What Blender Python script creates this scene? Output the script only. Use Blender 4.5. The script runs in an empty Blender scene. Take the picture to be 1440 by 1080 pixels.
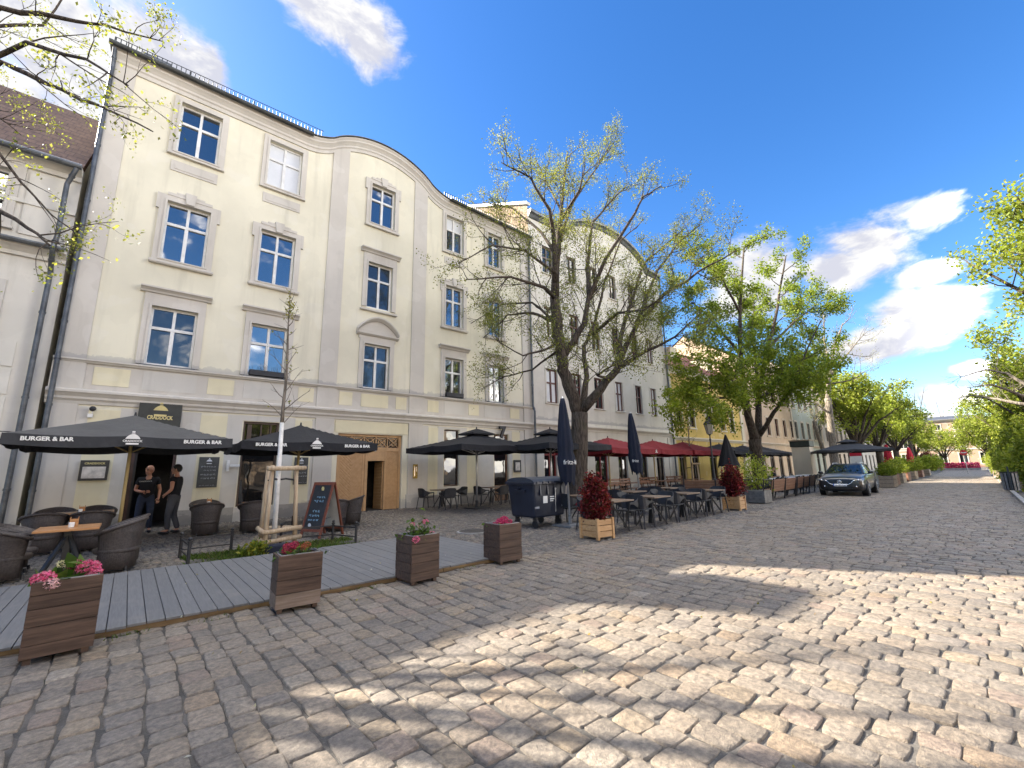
import bpy, math, random
import numpy as np
from mathutils import Vector, Matrix
random.seed(7); RNG = np.random.default_rng(7)
R = math.radians
sc = bpy.context.scene
COL = sc.collection
# ------------------------------------------------------------------ camera
YAW, PIT, ROL, FPX, EYE = R(41.0118), R(11.15398), R(-1.09829), 610.04, 1.5
_d = Vector((math.sin(YAW)*math.cos(PIT), math.cos(YAW)*math.cos(PIT), math.sin(PIT)))
_r0 = Vector((math.cos(YAW), -math.sin(YAW), 0)); _u0 = _r0.cross(_d)
_r = math.cos(ROL)*_r0 + math.sin(ROL)*_u0; _u = -math.sin(ROL)*_r0 + math.cos(ROL)*_u0
cam = bpy.data.objects.new('camera', bpy.data.cameras.new('camera')); COL.objects.link(cam)
cam.data.sensor_width = 36; cam.data.lens = FPX/1440*36
cam.data.clip_start = .05; cam.data.clip_end = 3000
cam.matrix_world = Matrix(((_r.x, _u.x, -_d.x, 0), (_r.y, _u.y, -_d.y, 0), (_r.z, _u.z, -_d.z, EYE), (0, 0, 0, 1)))
sc.camera = cam
def ray(x, y): return _r*((x-720)/FPX) - _u*((y-540)/FPX) + _d
def G(x, y, z=0.0):                      # where the sight line through a photo point meets height z
    v = ray(x, y); t = (z-EYE)/v.z; return Vector((v.x*t, v.y*t, z))
def D(x, dist, z=0.0):                   # ground point in the direction of photo column x, at a distance
    v = ray(x, 650); h = math.hypot(v.x, v.y); return Vector((v.x/h*dist, v.y/h*dist, z))
def FY(x, y, Y):
    v = ray(x, y); t = Y/v.y; return Vector((v.x*t, Y, EYE+v.z*t))
# ------------------------------------------------------------------ mesh helpers
class MB:
    def __init__(s): s.v = []; s.f = []; s.m = []
    def add(s, vs, fs, m=0):
        o = len(s.v); s.v += [tuple(p) for p in vs]
        for f in fs: s.f.append(tuple(i+o for i in f)); s.m.append(m)
        return s
    def box(s, x0, y0, z0, x1, y1, z1, m=0):
        s.add([(x0,y0,z0),(x1,y0,z0),(x1,y1,z0),(x0,y1,z0),(x0,y0,z1),(x1,y0,z1),(x1,y1,z1),(x0,y1,z1)],
              [(0,3,2,1),(4,5,6,7),(0,1,5,4),(1,2,6,5),(2,3,7,6),(3,0,4,7)], m); return s
    def obox(s, c, size, rot=(0,0,0), m=0, taper=1.0):
        M = Matrix.Translation(c) @ Matrix.Rotation(rot[2],4,'Z') @ Matrix.Rotation(rot[1],4,'Y') @ Matrix.Rotation(rot[0],4,'X')
        a, b, h = size[0]/2, size[1]/2, size[2]/2; t = taper
        P = [(-a,-b,-h),(a,-b,-h),(a,b,-h),(-a,b,-h),(-a*t,-b*t,h),(a*t,-b*t,h),(a*t,b*t,h),(-a*t,b*t,h)]
        s.add([M @ Vector(p) for p in P], [(0,3,2,1),(4,5,6,7),(0,1,5,4),(1,2,6,5),(2,3,7,6),(3,0,4,7)], m); return s
    def bar(s, a, b, w, h=None, m=0):    # square bar between two points
        a = Vector(a); b = Vector(b); h = h or w; d = (b-a)
        q = d.to_track_quat('Z', 'Y').to_matrix().to_4x4(); q.translation = (a+b)/2; L = d.length/2
        P = [(-w/2,-h/2,-L),(w/2,-h/2,-L),(w/2,h/2,-L),(-w/2,h/2,-L),(-w/2,-h/2,L),(w/2,-h/2,L),(w/2,h/2,L),(-w/2,h/2,L)]
        s.add([q @ Vector(p) for p in P], [(0,3,2,1),(4,5,6,7),(0,1,5,4),(1,2,6,5),(2,3,7,6),(3,0,4,7)], m); return s
    def tube(s, pts, rad, n=8, m=0, cap=True):
        pts = [Vector(p) for p in pts]; k = len(pts)
        if not hasattr(rad, '__len__'): rad = [rad]*k
        o = len(s.v); up = None
        for i, p in enumerate(pts):
            t = (pts[min(i+1,k-1)] - pts[max(i-1,0)])
            if t.length < 1e-9: t = Vector((0,0,1))
            t.normalize()
            if up is None: up = t.orthogonal().normalized()
            else:
                up = up - t*up.dot(t)
                if up.length < 1e-6: up = t.orthogonal()
                up.normalize()
            b = t.cross(up)
            for j in range(n):
                a = 2*math.pi*j/n; q = p + (up*math.cos(a) + b*math.sin(a))*rad[i]; s.v.append((q.x,q.y,q.z))
        for i in range(k-1):
            for j in range(n):
                s.f.append((o+i*n+j, o+i*n+(j+1)%n, o+(i+1)*n+(j+1)%n, o+(i+1)*n+j)); s.m.append(m)
        if cap:
            s.f.append(tuple(o+j for j in range(n-1,-1,-1))); s.m.append(m)
            s.f.append(tuple(o+(k-1)*n+j for j in range(n))); s.m.append(m)
        return s
    def cyl(s, a, b, r0, r1=None, n=12, m=0): return s.tube([a,b],[r0, r0 if r1 is None else r1],n,m)
    def lathe(s, prof, c=(0,0,0), n=16, m=0):
        o = len(s.v); k = len(prof)
        for r, z in prof:
            for j in range(n):
                a = 2*math.pi*j/n; s.v.append((c[0]+r*math.cos(a), c[1]+r*math.sin(a), c[2]+z))
        for i in range(k-1):
            for j in range(n):
                s.f.append((o+i*n+j, o+i*n+(j+1)%n, o+(i+1)*n+(j+1)%n, o+(i+1)*n+j)); s.m.append(m)
        s.f.append(tuple(o+j for j in range(n-1,-1,-1))); s.m.append(m)
        s.f.append(tuple(o+(k-1)*n+j for j in range(n))); s.m.append(m)
        return s
    def ball(s, c, r, n=8, k=5, m=0, sq=(1,1,1)):
        pr = [(math.sin(math.pi*i/k)*r if 0 < i < k else r*.02, -math.cos(math.pi*i/k)*r) for i in range(k+1)]
        o = len(s.v); s.lathe(pr, (0,0,0), n, m)
        for i in range(o, len(s.v)):
            p = s.v[i]; s.v[i] = (p[0]*sq[0]+c[0], p[1]*sq[1]+c[1], p[2]*sq[2]+c[2])
        return s
    def prism(s, poly, y0, y1, m=0):     # polygon in x,z extruded in y
        n = len(poly)
        s.add([(x,y0,z) for x,z in poly]+[(x,y1,z) for x,z in poly],
              [tuple(range(n)), tuple(range(2*n-1,n-1,-1))]+[(i,n+i,n+(i+1)%n,(i+1)%n) for i in range(n)], m); return s
    def sweep(s, path, prof, m=0):       # profile (out, up) moved along a path of (x, z) in front of a plane y
        o = len(s.v); k = len(prof)
        for x, y, z in path:
            for a, b in prof: s.v.append((x, y-a, z+b))
        for i in range(len(path)-1):
            for j in range(k-1):
                s.f.append((o+i*k+j, o+(i+1)*k+j, o+(i+1)*k+j+1, o+i*k+j+1)); s.m.append(m)
        s.f.append(tuple(o+j for j in range(k))); s.m.append(m)
        s.f.append(tuple(o+(len(path)-1)*k+j for j in range(k-1,-1,-1))); s.m.append(m)
        return s
    def wall(s, x0, x1, z0, z1, Y, holes, depth=.16, m=0, mr=None):   # wall sheet facing -y with recessed openings
        mr = m if mr is None else mr
        xs = sorted({x0,x1,*[min(max(h[i],x0),x1) for h in holes for i in (0,1)]}); zs = sorted({z0,z1,*[min(max(h[i],z0),z1) for h in holes for i in (2,3)]})
        for i in range(len(xs)-1):
            for j in range(len(zs)-1):
                cx, cz = (xs[i]+xs[i+1])/2, (zs[j]+zs[j+1])/2
                if any(h[0] < cx < h[1] and h[2] < cz < h[3] for h in holes): continue
                s.add([(xs[i],Y,zs[j]),(xs[i+1],Y,zs[j]),(xs[i+1],Y,zs[j+1]),(xs[i],Y,zs[j+1])], [(0,1,2,3)], m)
        for a,b,c,d in holes:
            e = Y+depth
            s.add([(a,Y,c),(b,Y,c),(b,Y,d),(a,Y,d),(a,e,c),(b,e,c),(b,e,d),(a,e,d)], [(0,4,7,3),(1,2,6,5),(3,7,6,2),(0,1,5,4)], mr)
        return s
    def build(s, name, mats, parent=None, smooth=False, world=False, loc=None, rz=0, bevel=0):
        me = bpy.data.meshes.new(name); me.from_pydata(s.v, [], s.f)
        if not isinstance(mats, (list,tuple)): mats = [mats]
        for q in mats: me.materials.append(q)
        me.polygons.foreach_set('material_index', s.m)
        if smooth: me.polygons.foreach_set('use_smooth', [True]*len(s.f))
        me.update()
        return link(me, name, parent, world, loc, rz, bevel)
def link(me, name, parent=None, world=False, loc=None, rz=0, bevel=0):
    o = bpy.data.objects.new(name, me); COL.objects.link(o)
    if parent:
        o.parent = parent
        if world: o.location = -parent.location
    if loc is not None: o.location = loc
    if rz: o.rotation_euler.z = rz
    if bevel:
        b = o.modifiers.new('bevel','BEVEL'); b.width = bevel; b.segments = 2; b.limit_method = 'ANGLE'
    return o
def tag(o, label=None, cat=None, group=None, kind=None):
    if label: o['label'] = label
    if cat: o['category'] = cat
    if group: o['group'] = group
    if kind: o['kind'] = kind
    return o
def empty(name, loc, label, cat, group=None, rz=0):
    o = bpy.data.objects.new(name, None); COL.objects.link(o); o.location = loc; o.rotation_euler.z = rz
    o.empty_display_size = .2
    return tag(o, label, cat, group)
KIDS = {}
def copy_tree(o, parent=None, loc=None, rz=None, label=None, group=None):
    c = o.copy(); COL.objects.link(c)
    if parent: c.parent = parent
    else:
        if loc is not None: c.location = loc
        if rz is not None: c.rotation_euler.z = rz
        if label: c['label'] = label
        if group: c['group'] = group
    for ch in list(o.children): copy_tree(ch, c)
    return c
def lettering(txt, size, mat, parent, name='lettering', loc=(0,0,0), rot=(0,0,0), depth=.004, bold=.0, width=None):
    cu = bpy.data.curves.new('tmp','FONT'); cu.body = txt; cu.size = size; cu.extrude = depth; cu.offset = bold
    cu.align_x = 'CENTER'; cu.align_y = 'CENTER'; cu.resolution_u = 3
    t = bpy.data.objects.new('tmp', cu); COL.objects.link(t)
    bpy.context.view_layer.update()
    me = bpy.data.meshes.new_from_object(t.evaluated_get(bpy.context.evaluated_depsgraph_get()))
    bpy.data.objects.remove(t); me.materials.clear(); me.materials.append(mat)
    if width and len(me.vertices):
        n = len(me.vertices); co = np.empty(n*3,'f'); me.vertices.foreach_get('co',co); co = co.reshape(-1,3)
        co[:,0] *= width/(np.ptp(co[:,0])+1e-6); me.vertices.foreach_set('co',co.ravel())
    o = link(me, name, parent); o.location = loc; o.rotation_euler = rot
    return o
# ------------------------------------------------------------------ materials
def lin(c):                              # sRGB 0..255 to linear
    return tuple((x/255/12.92 if x <= 10 else ((x/255+.055)/1.055)**2.4) for x in c)
class NT:
    def __init__(s, nt): s.nt = nt
    def n(s, t, **kw):
        q = s.nt.nodes.new(t)
        for k, v in kw.items():
            if k.startswith('_'): setattr(q, k[1:], v)
            else:
                key = int(k[1:]) if k[0] == 'i' and k[1:].isdigit() else k.replace('__',' ')
                if hasattr(v, 'is_output') or hasattr(v,'links'): s.nt.links.new(v, q.inputs[key])
                else: q.inputs[key].default_value = v
        return q
    def math(s, op, a, b=0.0, c=None, clamp=False):
        q = s.nt.nodes.new('ShaderNodeMath'); q.operation = op; q.use_clamp = clamp
        for i, v in enumerate((a,b) if c is None else (a,b,c)):
            if hasattr(v,'links'): s.nt.links.new(v, q.inputs[i])
            else: q.inputs[i].default_value = v
        return q.outputs[0]
    def vm(s, op, a, b=None):
        q = s.nt.nodes.new('ShaderNodeVectorMath'); q.operation = op
        for i, v in enumerate((a,b)):
            if v is None: continue
            if hasattr(v,'links'): s.nt.links.new(v, q.inputs[i])
            else: q.inputs[i].default_value = v
        return q.outputs['Value'] if op in ('DOT_PRODUCT','LENGTH') else q.outputs[0]
    def mix(s, f, a, b, mode='MIX'):
        q = s.nt.nodes.new('ShaderNodeMix'); q.data_type = 'RGBA'; q.blend_type = mode
        for k, v in ((0,f),(6,a),(7,b)):
            if hasattr(v,'links'): s.nt.links.new(v, q.inputs[k])
            else: q.inputs[k].default_value = (tuple(v)+(1,))[:4] if k else v
        return q.outputs[2]
    def ss(s, v, lo, hi, a=0.0, b=1.0):
        q = s.n('ShaderNodeMapRange', _interpolation_type='SMOOTHSTEP'); 
        s.nt.links.new(v, q.inputs[0]); q.inputs[1].default_value = lo; q.inputs[2].default_value = hi
        q.inputs[3].default_value = a; q.inputs[4].default_value = b
        return q.outputs[0]
    def noise(s, vec, scale, detail=4, rough=.55, out=0):
        q = s.n('ShaderNodeTexNoise', Scale=scale, Detail=detail, Roughness=rough)
        s.nt.links.new(vec, q.inputs['Vector']); return q.outputs[out]
    def bump(s, h, strength, dist=.01):
        q = s.n('ShaderNodeBump', Strength=strength, Distance=dist); s.nt.links.new(h, q.inputs['Height']); return q.outputs[0]
def newmat(name):
    m = bpy.data.materials.new(name); m.use_nodes = True
    t = NT(m.node_tree); b = m.node_tree.nodes['Principled BSDF']
    return m, t, b
MC = {}
def mat(name, col, rough=.7, var=.18, scale=6, bump=0, bscale=40, metal=0, spec=.5, stretch=None, col2=None, fine=.5, dist=.01):
    if name in MC: return MC[name]
    m, t, b = newmat(name)
    co = t.n('ShaderNodeTexCoord').outputs['Object']
    if stretch: co = t.vm('MULTIPLY', co, stretch)
    n1 = t.noise(co, scale, 5); n2 = t.noise(co, scale*9, 3)
    f = t.math('ADD', t.math('MULTIPLY', n1, 1-fine*.5), t.math('MULTIPLY', n2, fine*.5))
    f = t.ss(f, .32, .68)
    c2 = col2 if col2 else tuple(x*(1-var*1.6) for x in col)
    c1 = col if col2 else tuple(min(1, x*(1+var*.4)) for x in col)
    t.nt.links.new(t.mix(f, c2, c1), b.inputs['Base Color'])
    t.nt.links.new(t.math('ADD', t.math('MULTIPLY', n2, .16), rough-.08), b.inputs['Roughness'])
    b.inputs['Metallic'].default_value = metal; b.inputs['Specular IOR Level'].default_value = spec
    if bump: t.nt.links.new(t.bump(t.noise(co, bscale, 4), bump, dist), b.inputs['Normal'])
    MC[name] = m; return m
def plaster(name, col, stain=(.30,.29,.27), zb=0.0, amt=.5, dirt=None):
    if name in MC: return MC[name]
    m, t, b = newmat(name)
    co = t.n('ShaderNodeNewGeometry').outputs['Position']
    n1 = t.noise(co, .45, 5); n2 = t.noise(co, 3.2, 6, .65)
    sv = t.vm('MULTIPLY', co, (2.4,2.4,.22)); streak = t.noise(sv, 1.0, 5, .6)
    c = t.mix(t.ss(n1,.3,.7), tuple(x*.87 for x in col), col)
    c = t.mix(t.math('MULTIPLY', t.ss(streak,.5,.76), .42), c, tuple(x*.62 for x in col))
    c = t.mix(t.math('MULTIPLY', t.ss(n2,.58,.78), .22*amt*2), c, stain)
    n6 = t.noise(co, .75, 3, .45); c = t.mix(t.math('MULTIPLY', t.ss(n6,.535,.55), .13), c, tuple(x*.72 for x in col)); c = t.mix(t.math('MULTIPLY', t.ss(t.noise(co, 1.1, 2, .4),.60,.612), .12), c, (.75,.73,.68))   # old touched-up patches
    z = t.n('ShaderNodeSeparateXYZ'); t.nt.links.new(co, z.inputs[0]); z = z.outputs[2]
    # worn, damp plaster just above the ledge at zb and at the ground
    for lvl, h in ((zb, .42), (0.0, .9)):
        up = t.math('MULTIPLY', t.ss(z, lvl-.02, lvl+.01), t.ss(z, lvl, lvl+h, 1.0, 0.0))
        k = t.ss(t.math('ADD', t.noise(co, 1.7, 6, .7), t.math('MULTIPLY', up, .42)), .74, .8)
        c = t.mix(t.math('MULTIPLY', t.math('MULTIPLY', k, up, clamp=True), .85), c, stain)
    t.nt.links.new(c, b.inputs['Base Color']); b.inputs['Roughness'].default_value = .9; b.inputs['Specular IOR Level'].default_value = .2
    bp = t.math('ADD', t.noise(co, 60, 4), t.math('MULTIPLY', n2, 1.5))
    t.nt.links.new(t.bump(bp, .25, .008), b.inputs['Normal'])
    MC[name] = m; return m
def glassmat(name, base=(.012,.016,.02), rough=.03, ior=1.9, wav=.02):
    if name in MC: return MC[name]
    m, t, b = newmat(name)
    co = t.n('ShaderNodeTexCoord').outputs['Object']
    b.inputs['Base Color'].default_value = (*base,1); b.inputs['Roughness'].default_value = rough; b.inputs['IOR'].default_value = ior
    t.nt.links.new(t.bump(t.noise(co, 1.1, 2), wav, .2), b.inputs['Normal'])
    MC[name] = m; return m
def wood(name, a, b2, scale=1.0, axis='x', rough=.6, bump=.25, grain=14):
    if name in MC: return MC[name]
    m, t, b = newmat(name)
    co = t.n('ShaderNodeTexCoord').outputs['Object']
    st = {'x':(1,grain,grain),'y':(grain,1,grain),'z':(grain,grain,1)}[axis]
    v = t.vm('MULTIPLY', co, tuple(q*scale for q in st))
    n1 = t.noise(v, 2.0, 6, .65); n2 = t.noise(co, 3.0, 4)
    oi = t.n('ShaderNodeObjectInfo').outputs['Random']
    f = t.math('ADD', t.ss(n1,.3,.72), t.math('MULTIPLY', t.math('SUBTRACT', n2, .5), .7), clamp=True)
    c = t.mix(f, a, b2)
    c = t.mix(t.math('MULTIPLY', oi, .25), c, tuple(x*.6 for x in a))
    t.nt.links.new(c, b.inputs['Base Color']); b.inputs['Roughness'].default_value = rough; b.inputs['Specular IOR Level'].default_value = .35
    t.nt.links.new(t.bump(n1, bump, .006), b.inputs['Normal'])
    MC[name] = m; return m
def leafmat(name, rough=.5, trans=.45, spec=.3):
    if name in MC: return MC[name]
    m, t, b = newmat(name)
    a = t.n('ShaderNodeVertexColor', _layer_name='Col').outputs[0]
    t.nt.links.new(a, b.inputs['Base Color']); b.inputs['Roughness'].default_value = rough; b.inputs['Specular IOR Level'].default_value = spec
    tr = t.n('ShaderNodeBsdfTranslucent'); t.nt.links.new(t.mix(1.0, a, (1.0,1.0,.55), 'MULTIPLY'), tr.inputs[0])
    mx = t.n('ShaderNodeMixShader', Fac=trans); t.nt.links.new(b.outputs[0], mx.inputs[1]); t.nt.links.new(tr.outputs[0], mx.inputs[2])
    t.nt.links.new(mx.outputs[0], m.node_tree.nodes['Material Output'].inputs[0])
    MC[name] = m; return m
def npmesh(name, V, F, mats, colors=None, smooth=False, parent=None, world=False, mi=None):
    me = bpy.data.meshes.new(name); V = np.asarray(V,'f'); F = np.asarray(F,'i'); n, k = F.shape
    me.vertices.add(len(V)); me.vertices.foreach_set('co', V.ravel())
    me.loops.add(n*k); me.loops.foreach_set('vertex_index', F.ravel())
    me.polygons.add(n); me.polygons.foreach_set('loop_start', np.arange(0,n*k,k,dtype='i'))
    if smooth: me.polygons.foreach_set('use_smooth', np.ones(n,bool))
    if mi is not None: me.polygons.foreach_set('material_index', np.asarray(mi,'i'))
    me.update(calc_edges=True)
    if not isinstance(mats,(list,tuple)): mats = [mats]
    for q in mats: me.materials.append(q)
    if colors is not None:
        at = me.color_attributes.new('Col','FLOAT_COLOR','POINT')
        c = np.ones((len(V),4),'f'); c[:,:3] = colors; at.data.foreach_set('color', c.ravel())
    return link(me, name, parent, world)
# ================================================================== light and sky
SUN_AZ, SUN_EL = R(-33.0), R(35.5)
SUN = Vector((math.sin(SUN_AZ)*math.cos(SUN_EL), math.cos(SUN_AZ)*math.cos(SUN_EL), math.sin(SUN_EL)))
ld = bpy.data.lights.new('sun','SUN'); ld.energy = 2.6; ld.angle = R(.5); ld.color = (1.0,.90,.76)
lo = bpy.data.objects.new('sun', ld); COL.objects.link(lo); lo.rotation_euler = (-SUN).to_track_quat('-Z','Y').to_euler(); lo.location = (0,0,60)
w = bpy.data.worlds.new('World'); sc.world = w; w.use_nodes = True
t = NT(w.node_tree); bg = w.node_tree.nodes['Background']
sky = t.n('ShaderNodeTexSky', _sky_type='NISHITA'); sky.sun_disc = False; sky.sun_elevation = SUN_EL; sky.sun_rotation = SUN_AZ
sky.altitude = 50; sky.air_density = 1.0; sky.dust_density = .35; sky.ozone_density = 2.2
hs = t.n('ShaderNodeHueSaturation', Hue=.508, Saturation=1.32, Value=.76); t.nt.links.new(sky.outputs[0], hs.inputs['Color'])
dirv = t.n('ShaderNodeTexCoord').outputs['Generated']
dirv = t.vm('NORMALIZE', dirv)
def cloud(px, py, wx, wy, ang):
    c = ray(px,py).normalized(); a = math.radians(ang)
    e = ray(px+math.cos(a)*wx, py+math.sin(a)*wx).normalized()-c; g = ray(px-math.sin(a)*wy, py+math.cos(a)*wy).normalized()-c
    qa = t.math('MULTIPLY', t.vm('DOT_PRODUCT', t.vm('SUBTRACT', dirv, tuple(c)), tuple(e.normalized())), 1/e.length)
    qb = t.math('MULTIPLY', t.vm('DOT_PRODUCT', t.vm('SUBTRACT', dirv, tuple(c)), tuple(g.normalized())), 1/g.length)
    front = t.math('GREATER_THAN', t.vm('DOT_PRODUCT', dirv, tuple(c)), 0.2)
    r = t.math('SQRT', t.math('ADD', t.math('MULTIPLY',qa,qa), t.math('MULTIPLY',qb,qb)))
    return t.math('SUBTRACT', t.math('SUBTRACT', 1.0, r), t.math('MULTIPLY', t.math('SUBTRACT', 1.0, front), 9.0)), qb
CL = [(1225,340,128,58,-20),(1180,375,85,45,-10),(1305,305,75,34,-15),(1300,440,105,40,-14),(1240,485,105,34,-10),(1310,378,62,16,-10),(1310,385,60,18,-12),(450,0,135,68,20),(505,45,72,46,55),(70,60,160,130,15),(225,68,125,66,28),(285,92,70,38,40),(300,92,50,30,40),(20,130,70,45,0),
      (1330,560,75,22,-6),(1300,592,110,20,-4),(1385,520,60,18,0),(1010,560,60,60,0),(1060,400,90,70,0)]
M_, S_ = None, None
for q in CL:
    e, qb = cloud(*q)
    M_ = e if M_ is None else t.math('MAXIMUM', M_, e)
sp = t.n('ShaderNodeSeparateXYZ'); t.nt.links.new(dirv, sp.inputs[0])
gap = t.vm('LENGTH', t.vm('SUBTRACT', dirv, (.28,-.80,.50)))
back = t.math('ADD', t.math('MULTIPLY', t.ss(sp.outputs[1], -.6, -.32, 1, -.6), t.ss(gap, .34, .6)), -.15)  # added clouds behind the camera, unseen, as fill light for the facade
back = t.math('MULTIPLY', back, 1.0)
over = t.math('SUBTRACT', t.ss(sp.outputs[2], .85, .95, -.6, 1.25), .75)  # added clouds above the frame, more fill for street and facade
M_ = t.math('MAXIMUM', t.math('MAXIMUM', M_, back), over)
nv = t.vm('MULTIPLY', dirv, (1.0,1.0,1.9))
wv = t.vm('ADD', nv, t.vm('MULTIPLY', t.vm('SUBTRACT', t.noise(nv, 5, 3, .5, 1), (.5,.5,.5)), (.12,.12,.12)))
n1 = t.noise(wv, 7.0, 10, .62); n2 = t.noise(t.vm('ADD', wv, tuple(SUN*.035)), 7.0, 6, .58)
dens = t.math('ADD', t.math('MULTIPLY', t.math('MAXIMUM', M_, -2.0), 1.5), t.math('MULTIPLY', t.math('SUBTRACT', n1, .5), 3.1))
cover = t.ss(dens, .02, .8)
lit = t.ss(t.math('ADD', t.math('MULTIPLY', t.math('SUBTRACT', n1, n2), 5.5), t.math('MULTIPLY', t.math('MINIMUM', dens, 1.0), -.16)), -.62, .28)
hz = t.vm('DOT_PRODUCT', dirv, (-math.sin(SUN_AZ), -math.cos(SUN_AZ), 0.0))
front = t.ss(t.math('MAXIMUM', hz, t.ss(sp.outputs[2], .8, .92, 0, .64)), .42, .80, .74, 9.0)   # added clouds behind and overhead are brightened to fill the shaded facade
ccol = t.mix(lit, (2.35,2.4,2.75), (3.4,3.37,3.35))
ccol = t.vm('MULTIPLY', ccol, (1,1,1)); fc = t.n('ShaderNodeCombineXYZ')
for i_, (ga, of) in enumerate(((1.0,0.0),(.945,.04),(.82,.13))): t.nt.links.new(t.math('ADD', t.math('MULTIPLY', front, ga), of), fc.inputs[i_])   # and tinted warm, so the added fill is less blue
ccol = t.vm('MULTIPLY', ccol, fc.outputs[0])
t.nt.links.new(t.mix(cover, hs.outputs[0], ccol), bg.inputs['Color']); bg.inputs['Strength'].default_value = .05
sc.view_settings.view_transform = 'Standard'; sc.view_settings.look = 'None'; sc.view_settings.gamma = 1; sc.view_settings.exposure = 3.06
sc.cycles.max_bounces = 6; sc.cycles.transparent_max_bounces = 8; sc.cycles.use_denoising = True
# ================================================================== ground
def stonemat(name, dark=1.0):
    m, t, b = newmat(name)
    co = t.n('ShaderNodeNewGeometry').outputs['Position']
    a = t.n('ShaderNodeVertexColor', _layer_name='Col').outputs[0]
    n1 = t.noise(co, 26, 6, .65); n2 = t.noise(co, 5, 5, .6); n3 = t.noise(co, 140, 3); n4 = t.noise(co, .5, 4); n5 = t.noise(co, 330, 2)
    c = t.mix(t.ss(n1,.3,.75), t.mix(1.0, a, (.50,.49,.48), 'MULTIPLY'), t.mix(1.0, a, (1.16,1.12,1.05), 'MULTIPLY'))
    c = t.mix(t.math('MULTIPLY', t.ss(n3,.6,.85), .3), c, (.36,.34,.31))
    c = t.mix(t.math('MULTIPLY', t.ss(n4,.5,.75), .3), c, t.mix(1.0, c, (.55,.54,.53), 'MULTIPLY'))
    c = t.mix(t.ss(n5,.5,.7,0,.7), c, t.mix(1.0, c, (.45,.44,.43), 'MULTIPLY')); c = t.mix(t.ss(n2,.55,.75,0,.35), c, t.mix(1.0, c, (.6,.58,.55), 'MULTIPLY'))
    t.nt.links.new(c, b.inputs['Base Color'])
    t.nt.links.new(t.ss(n2,.2,.8,.42,.72), b.inputs['Roughness']); b.inputs['Specular IOR Level'].default_value = .5
    h = t.math('ADD', t.math('MULTIPLY', n1, 1.0), t.math('ADD', t.math('MULTIPLY', n3, .5), t.math('MULTIPLY', n5, .25)))
    t.nt.links.new(t.bump(h, 1.0, .018), b.inputs['Normal'])
    return m
def stones(name, rows, mats, height, gridn, jit, pal, seedv, parent=None):
    """rows: list of (cx, cy, half-x, half-y, rot) stones as one array -> domed stones"""
    rg = np.random.default_rng(seedv); S = np.asarray(rows,'f'); n = len(S)
    g = np.array([-1,-.965,-.9,-.4,.4,.9,.965,1.0] if gridn == 6 else [-1,-.72,.72,1.0]); k = len(g)
    u, v = np.meshgrid(g, g, indexing='ij'); u = u.ravel(); v = v.ravel()
    # rounded-square outline
    mx = np.maximum(abs(u),abs(v)); r = np.hypot(u,v)+1e-6; lim = 1-.075*(np.minimum(abs(u),abs(v))/np.maximum(mx,1e-6))**3*mx**2
    uu = u*lim; vv = v*lim
    cj = rg.uniform(-jit,jit,(n,4,2))
    wts = np.stack([(1-u)*(1-v),(1+u)*(1-v),(1+u)*(1+v),(1-u)*(1+v)],1)/4
    off = np.einsum('pc,ncd->npd', wts, cj)
    dome = np.where(mx > .99, -3.4, np.where(mx > .95, -.42, np.where(mx > .8, -.12, 0.0))) if gridn == 6 else np.where(mx > .9, -2.4, 0.0)
    tilt = rg.uniform(-.35,.35,(n,2)); hz = rg.uniform(-.35,.35,n)
    wob = rg.uniform(-.2,.2,(n,len(u)))
    X = S[:,0:1] + uu*S[:,2:3] + off[:,:,0]; Y = S[:,1:2] + vv*S[:,3:4] + off[:,:,1]
    Z = height*(dome + hz[:,None] + tilt[:,:1]*u + tilt[:,1:]*v + wob*(mx<.99))
    V = np.stack([X,Y,Z],2).reshape(-1,3)
    q = np.array([(i*k+j,(i+1)*k+j,(i+1)*k+j+1,i*k+j+1) for i in range(k-1) for j in range(k-1)])
    F = (q[None]+ (np.arange(n)*k*k)[:,None,None]).reshape(-1,4)
    P = np.array(pal); c = P[rg.choice(len(P), n, p=np.array([p_[3] for p_ in pal])/sum(p_[3] for p_ in pal)),:3]*rg.uniform(.87,1.13,(n,1))
    C = np.repeat(c, k*k, axis=0)
    return npmesh(name, V, F, mats, C, True, parent)
# soil and sand between the stones: one sheet out to the horizon
m, t, b = newmat('sand_and_soil')
co = t.n('ShaderNodeNewGeometry').outputs['Position']
n1 = t.noise(co, 3, 6); n2 = t.noise(co, 90, 3); n3 = t.noise(co, 1.3, 5, .7)
c = t.mix(t.ss(n1,.35,.7), (.045,.042,.038), (.11,.10,.088)); c = t.mix(t.math('MULTIPLY', t.ss(n2,.5,.7), .35), c, (.2,.19,.17))
c = t.mix(t.math('MULTIPLY', t.ss(n3,.6,.72), .5), c, (.05,.075,.02))
t.nt.links.new(c, b.inputs['Base Color']); b.inputs['Roughness'].default_value = .95
t.nt.links.new(t.bump(n2, .6, .01), b.inputs['Normal'])
soil = m
MB().add([(-900,-900,-.016),(900,-900,-.016),(900,900,-.016),(-900,900,-.016)],[(0,1,2,3)]).build('ground', soil)['kind'] = 'structure'
PAL = [(.285,.245,.20,6),(.255,.225,.19,5),(.30,.252,.20,3.6),(.31,.255,.19,1.6),(.225,.20,.175,2.4),(.305,.245,.20,1.2),(.325,.287,.24,1.2),(.30,.235,.17,.5)]
cob = stonemat('cobble_stone')
rows = []; x = -2.2; i = 0
def curb(x): return 6.0 if x < 60 else 6.0+(x-60)*.02
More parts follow.
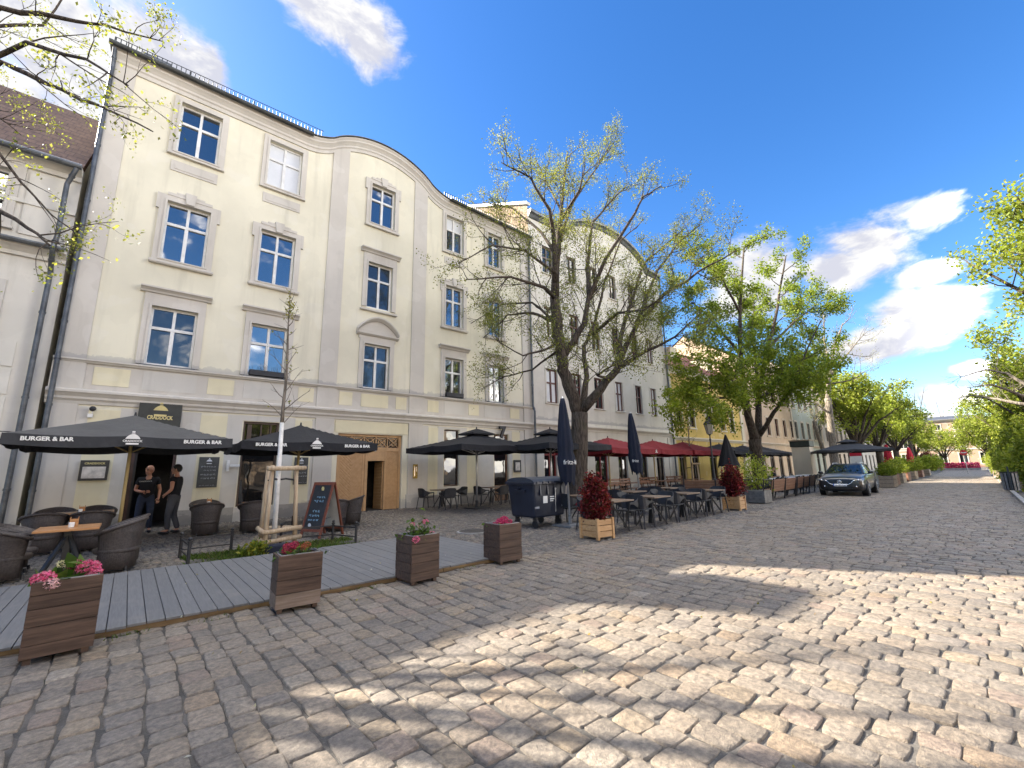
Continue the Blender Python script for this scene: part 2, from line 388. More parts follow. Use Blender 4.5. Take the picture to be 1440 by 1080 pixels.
while x < 62:
    wx = random.uniform(.165,.215); y = -1.6 + random.uniform(-.15,0); ph = i*.22
    while y < 5.98:
        ly = random.uniform(.17,.27)
        if random.random() < .1: ly *= 1.2
        if y > .2+.046*(x-23.4)-.06:
            xx = x+wx/2+.025*math.sin(y*.9+ph*.2)+.02*math.sin(y*2.3+i*.3)
            rows.append((xx, y+ly/2, wx/2-.004, min(ly,6.05-y)/2-.0035, 0))
        y += ly
    x += wx; i += 1
rd = stones('road', rows, cob, .0125, 6, .015, PAL, 3); rd['kind'] = 'structure'
# far road: the same setts as a bumped sheet
def sheetstone(name, scale, sx, sy, c1, c2, mort):
    m, t, b = newmat(name); co = t.n('ShaderNodeNewGeometry').outputs['Position']
    wv = t.vm('ADD', co, t.vm('MULTIPLY', t.noise(co, 3, 2, .5, 1), (.05,.05,0)))
    br = t.n('ShaderNodeTexBrick', Scale=scale, Mortar__Size=.03, Brick__Width=sx, Row__Height=sy)
    rt = t.n('ShaderNodeVectorRotate'); rt.inputs['Angle'].default_value = math.pi/2; t.nt.links.new(wv, rt.inputs['Vector'])
    t.nt.links.new(rt.outputs[0], br.inputs['Vector']); br.inputs['Color1'].default_value = (*c1,1); br.inputs['Color2'].default_value = (*c2,1); br.inputs['Mortar'].default_value = (*mort,1)
    n1 = t.noise(co, 2, 5)
    t.nt.links.new(t.mix(t.math('MULTIPLY', n1, .4), br.outputs[0], mort), b.inputs['Base Color']); b.inputs['Roughness'].default_value = .6
    t.nt.links.new(t.bump(t.math('SUBTRACT', 1.0, br.outputs['Fac']), .6, .03), b.inputs['Normal'])
    return m
fs = sheetstone('distant_setts', 1.0, .22, .19, (.28,.25,.22), (.24,.215,.19), (.07,.065,.06))
MB().add([(61.9,-1.4,-.006),(170,2.5,-.006),(170,12.5,-.006),(61.9,6.4,-.006)],[(0,1,2,3)]).build('road_beyond', fs)['kind'] = 'structure'
# small mosaic setts of the pavement
PAL2 = [(.20,.183,.165,5),(.16,.15,.14,4),(.24,.21,.175,2.5),(.27,.23,.185,1.0),(.135,.127,.12,3),(.215,.18,.16,1.5)]
rows = []
y = 6.1; i = 0
while y < 17.15:
    wy = random.uniform(.105,.135); x = -3.2 + random.uniform(0,.1)
    xe = 33 if y < 12 else 30
    while x < xe:
        lx = random.uniform(.10,.155) if x < 14 else random.uniform(.14,.22)
        inpit = (.86 < x < 4.1 and 9.5 < y < 10.72)
        indeck = (x < 5.3 and y < 9.25)
        if not inpit and not indeck:
            rows.append((x+lx/2+.03*math.sin(y*3), y+wy/2+.05*math.sin(x*.9)+.03*math.sin(x*2.7+1), lx/2-.006, wy/2-.006, 0))
        x += lx
    y += wy; i += 1
pv = stones('pavement', rows, stonemat('mosaic_stone'), .011, 4, .016, PAL2, 5); pv['kind'] = 'structure'
ps = sheetstone('distant_mosaic', 1.0, .14, .13, (.17,.165,.155), (.13,.128,.125), (.05,.048,.045))
MB().add([(29.8,6.05,-.006),(61.9,6.45,-.006),(170,12.6,-.006),(170,30,-.006),(29.8,17.3,-.006)],[(0,1,2,3,4)]).build('pavement_beyond', ps)['kind'] = 'structure'
# right-hand kerb: granite stones, a real step
kb = MB(); gran = mat('granite_kerb', (.30,.29,.275), .7, .25, 3, .3, 80)
x = 4.0
while x < 110:
    L = random.uniform(.85,1.1); f = lambda q: .24+.046*(q-23.4)
    kb.obox((x+L/2, f(x+L/2)-.07, .03), (L-.012,.14,.16), (0,0,.046), 0); x += L
kb.build('kerb', gran, bevel=.012)['kind'] = 'structure'
# ================================================================== buildings
WHITE = mat('white_window_paint', (.72,.72,.70), .5, .12, 3)
GLASS = glassmat('window_glass', ior=3.0)
GLASS2 = glassmat('old_window_glass', (.02,.025,.03), .05, 1.8, .06)
CURT = mat('pale_blind', (.62,.64,.66), .4, .05, 2, spec=.8)
GLASSD = glassmat('dark_shop_glass', (.01,.01,.011), .03, 1.7, .03)
ZINC = mat('zinc_sheet', (.13,.14,.15), .45, .3, 3, .05, 30, metal=.6)
ZINCD = mat('dark_zinc', (.045,.05,.05), .5, .3, 3, .05, 30, metal=.3)
TRIM = plaster('grey_trim_plaster', (.585,.55,.49), (.33,.32,.31), 4.84, .4)
CREAM = plaster('cream_plaster', (.735,.695,.55), (.40,.39,.36), 4.84, .25)
CREAMP = plaster('cream_panel', (.74,.68,.48), (.45,.42,.34), 0, .2)
GREYP = plaster('pale_grey_panel', (.60,.575,.52), (.38,.37,.35), 0, .5)
def root_at(name, x, label, cat, group=None, Y=17.2):
    return empty(name, (x, Y, 0), label, cat, group)
def sash(root, x0, x1, z0, z1, Y, fm=None, gm=None, tz=.36, mull=1, fw=.065, name='window', bars=0, lower=None):
    fm = fm or WHITE; gm = gm or GLASS; yf = Y+.10; a = MB(); zt = z1-(z1-z0)*tz
    a.box(x0,yf,z0,x0+fw,yf+.06,z1); a.box(x1-fw,yf,z0,x1,yf+.06,z1); a.box(x0+fw,yf,z1-fw,x1-fw,yf+.06,z1); a.box(x0+fw,yf,z0,x1-fw,yf+.06,z0+fw*1.2)
    xm = (x0+x1)/2
    if tz: a.box(x0+fw,yf-.012,zt-.045,x1-fw,yf+.05,zt+.045)
    if mull:
        a.box(xm-.05,yf-.008,z0+fw*1.2,xm+.05,yf+.052,(zt-.045) if tz else z1-fw)
        if tz: a.box(xm-.04,yf-.006,zt+.045,xm+.04,yf+.052,z1-fw)
    for q in range(bars):
        zz = z0+(zt-z0)*(q+1)/(bars+1); a.box(x0+fw,yf+.004,zz-.012,xm-.05,yf+.04,zz+.012); a.box(xm+.05,yf+.004,zz-.012,x1-fw,yf+.04,zz+.012)
    o = a.build(name, fm, root, world=True)
    p = MB(); k = 1 if lower else 0
    zs = [(z0+.03, zt, 0), (zt, z1-.03, k)] if tz else [(z0+.03, z1-.03, 0)]
    for za, zb, mi in zs:
        for xa, xb in ([(x0+.02,xm),(xm,x1-.02)] if mull else [(x0+.02,x1-.02)]):
            t1, t2 = random.uniform(-.004,.004), random.uniform(-.003,.003)
            p.add([(xa,yf+.045+t1,za),(xb,yf+.045-t1,za),(xb,yf+.045-t1+t2,zb),(xa,yf+.045+t1+t2,zb)], [(0,1,2,3)], mi)
    p.build('pane', [gm, lower or gm], o)
    return o
def sill(win, x0, x1, z, Y, m, d=.12, h=.06):
    MB().box(x0,Y-d,z-h,x1,Y+.1,z).build('sill', m, win, bevel=.01)
def surround(win, x0, x1, z0, z1, Y, style, m):
    a = MB(); w = .2; pr = .07
    def fr(w_, y0, y1, bot=True):
        a.box(x0-w_,y0,z0,x0,y1,z1); a.box(x1,y0,z0,x1+w_,y1,z1); a.box(x0-w_,y0,z1,x1+w_,y1,z1+w_)
        if bot: a.box(x0-w_,y0,z0-w_*.7,x1+w_,y1,z0)
    if style == 'plain':
        fr(w, Y-pr, Y+.004); fr(.07, Y-pr-.03, Y-pr+.002)
        a.box(x0-.06,Y-.03,z0-.72,x1+.06,Y+.003,z0-.34); a.box(x0+.04,Y-.045,z0-.64,x1-.04,Y-.02,z0-.42)
    if style == 'eared':
        fr(w, Y-pr, Y+.004); fr(.06, Y-pr-.03, Y-pr+.002)
        for s_, xx in ((-1,x0-w),(1,x1+w)):
            a.box(min(xx,xx+s_*.08),Y-pr-.01,z1-.34,max(xx,xx+s_*.08),Y+.003,z1+w)
        xm = (x0+x1)/2
        a.box(x0-.02,Y-pr-.02,z1+w,x1+.02,Y+.003,z1+w+.1); a.box(x0+.2,Y-pr-.025,z1+w+.1,x1-.2,Y+.003,z1+w+.16)
        a.prism([(xm-.11,z1+.02),(xm+.11,z1+.02),(xm+.16,z1+w+.22),(xm-.16,z1+w+.22)], Y-pr-.07, Y-.01)
        a.box(x0-.24,Y-.13,z0-.2,x1+.24,Y+.003,z0-.12)
    if style in ('hood','arch'):
        fr(w, Y-pr, Y+.004, False); fr(.06, Y-pr-.03, Y-pr+.002, False)
        if style == 'hood':
            a.box(x0-w,Y-.05,z1+w,x1+w,Y+.003,z1+.42)
            a.sweep([(x0-w-.13,Y,z1+.42),(x1+w+.13,Y,z1+.42)], [(0,0),(.1,0),(.13,.05),(.2,.1),(.24,.12),(.24,.17),(0,.19)])
        else:
            xm = (x0+x1)/2; hw = (x1-x0)/2+w+.16; zb = z1+.36; rise = .62
            a.box(x0-w-.05,Y-.07,z1+w,x1+w+.05,Y+.003,zb)
            pts = [(xm-hw+2*hw*k/20, Y, zb+.06+rise*math.sin(math.pi*k/20)**.8) for k in range(21)]
            a.sweep(pts, [(0,0),(.1,0),(.2,.06),(.24,.1),(.24,.16),(0,.18)])
            a.sweep([(xm-hw,Y,zb-.02),(xm+hw,Y,zb-.02)], [(0,0),(.12,0),(.2,.06),(.2,.1),(0,.12)])
            a.prism([(x,z) for x,_,z in pts], Y-.03, Y+.003)
    a.build('surround', m, win)
# ---- the cream building -------------------------------------------------
Y0 = 17.2; XL, XR = -1.94, 16.38
def zt(x):
    base = 15.12 - .016*max(0, x-4)
    c, hb = 7.37, 2.32
    if abs(x-c) <= hb: return base+.36+.82*(1-(abs(x-c)/hb)**2)**.85*1.0
    d = abs(x-c)-hb
    if d < 1.1: return base + .36*(1-d/1.1)**2.0
    return base
cream = root_at('apartment_building', XL, 'cream four-storey house with a curved gable, grey pilasters and a sand-coloured gate', 'building')
cols = {'a':(-.06,1.13),'b':(2.69,3.88),'c':(6.80,7.93),'d':(10.72,11.76),'e':(13.36,14.32)}
holes = []
for k,(x0,x1) in cols.items():
    holes += [(x0,x1,4.9,6.8),(x0,x1,8.42,10.48),(x0,x1,12.36,14.28)]
ground_holes = [(2.76,3.88,.46,3.3),(-.02,1.05,-.05,2.95),(10.76,11.58,.8,3.38),(13.68,14.62,-.05,3.28),(5.96,8.68,-.05,3.02)]
a = MB(); a.wall(XL, XR, -.1, 14.55, Y0, holes+ground_holes, .2)
xs = [XL + (XR-XL)*i/180 for i in range(181)]
for p, q in zip(xs[:-1], xs[1:]):
    a.add([(p,Y0,14.55),(q,Y0,14.55),(q,Y0,zt(q)-.05),(p,Y0,zt(p)-.05)], [(0,1,2,3)])
# side and back walls and a solid core behind the front
a.add([(XL,Y0,-.1),(XL,27,-.1),(XL,27,14.6),(XL,22,17.0),(XL,Y0,14.9)], [(0,4,3,2,1)])
a.add([(XR,Y0,-.1),(XR,27,-.1),(XR,27,14.6),(XR,22,17.0),(XR,Y0,14.7)], [(0,1,2,3,4)])
a.add([(XL,27,-.1),(XR,27,-.1),(XR,27,14.6),(XL,27,14.6)], [(0,1,2,3)])
a.build('wall', CREAM, cream, world=True)
# rooms behind the openings: a dark back sheet
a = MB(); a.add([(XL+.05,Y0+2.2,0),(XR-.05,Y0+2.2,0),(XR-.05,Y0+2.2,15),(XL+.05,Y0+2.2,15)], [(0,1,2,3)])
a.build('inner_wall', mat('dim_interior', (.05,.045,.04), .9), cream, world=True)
a = MB()
for p, q in zip(xs[:-1], xs[1:]):
    a.add([(p,Y0-.02,zt(p)-.02),(q,Y0-.02,zt(q)-.02),(q,22.0,17.05),(p,22.0,17.05)], [(0,1,2,3)])
a.add([(XL,22.0,17.05),(XR,22.0,17.05),(XR,27.2,14.5),(XL,27.2,14.5)], [(0,1,2,3)])
roof = a.build('roof', ZINC, cream, world=True)
a = MB(); a.box(-1.25,17.9,15.0,-.55,18.5,16.05); a.box(-1.3,17.85,16.05,-.5,18.55,16.13)
a.build('chimney', ZINC, roof)
# cornice swept along the curved roofline
prof = [(0,-.55),(.05,-.55),(.06,-.42),(.1,-.38),(.1,-.3),(.16,-.22),(.22,-.16),(.22,-.1),(.27,-.04),(.29,0),(.0,.02)]
a = MB(); a.sweep([(x,Y0,zt(x)) for x in xs], prof); a.build('cornice', TRIM, cream, world=True)
a = MB()
for x0, x1 in ((XL-.1,4.15),(10.75,XR)):
    pts = [(x0+(x1-x0)*i/20, Y0-.36, zt(x0+(x1-x0)*i/20)+.0) for i in range(21)]
    a.tube(pts, .085, 10); a.add([(x0,Y0-.3,zt(x0)+.05),(x1,Y0-.3,zt(x1)+.05),(x1,Y0+.35,zt(x1)+.2),(x0,Y0+.35,zt(x0)+.2)], [(0,1,2,3)])
seg = [x for x in xs if 4.1 < x < 10.8]
a.sweep([(x,Y0,zt(x)+.02) for x in seg], [(0,0),(.33,0),(.34,.03),(.33,.05),(0,.06)])
a.build('gutter', ZINCD, cream, world=True)
for x0, x1 in ((XL,4.6),(10.6,XR)):
    x = x0; a = MB()
    while x < x1:
        big = abs((x-x0)/1.98 - round((x-x0)/1.98)) < .03
        a.box(x-.012-(.014 if big else 0),Y0-.055,zt(x)+.12,x+.012+(.014 if big else 0),Y0-.03,zt(x)+.50); x += .132
    for h in (.2,.5): a.bar((x0,Y0-.04,zt(x0)+h),(x1,Y0-.04,zt(x1)+h),.018)
    a.build('snow_guard', ZINCD, cream, world=True)
for x0, x1 in ((XL,-1.32),(5.08,5.76),(8.94,9.63),(15.74,XR)):
    a = MB(); n = 8; y1 = Y0-.055
    top = [(x0+(x1-x0)*i/n, zt(x0+(x1-x0)*i/n)-.5) for i in range(n+1)]
    a.prism([(x1,4.84),(x0,4.84)]+top, y1, Y0+.004)
    a.box(x0-.03,y1-.03,3.97,x1+.03,Y0+.003,4.74); a.box(x0,y1-.005,0,x1,Y0+.0035,3.55); a.box(x0-.05,y1-.05,0,x1+.05,Y0+.003,.55)
    a.build('pilaster', TRIM, cream, world=True)
# string courses and the panelled band between them
a = MB()
for x0, x1 in ((-1.32,5.08),(5.76,8.94),(9.63,15.74)):
    a.box(x0,Y0-.03,3.97,x1,Y0+.002,4.74)
a.build('band', TRIM, cream, world=True)
a = MB(); P = [(XL-.05,Y0,3.55),(XR,Y0,3.55)]
a.sweep(P, [(0,0),(.05,0),(.07,.08),(.13,.14),(.13,.2),(.2,.28),(.24,.31),(.24,.37),(.2,.41),(0,.42)])
a.sweep([(XL-.03,Y0,4.74),(XR,Y0,4.74)], [(0,0),(.1,0),(.13,.04),(.17,.06),(.17,.11),(0,.14)])
a.build('string_course', TRIM, cream, world=True)
cp = [(-1.12,-.32),(1.62,2.36),(4.4,4.95),(5.9,6.42),(6.78,7.95),(8.3,8.8),(9.85,10.42),(12.1,12.72),(14.75,15.4)]
gp = [(-.02,1.32),(2.64,4.05),(10.72,11.85),(13.05,14.45)]
def panel(n, m, *q): MB().box(*q).build(n, m, cream, world=True)
for x0, x1 in cp: panel('cream_panel', CREAMP, x0,Y0-.045,4.13,x1,Y0-.02,4.66)
for x0, x1 in gp: panel('grey_panel', GREYP, x0,Y0-.042,4.09,x1,Y0-.02,4.69)
for x0, x1 in [(-1.08,-.4),(1.55,2.28),(4.38,4.98),(9.92,10.42),(12.02,12.66),(14.86,15.42)]: panel('cream_panel', CREAMP, x0,Y0-.028,.5,x1,Y0+.002,3.42)
panel('cream_panel', CREAMP, 5.82,Y0-.03,3.06,8.9,Y0+.002,3.5)
for x0, x1 in ((-1.32,-1.08),(-.4,-.06),(1.07,1.55),(2.28,2.72),(3.92,4.38),(4.98,5.08),(9.63,9.92),(10.42,10.72),(11.62,12.02),(12.66,13.62),(14.66,14.86),(15.42,15.74)): panel('grey_panel', GREYP, x0,Y0-.02,.02,x1,Y0+.002,3.5)
for x0, x1, z in ((-.06,1.07,2.99),(2.72,3.92,3.32),(10.72,11.62,3.4),(13.62,14.66,3.3)): panel('grey_panel', GREYP, x0,Y0-.02,z,x1,Y0+.002,3.5)
panel('grey_panel', GREYP, 2.72,Y0-.02,0,3.92,Y0+.002,.44); panel('grey_panel', GREYP, 10.72,Y0-.02,0,11.62,Y0+.002,.78)
for x0, x1 in ((-1.32,-.1),(1.1,2.7),(3.95,5.03),(9.68,10.7),(11.65,13.6),(14.7,15.69)): panel('plinth', plaster('plinth_plaster', (.36,.34,.30), (.2,.19,.18), 0, .9), x0,Y0-.06,0,x1,Y0-.01,.46)
blind = CURT
for k,(x0,x1) in cols.items():
    for fl,(z0,z1) in enumerate(((4.9,6.8),(8.42,10.48),(12.36,14.28))):
        gm = GLASS; lower = None
        if (k,fl) == ('b',2): gm = CURT
        if (k,fl) in (('d',2),('b',0)): lower = CURT if fl == 2 else None
        if (k,fl) in (('a',0),('c',0),('c',1)): gm = GLASS2
        wv = sash(cream, x0, x1, z0, z1, Y0, WHITE, gm, lower=lower)
        if fl == 0:
            surround(wv, x0, x1, z0, z1, Y0, 'arch' if k == 'c' else 'hood', TRIM); sill(wv, x0-.1, x1+.1, z0, Y0, ZINC, .1, .04)
        elif fl == 1:
            surround(wv, x0, x1, z0, z1, Y0, 'eared' if k != 'c' else 'hood', TRIM); sill(wv, x0-.26, x1+.26, z0-.1, Y0, TRIM, .15, .08)
        else:
            surround(wv, x0, x1, z0, z1, Y0, 'plain' if k != 'c' else 'eared', TRIM); sill(wv, x0-.22, x1+.22, z0-.1, Y0, TRIM, .12, .06)
BROWN = mat('brown_window_paint', (.075,.045,.03), .5, .2, 4)
DARK = mat('recess_shade', (.012,.011,.012), .9)  # near-black, shade put into the colour
w1 = sash(cream, 2.76, 3.88, .46, 3.3, Y0, BROWN, GLASSD, tz=.33, mull=0, fw=.07, name='shop_window')
MB().box(2.9,Y0+.07,2.48,3.03,Y0+.12,3.2).box(3.3,Y0+.07,2.48,3.34,Y0+.12,3.2).box(3.6,Y0+.07,2.48,3.64,Y0+.12,3.2).build('glazing_bar', BROWN, w1)
w2 = sash(cream, 10.76, 11.58, .8, 3.38, Y0, BROWN, GLASSD, tz=.2, mull=0, fw=.06, name='shop_window')
d2 = sash(cream, 13.68, 14.62, 0, 3.28, Y0, mat('light_brown_wood',(.20,.11,.055),.5,.3,5), GLASSD, tz=.22, mull=0, fw=.1, name='door')
MB().box(13.78,Y0+.08,.02,14.52,Y0+.14,.75).build('door_panel', mat('light_brown_wood',(.2,.11,.055)), d2)
# open bar doorway: dark lining, transom, open leaf
a = MB(); a.box(-.02,Y0+.05,0,.06,Y0+.3,2.95); a.box(.97,Y0+.05,0,1.05,Y0+.3,2.95); a.box(.06,Y0+.05,2.28,.97,Y0+.3,2.42); a.box(.06,Y0+.06,2.87,.97,Y0+.3,2.95)
dr = a.build('doorway', mat('dark_red_brown', (.05,.022,.016), .5), cream, world=True)
MB().box(.06,Y0+.2,0.02,.12,Y0+1.0,2.27).build('door', mat('black_door', (.02,.018,.018), .4), dr)
MB().add([(.06,Y0+.15,2.42),(.97,Y0+.15,2.42),(.97,Y0+.15,2.87),(.06,Y0+.15,2.87)],[(0,1,2,3)]).build('pane', GLASSD, dr)
# sand-coloured carriage gate with chevron boards
def chevron(name, xc):
    m, t, b = newmat(name); co = t.n('ShaderNodeTexCoord').outputs['Object']
    s = t.n('ShaderNodeSeparateXYZ'); t.nt.links.new(co, s.inputs[0])
    v = t.math('SUBTRACT', s.outputs[2], t.math('ABSOLUTE', t.math('SUBTRACT', s.outputs[0], xc)))
    f = t.math('FRACT', t.math('MULTIPLY', v, 8.0)); gr = t.math('MINIMUM', f, t.math('SUBTRACT', 1.0, f))
    n = t.noise(co, 8, 5)
    t.nt.links.new(t.mix(t.ss(n,.3,.7), (.40,.23,.10), (.47,.285,.135)), b.inputs['Base Color']); b.inputs['Roughness'].default_value = .5
    t.nt.links.new(t.bump(t.ss(gr,0,.1), 1.0, .018), b.inputs['Normal']); return m
SAND = mat('sand_gate_paint', (.47,.285,.135), .5, .12, 4, .1, 60)
a = MB(); yg = Y0+.12
a.box(5.96,yg,0,6.06,yg+.14,3.02); a.box(8.58,yg,0,8.68,yg+.14,3.02); a.box(6.06,yg,2.92,8.58,yg+.14,3.02); a.box(6.06,yg,2.34,8.58,yg+.14,2.5); a.box(7.12,yg-.02,0,7.24,yg+.14,2.34); a.box(7.24,yg,1.95,7.96,yg+.12,2.34); a.box(7.96,yg,0,8.04,yg+.12,2.34)
gate = a.build('gate', SAND, cream, world=True, bevel=.008)
a = MB(); a.box(6.06,yg+.04,.0,7.12,yg+.1,2.34); a.build('gate_leaf', chevron('gate_chevron_wide', 6.59), gate)
a = MB(); a.box(8.04,yg+.04,.0,8.58,yg+.1,2.34); a.build('gate_leaf', chevron('gate_chevron_side', 7.6), gate)
a = MB(); a.box(6.06,yg+.02,.0,7.12,yg+.04,.1); a.box(6.06,yg+.02,.1,6.15,yg+.04,2.34); a.box(7.03,yg+.02,.1,7.12,yg+.04,2.34); a.box(6.15,yg+.02,2.26,7.03,yg+.04,2.34); a.build('gate_stile', SAND, gate)
a = MB(); a.obox((7.925,yg+.46,.97),(.05,.70,1.9),(0,0,.05)); a.build('wicket_door', chevron('gate_chevron_wicket', 7.6), gate)
a = MB(); a.box(7.24,yg+1.6,0,7.96,yg+1.62,1.95); a.build('passage_shade', DARK, gate)  # dark sheet stands in for the shade inside the gateway
a = MB()
for i in range(5):
    xa = 6.06+.504*i; xb = xa+.504; zc = 2.71
    a.bar((xa,yg+.05,2.5),(xb,yg+.05,2.92),.026); a.bar((xa,yg+.053,2.92),(xb,yg+.053,2.5),.026); a.box(xb-.02,yg+.03,2.5,xb+.02,yg+.08,2.92)
    pts = [((xa+xb)/2+.15*math.cos(k*math.pi/8), yg+.047, zc+.15*math.sin(k*math.pi/8)) for k in range(17)]
    a.tube(pts, .013, 5, cap=False)
lat = a.build('transom_lattice', SAND, gate)
MB().add([(6.06,yg+.1,2.5),(8.58,yg+.1,2.5),(8.58,yg+.1,2.92),(6.06,yg+.1,2.92)],[(0,1,2,3)]).build('pane', GLASSD, gate)
def downpipe(root, pts, r=.06):
    a = MB(); a.tube(pts, r, 10)
    for p, q in zip(pts[:-1], pts[1:]):
        p = Vector(p); q = Vector(q); n = max(1, int((q-p).length/1.9))
        for i in range(n):
            c = p.lerp(q, (i+.5)/n); dd = (q-p).normalized(); a.cyl(c-dd*.03, c+dd*.03, r+.014, n=10)
    a.build('downpipe', ZINC, root, smooth=False, world=True)
downpipe(cream, [(XL+.05,Y0-.3,15.0),(XL+.06,Y0-.16,14.4),(XL+.06,Y0-.16,4.9),(XL+.08,Y0-.3,4.6),(XL+.08,Y0-.3,.05)])
downpipe(cream, [(XR-.06,Y0-.3,14.8),(XR-.06,Y0-.16,14.2),(XR-.06,Y0-.16,4.9),(XR-.06,Y0-.28,4.6),(XR-.06,Y0-.28,.05)])
# ---- left neighbour ------------------------------------------------------
TILE = newmat('roof_tiles')
def tiles(name, c1, c2):
    m, t, b = newmat(name); co = t.n('ShaderNodeNewGeometry').outputs['Position']
    s = t.n('ShaderNodeSeparateXYZ'); t.nt.links.new(co, s.inputs[0])
    f = t.math('FRACT', t.math('MULTIPLY', s.outputs[2], 3.6)); row = t.math('FLOOR', t.math('MULTIPLY', s.outputs[2], 3.6))
    g = t.math('FRACT', t.math('ADD', t.math('MULTIPLY', s.outputs[0], 5.0), t.math('MULTIPLY', row, .5)))
    n = t.noise(co, 2.5, 6, .65)
    c = t.mix(t.ss(n,.3,.7), c1, c2); c = t.mix(t.math('MULTIPLY', t.ss(f,.75,1.0), .75), c, tuple(x*.3 for x in c1))
    t.nt.links.new(c, b.inputs['Base Color']); b.inputs['Roughness'].default_value = .8
    t.nt.links.new(t.bump(t.math('ADD', f, t.math('MULTIPLY', t.ss(g,0,.15), .3)), .9, .05), b.inputs['Normal']); return m
TILEL = tiles('brown_tiles', (.07,.038,.03), (.115,.07,.055)); TILER = tiles('red_tiles', (.16,.05,.035), (.22,.08,.055))
LW = plaster('pale_wall', (.68,.65,.575), (.38,.36,.34), 0, .8)
left = root_at('town_house', -14, 'low pale house with brown tiled roof beside the cream building, partly behind branches', 'building')
lx1 = XL-.14
a = MB(); hs_ = [(-4.6,-3.45,8.45,10.0),(-4.6,-3.3,4.6,6.6),(-7.2,-6.0,8.45,10.0)]
a.wall(-14, lx1, -.1, 10.55, Y0+.02, hs_, .2)
a.add([(lx1,Y0+.02,-.1),(lx1,27,-.1),(lx1,27,8),(lx1,21.2,14.8),(lx1,Y0+.02,10.55)],[(0,1,2,3,4)]); a.add([(-14,Y0+.02,-.1),(-14,27,-.1),(-14,27,8),(-14,21.2,14.8),(-14,Y0+.02,10.55)],[(0,4,3,2,1)])
a.build('wall', LW, left, world=True)
for h in hs_: q = sash(left, *h, Y0+.02); surround(q, *h, Y0+.02, 'eared' if h[2] > 8 else 'plain', TRIM)
a = MB(); a.box(-14,Y0-.06,9.1,lx1,Y0+.019,9.2); a.box(-3.1,Y0-.02,8.2,-2.4,Y0+.018,10.1)
a.sweep([(-14,Y0,7.55),(lx1,Y0,7.55)], [(0,0),(.06,0),(.08,.1),(.2,.18),(.3,.22),(.3,.3),(0,.34)])
a.sweep([(-14,Y0,10.2),(lx1,Y0,10.2)], [(0,0),(.06,0),(.1,.12),(.25,.22),(.3,.26),(.3,.34),(0,.36)])
for z in (2.2,2.95,3.7,4.45): a.box(-14,Y0-.012,z,-2.7,Y0+.017,z+.68)
a.build('moulding', LW, left, world=True)
a = MB(); a.add([(-14.2,Y0-.4,10.5),(lx1+.02,Y0-.4,10.5),(lx1+.02,21.2,15.0),(-14.2,21.2,15.0)],[(0,1,2,3)]); a.add([(-14.2,21.2,15.0),(lx1+.02,21.2,15.0),(lx1+.02,27.3,8),(-14.2,27.3,8)],[(0,1,2,3)])
r_ = a.build('roof', TILEL, left, world=True)
MB().box(-7.0,20.5,13.5,-5.75,21.7,15.75).box(-7.07,20.43,15.75,-5.68,21.77,15.87).build('chimney', TILEL, r_); MB().box(-12.9,20.5,13.5,-11.2,21.7,15.5).box(-12.97,20.43,15.5,-11.13,21.77,15.62).build('chimney', TILEL, r_)  # second chimney is added out of view, to shade the near cobbles
a = MB(); a.tube([(-14,Y0-.45,10.48),(lx1,Y0-.45,10.48)], .085, 10); a.add([(-14,Y0-.34,7.9),(lx1,Y0-.34,7.9),(lx1,Y0,8.0),(-14,Y0,8.0)],[(0,1,2,3)]); a.tube([(-14,Y0-.38,7.86),(lx1-.05,Y0-.38,7.86)], .07, 8)
a.build('gutter', ZINC, left, world=True)
downpipe(left, [(lx1-.1,Y0-.45,10.4),(lx1-.25,Y0-.3,9.9),(lx1-.25,Y0-.2,8.3),(lx1-.25,Y0-.5,7.8),(lx1-.25,Y0-.14,7.2),(lx1-.25,Y0-.14,.05)])
# ---- white building with the curved roof ---------------------------------
WW = plaster('white_weathered_wall', (.67,.64,.565), (.36,.35,.34), 4.2, .9)
white = root_at('apartment_building', XR+.06, 'white weathered four-storey house with red-brown windows and a curved grey roof', 'building')
wx0, wx1 = XR+.06, 31.0
wc = [(17.55,18.5),(19.75,20.65),(21.9,22.8),(24.15,25.0),(26.5,27.3),(28.45,29.2)]
a = MB(); hs_ = []
for x0,x1 in wc: hs_ += [(x0,x1,5.2,7.22),(x0,x1,9.1,11.05),(x0,x1,13.2,15.0)]
gh = [(17.2,18.2,.4,2.9),(19.3,20.6,-.05,3),(21.6,22.9,.5,3),(24.0,25.0,-.05,3),(26.3,27.4,.5,3),(28.6,29.6,-.05,2.9)]
a.wall(wx0, wx1, -.1, 16.5, Y0-.02, hs_+gh, .2)
def wt(x): 
    d = abs(x-24.4)/4.6
    return 16.9 + (1.75*(1-d*d)**.6 if d < 1 else 0)
xs2 = [wx0+(wx1-wx0)*i/90 for i in range(91)]
for p, q in zip(xs2[:-1], xs2[1:]): a.add([(p,Y0-.02,16.5),(q,Y0-.02,16.5),(q,Y0-.02,wt(q)-.05),(p,Y0-.02,wt(p)-.05)],[(0,1,2,3)])
a.add([(wx1,Y0-.02,-.1),(wx1,27,-.1),(wx1,27,16.9),(wx1,Y0-.02,16.9)],[(0,1,2,3)])
a.build('wall', WW, white, world=True)
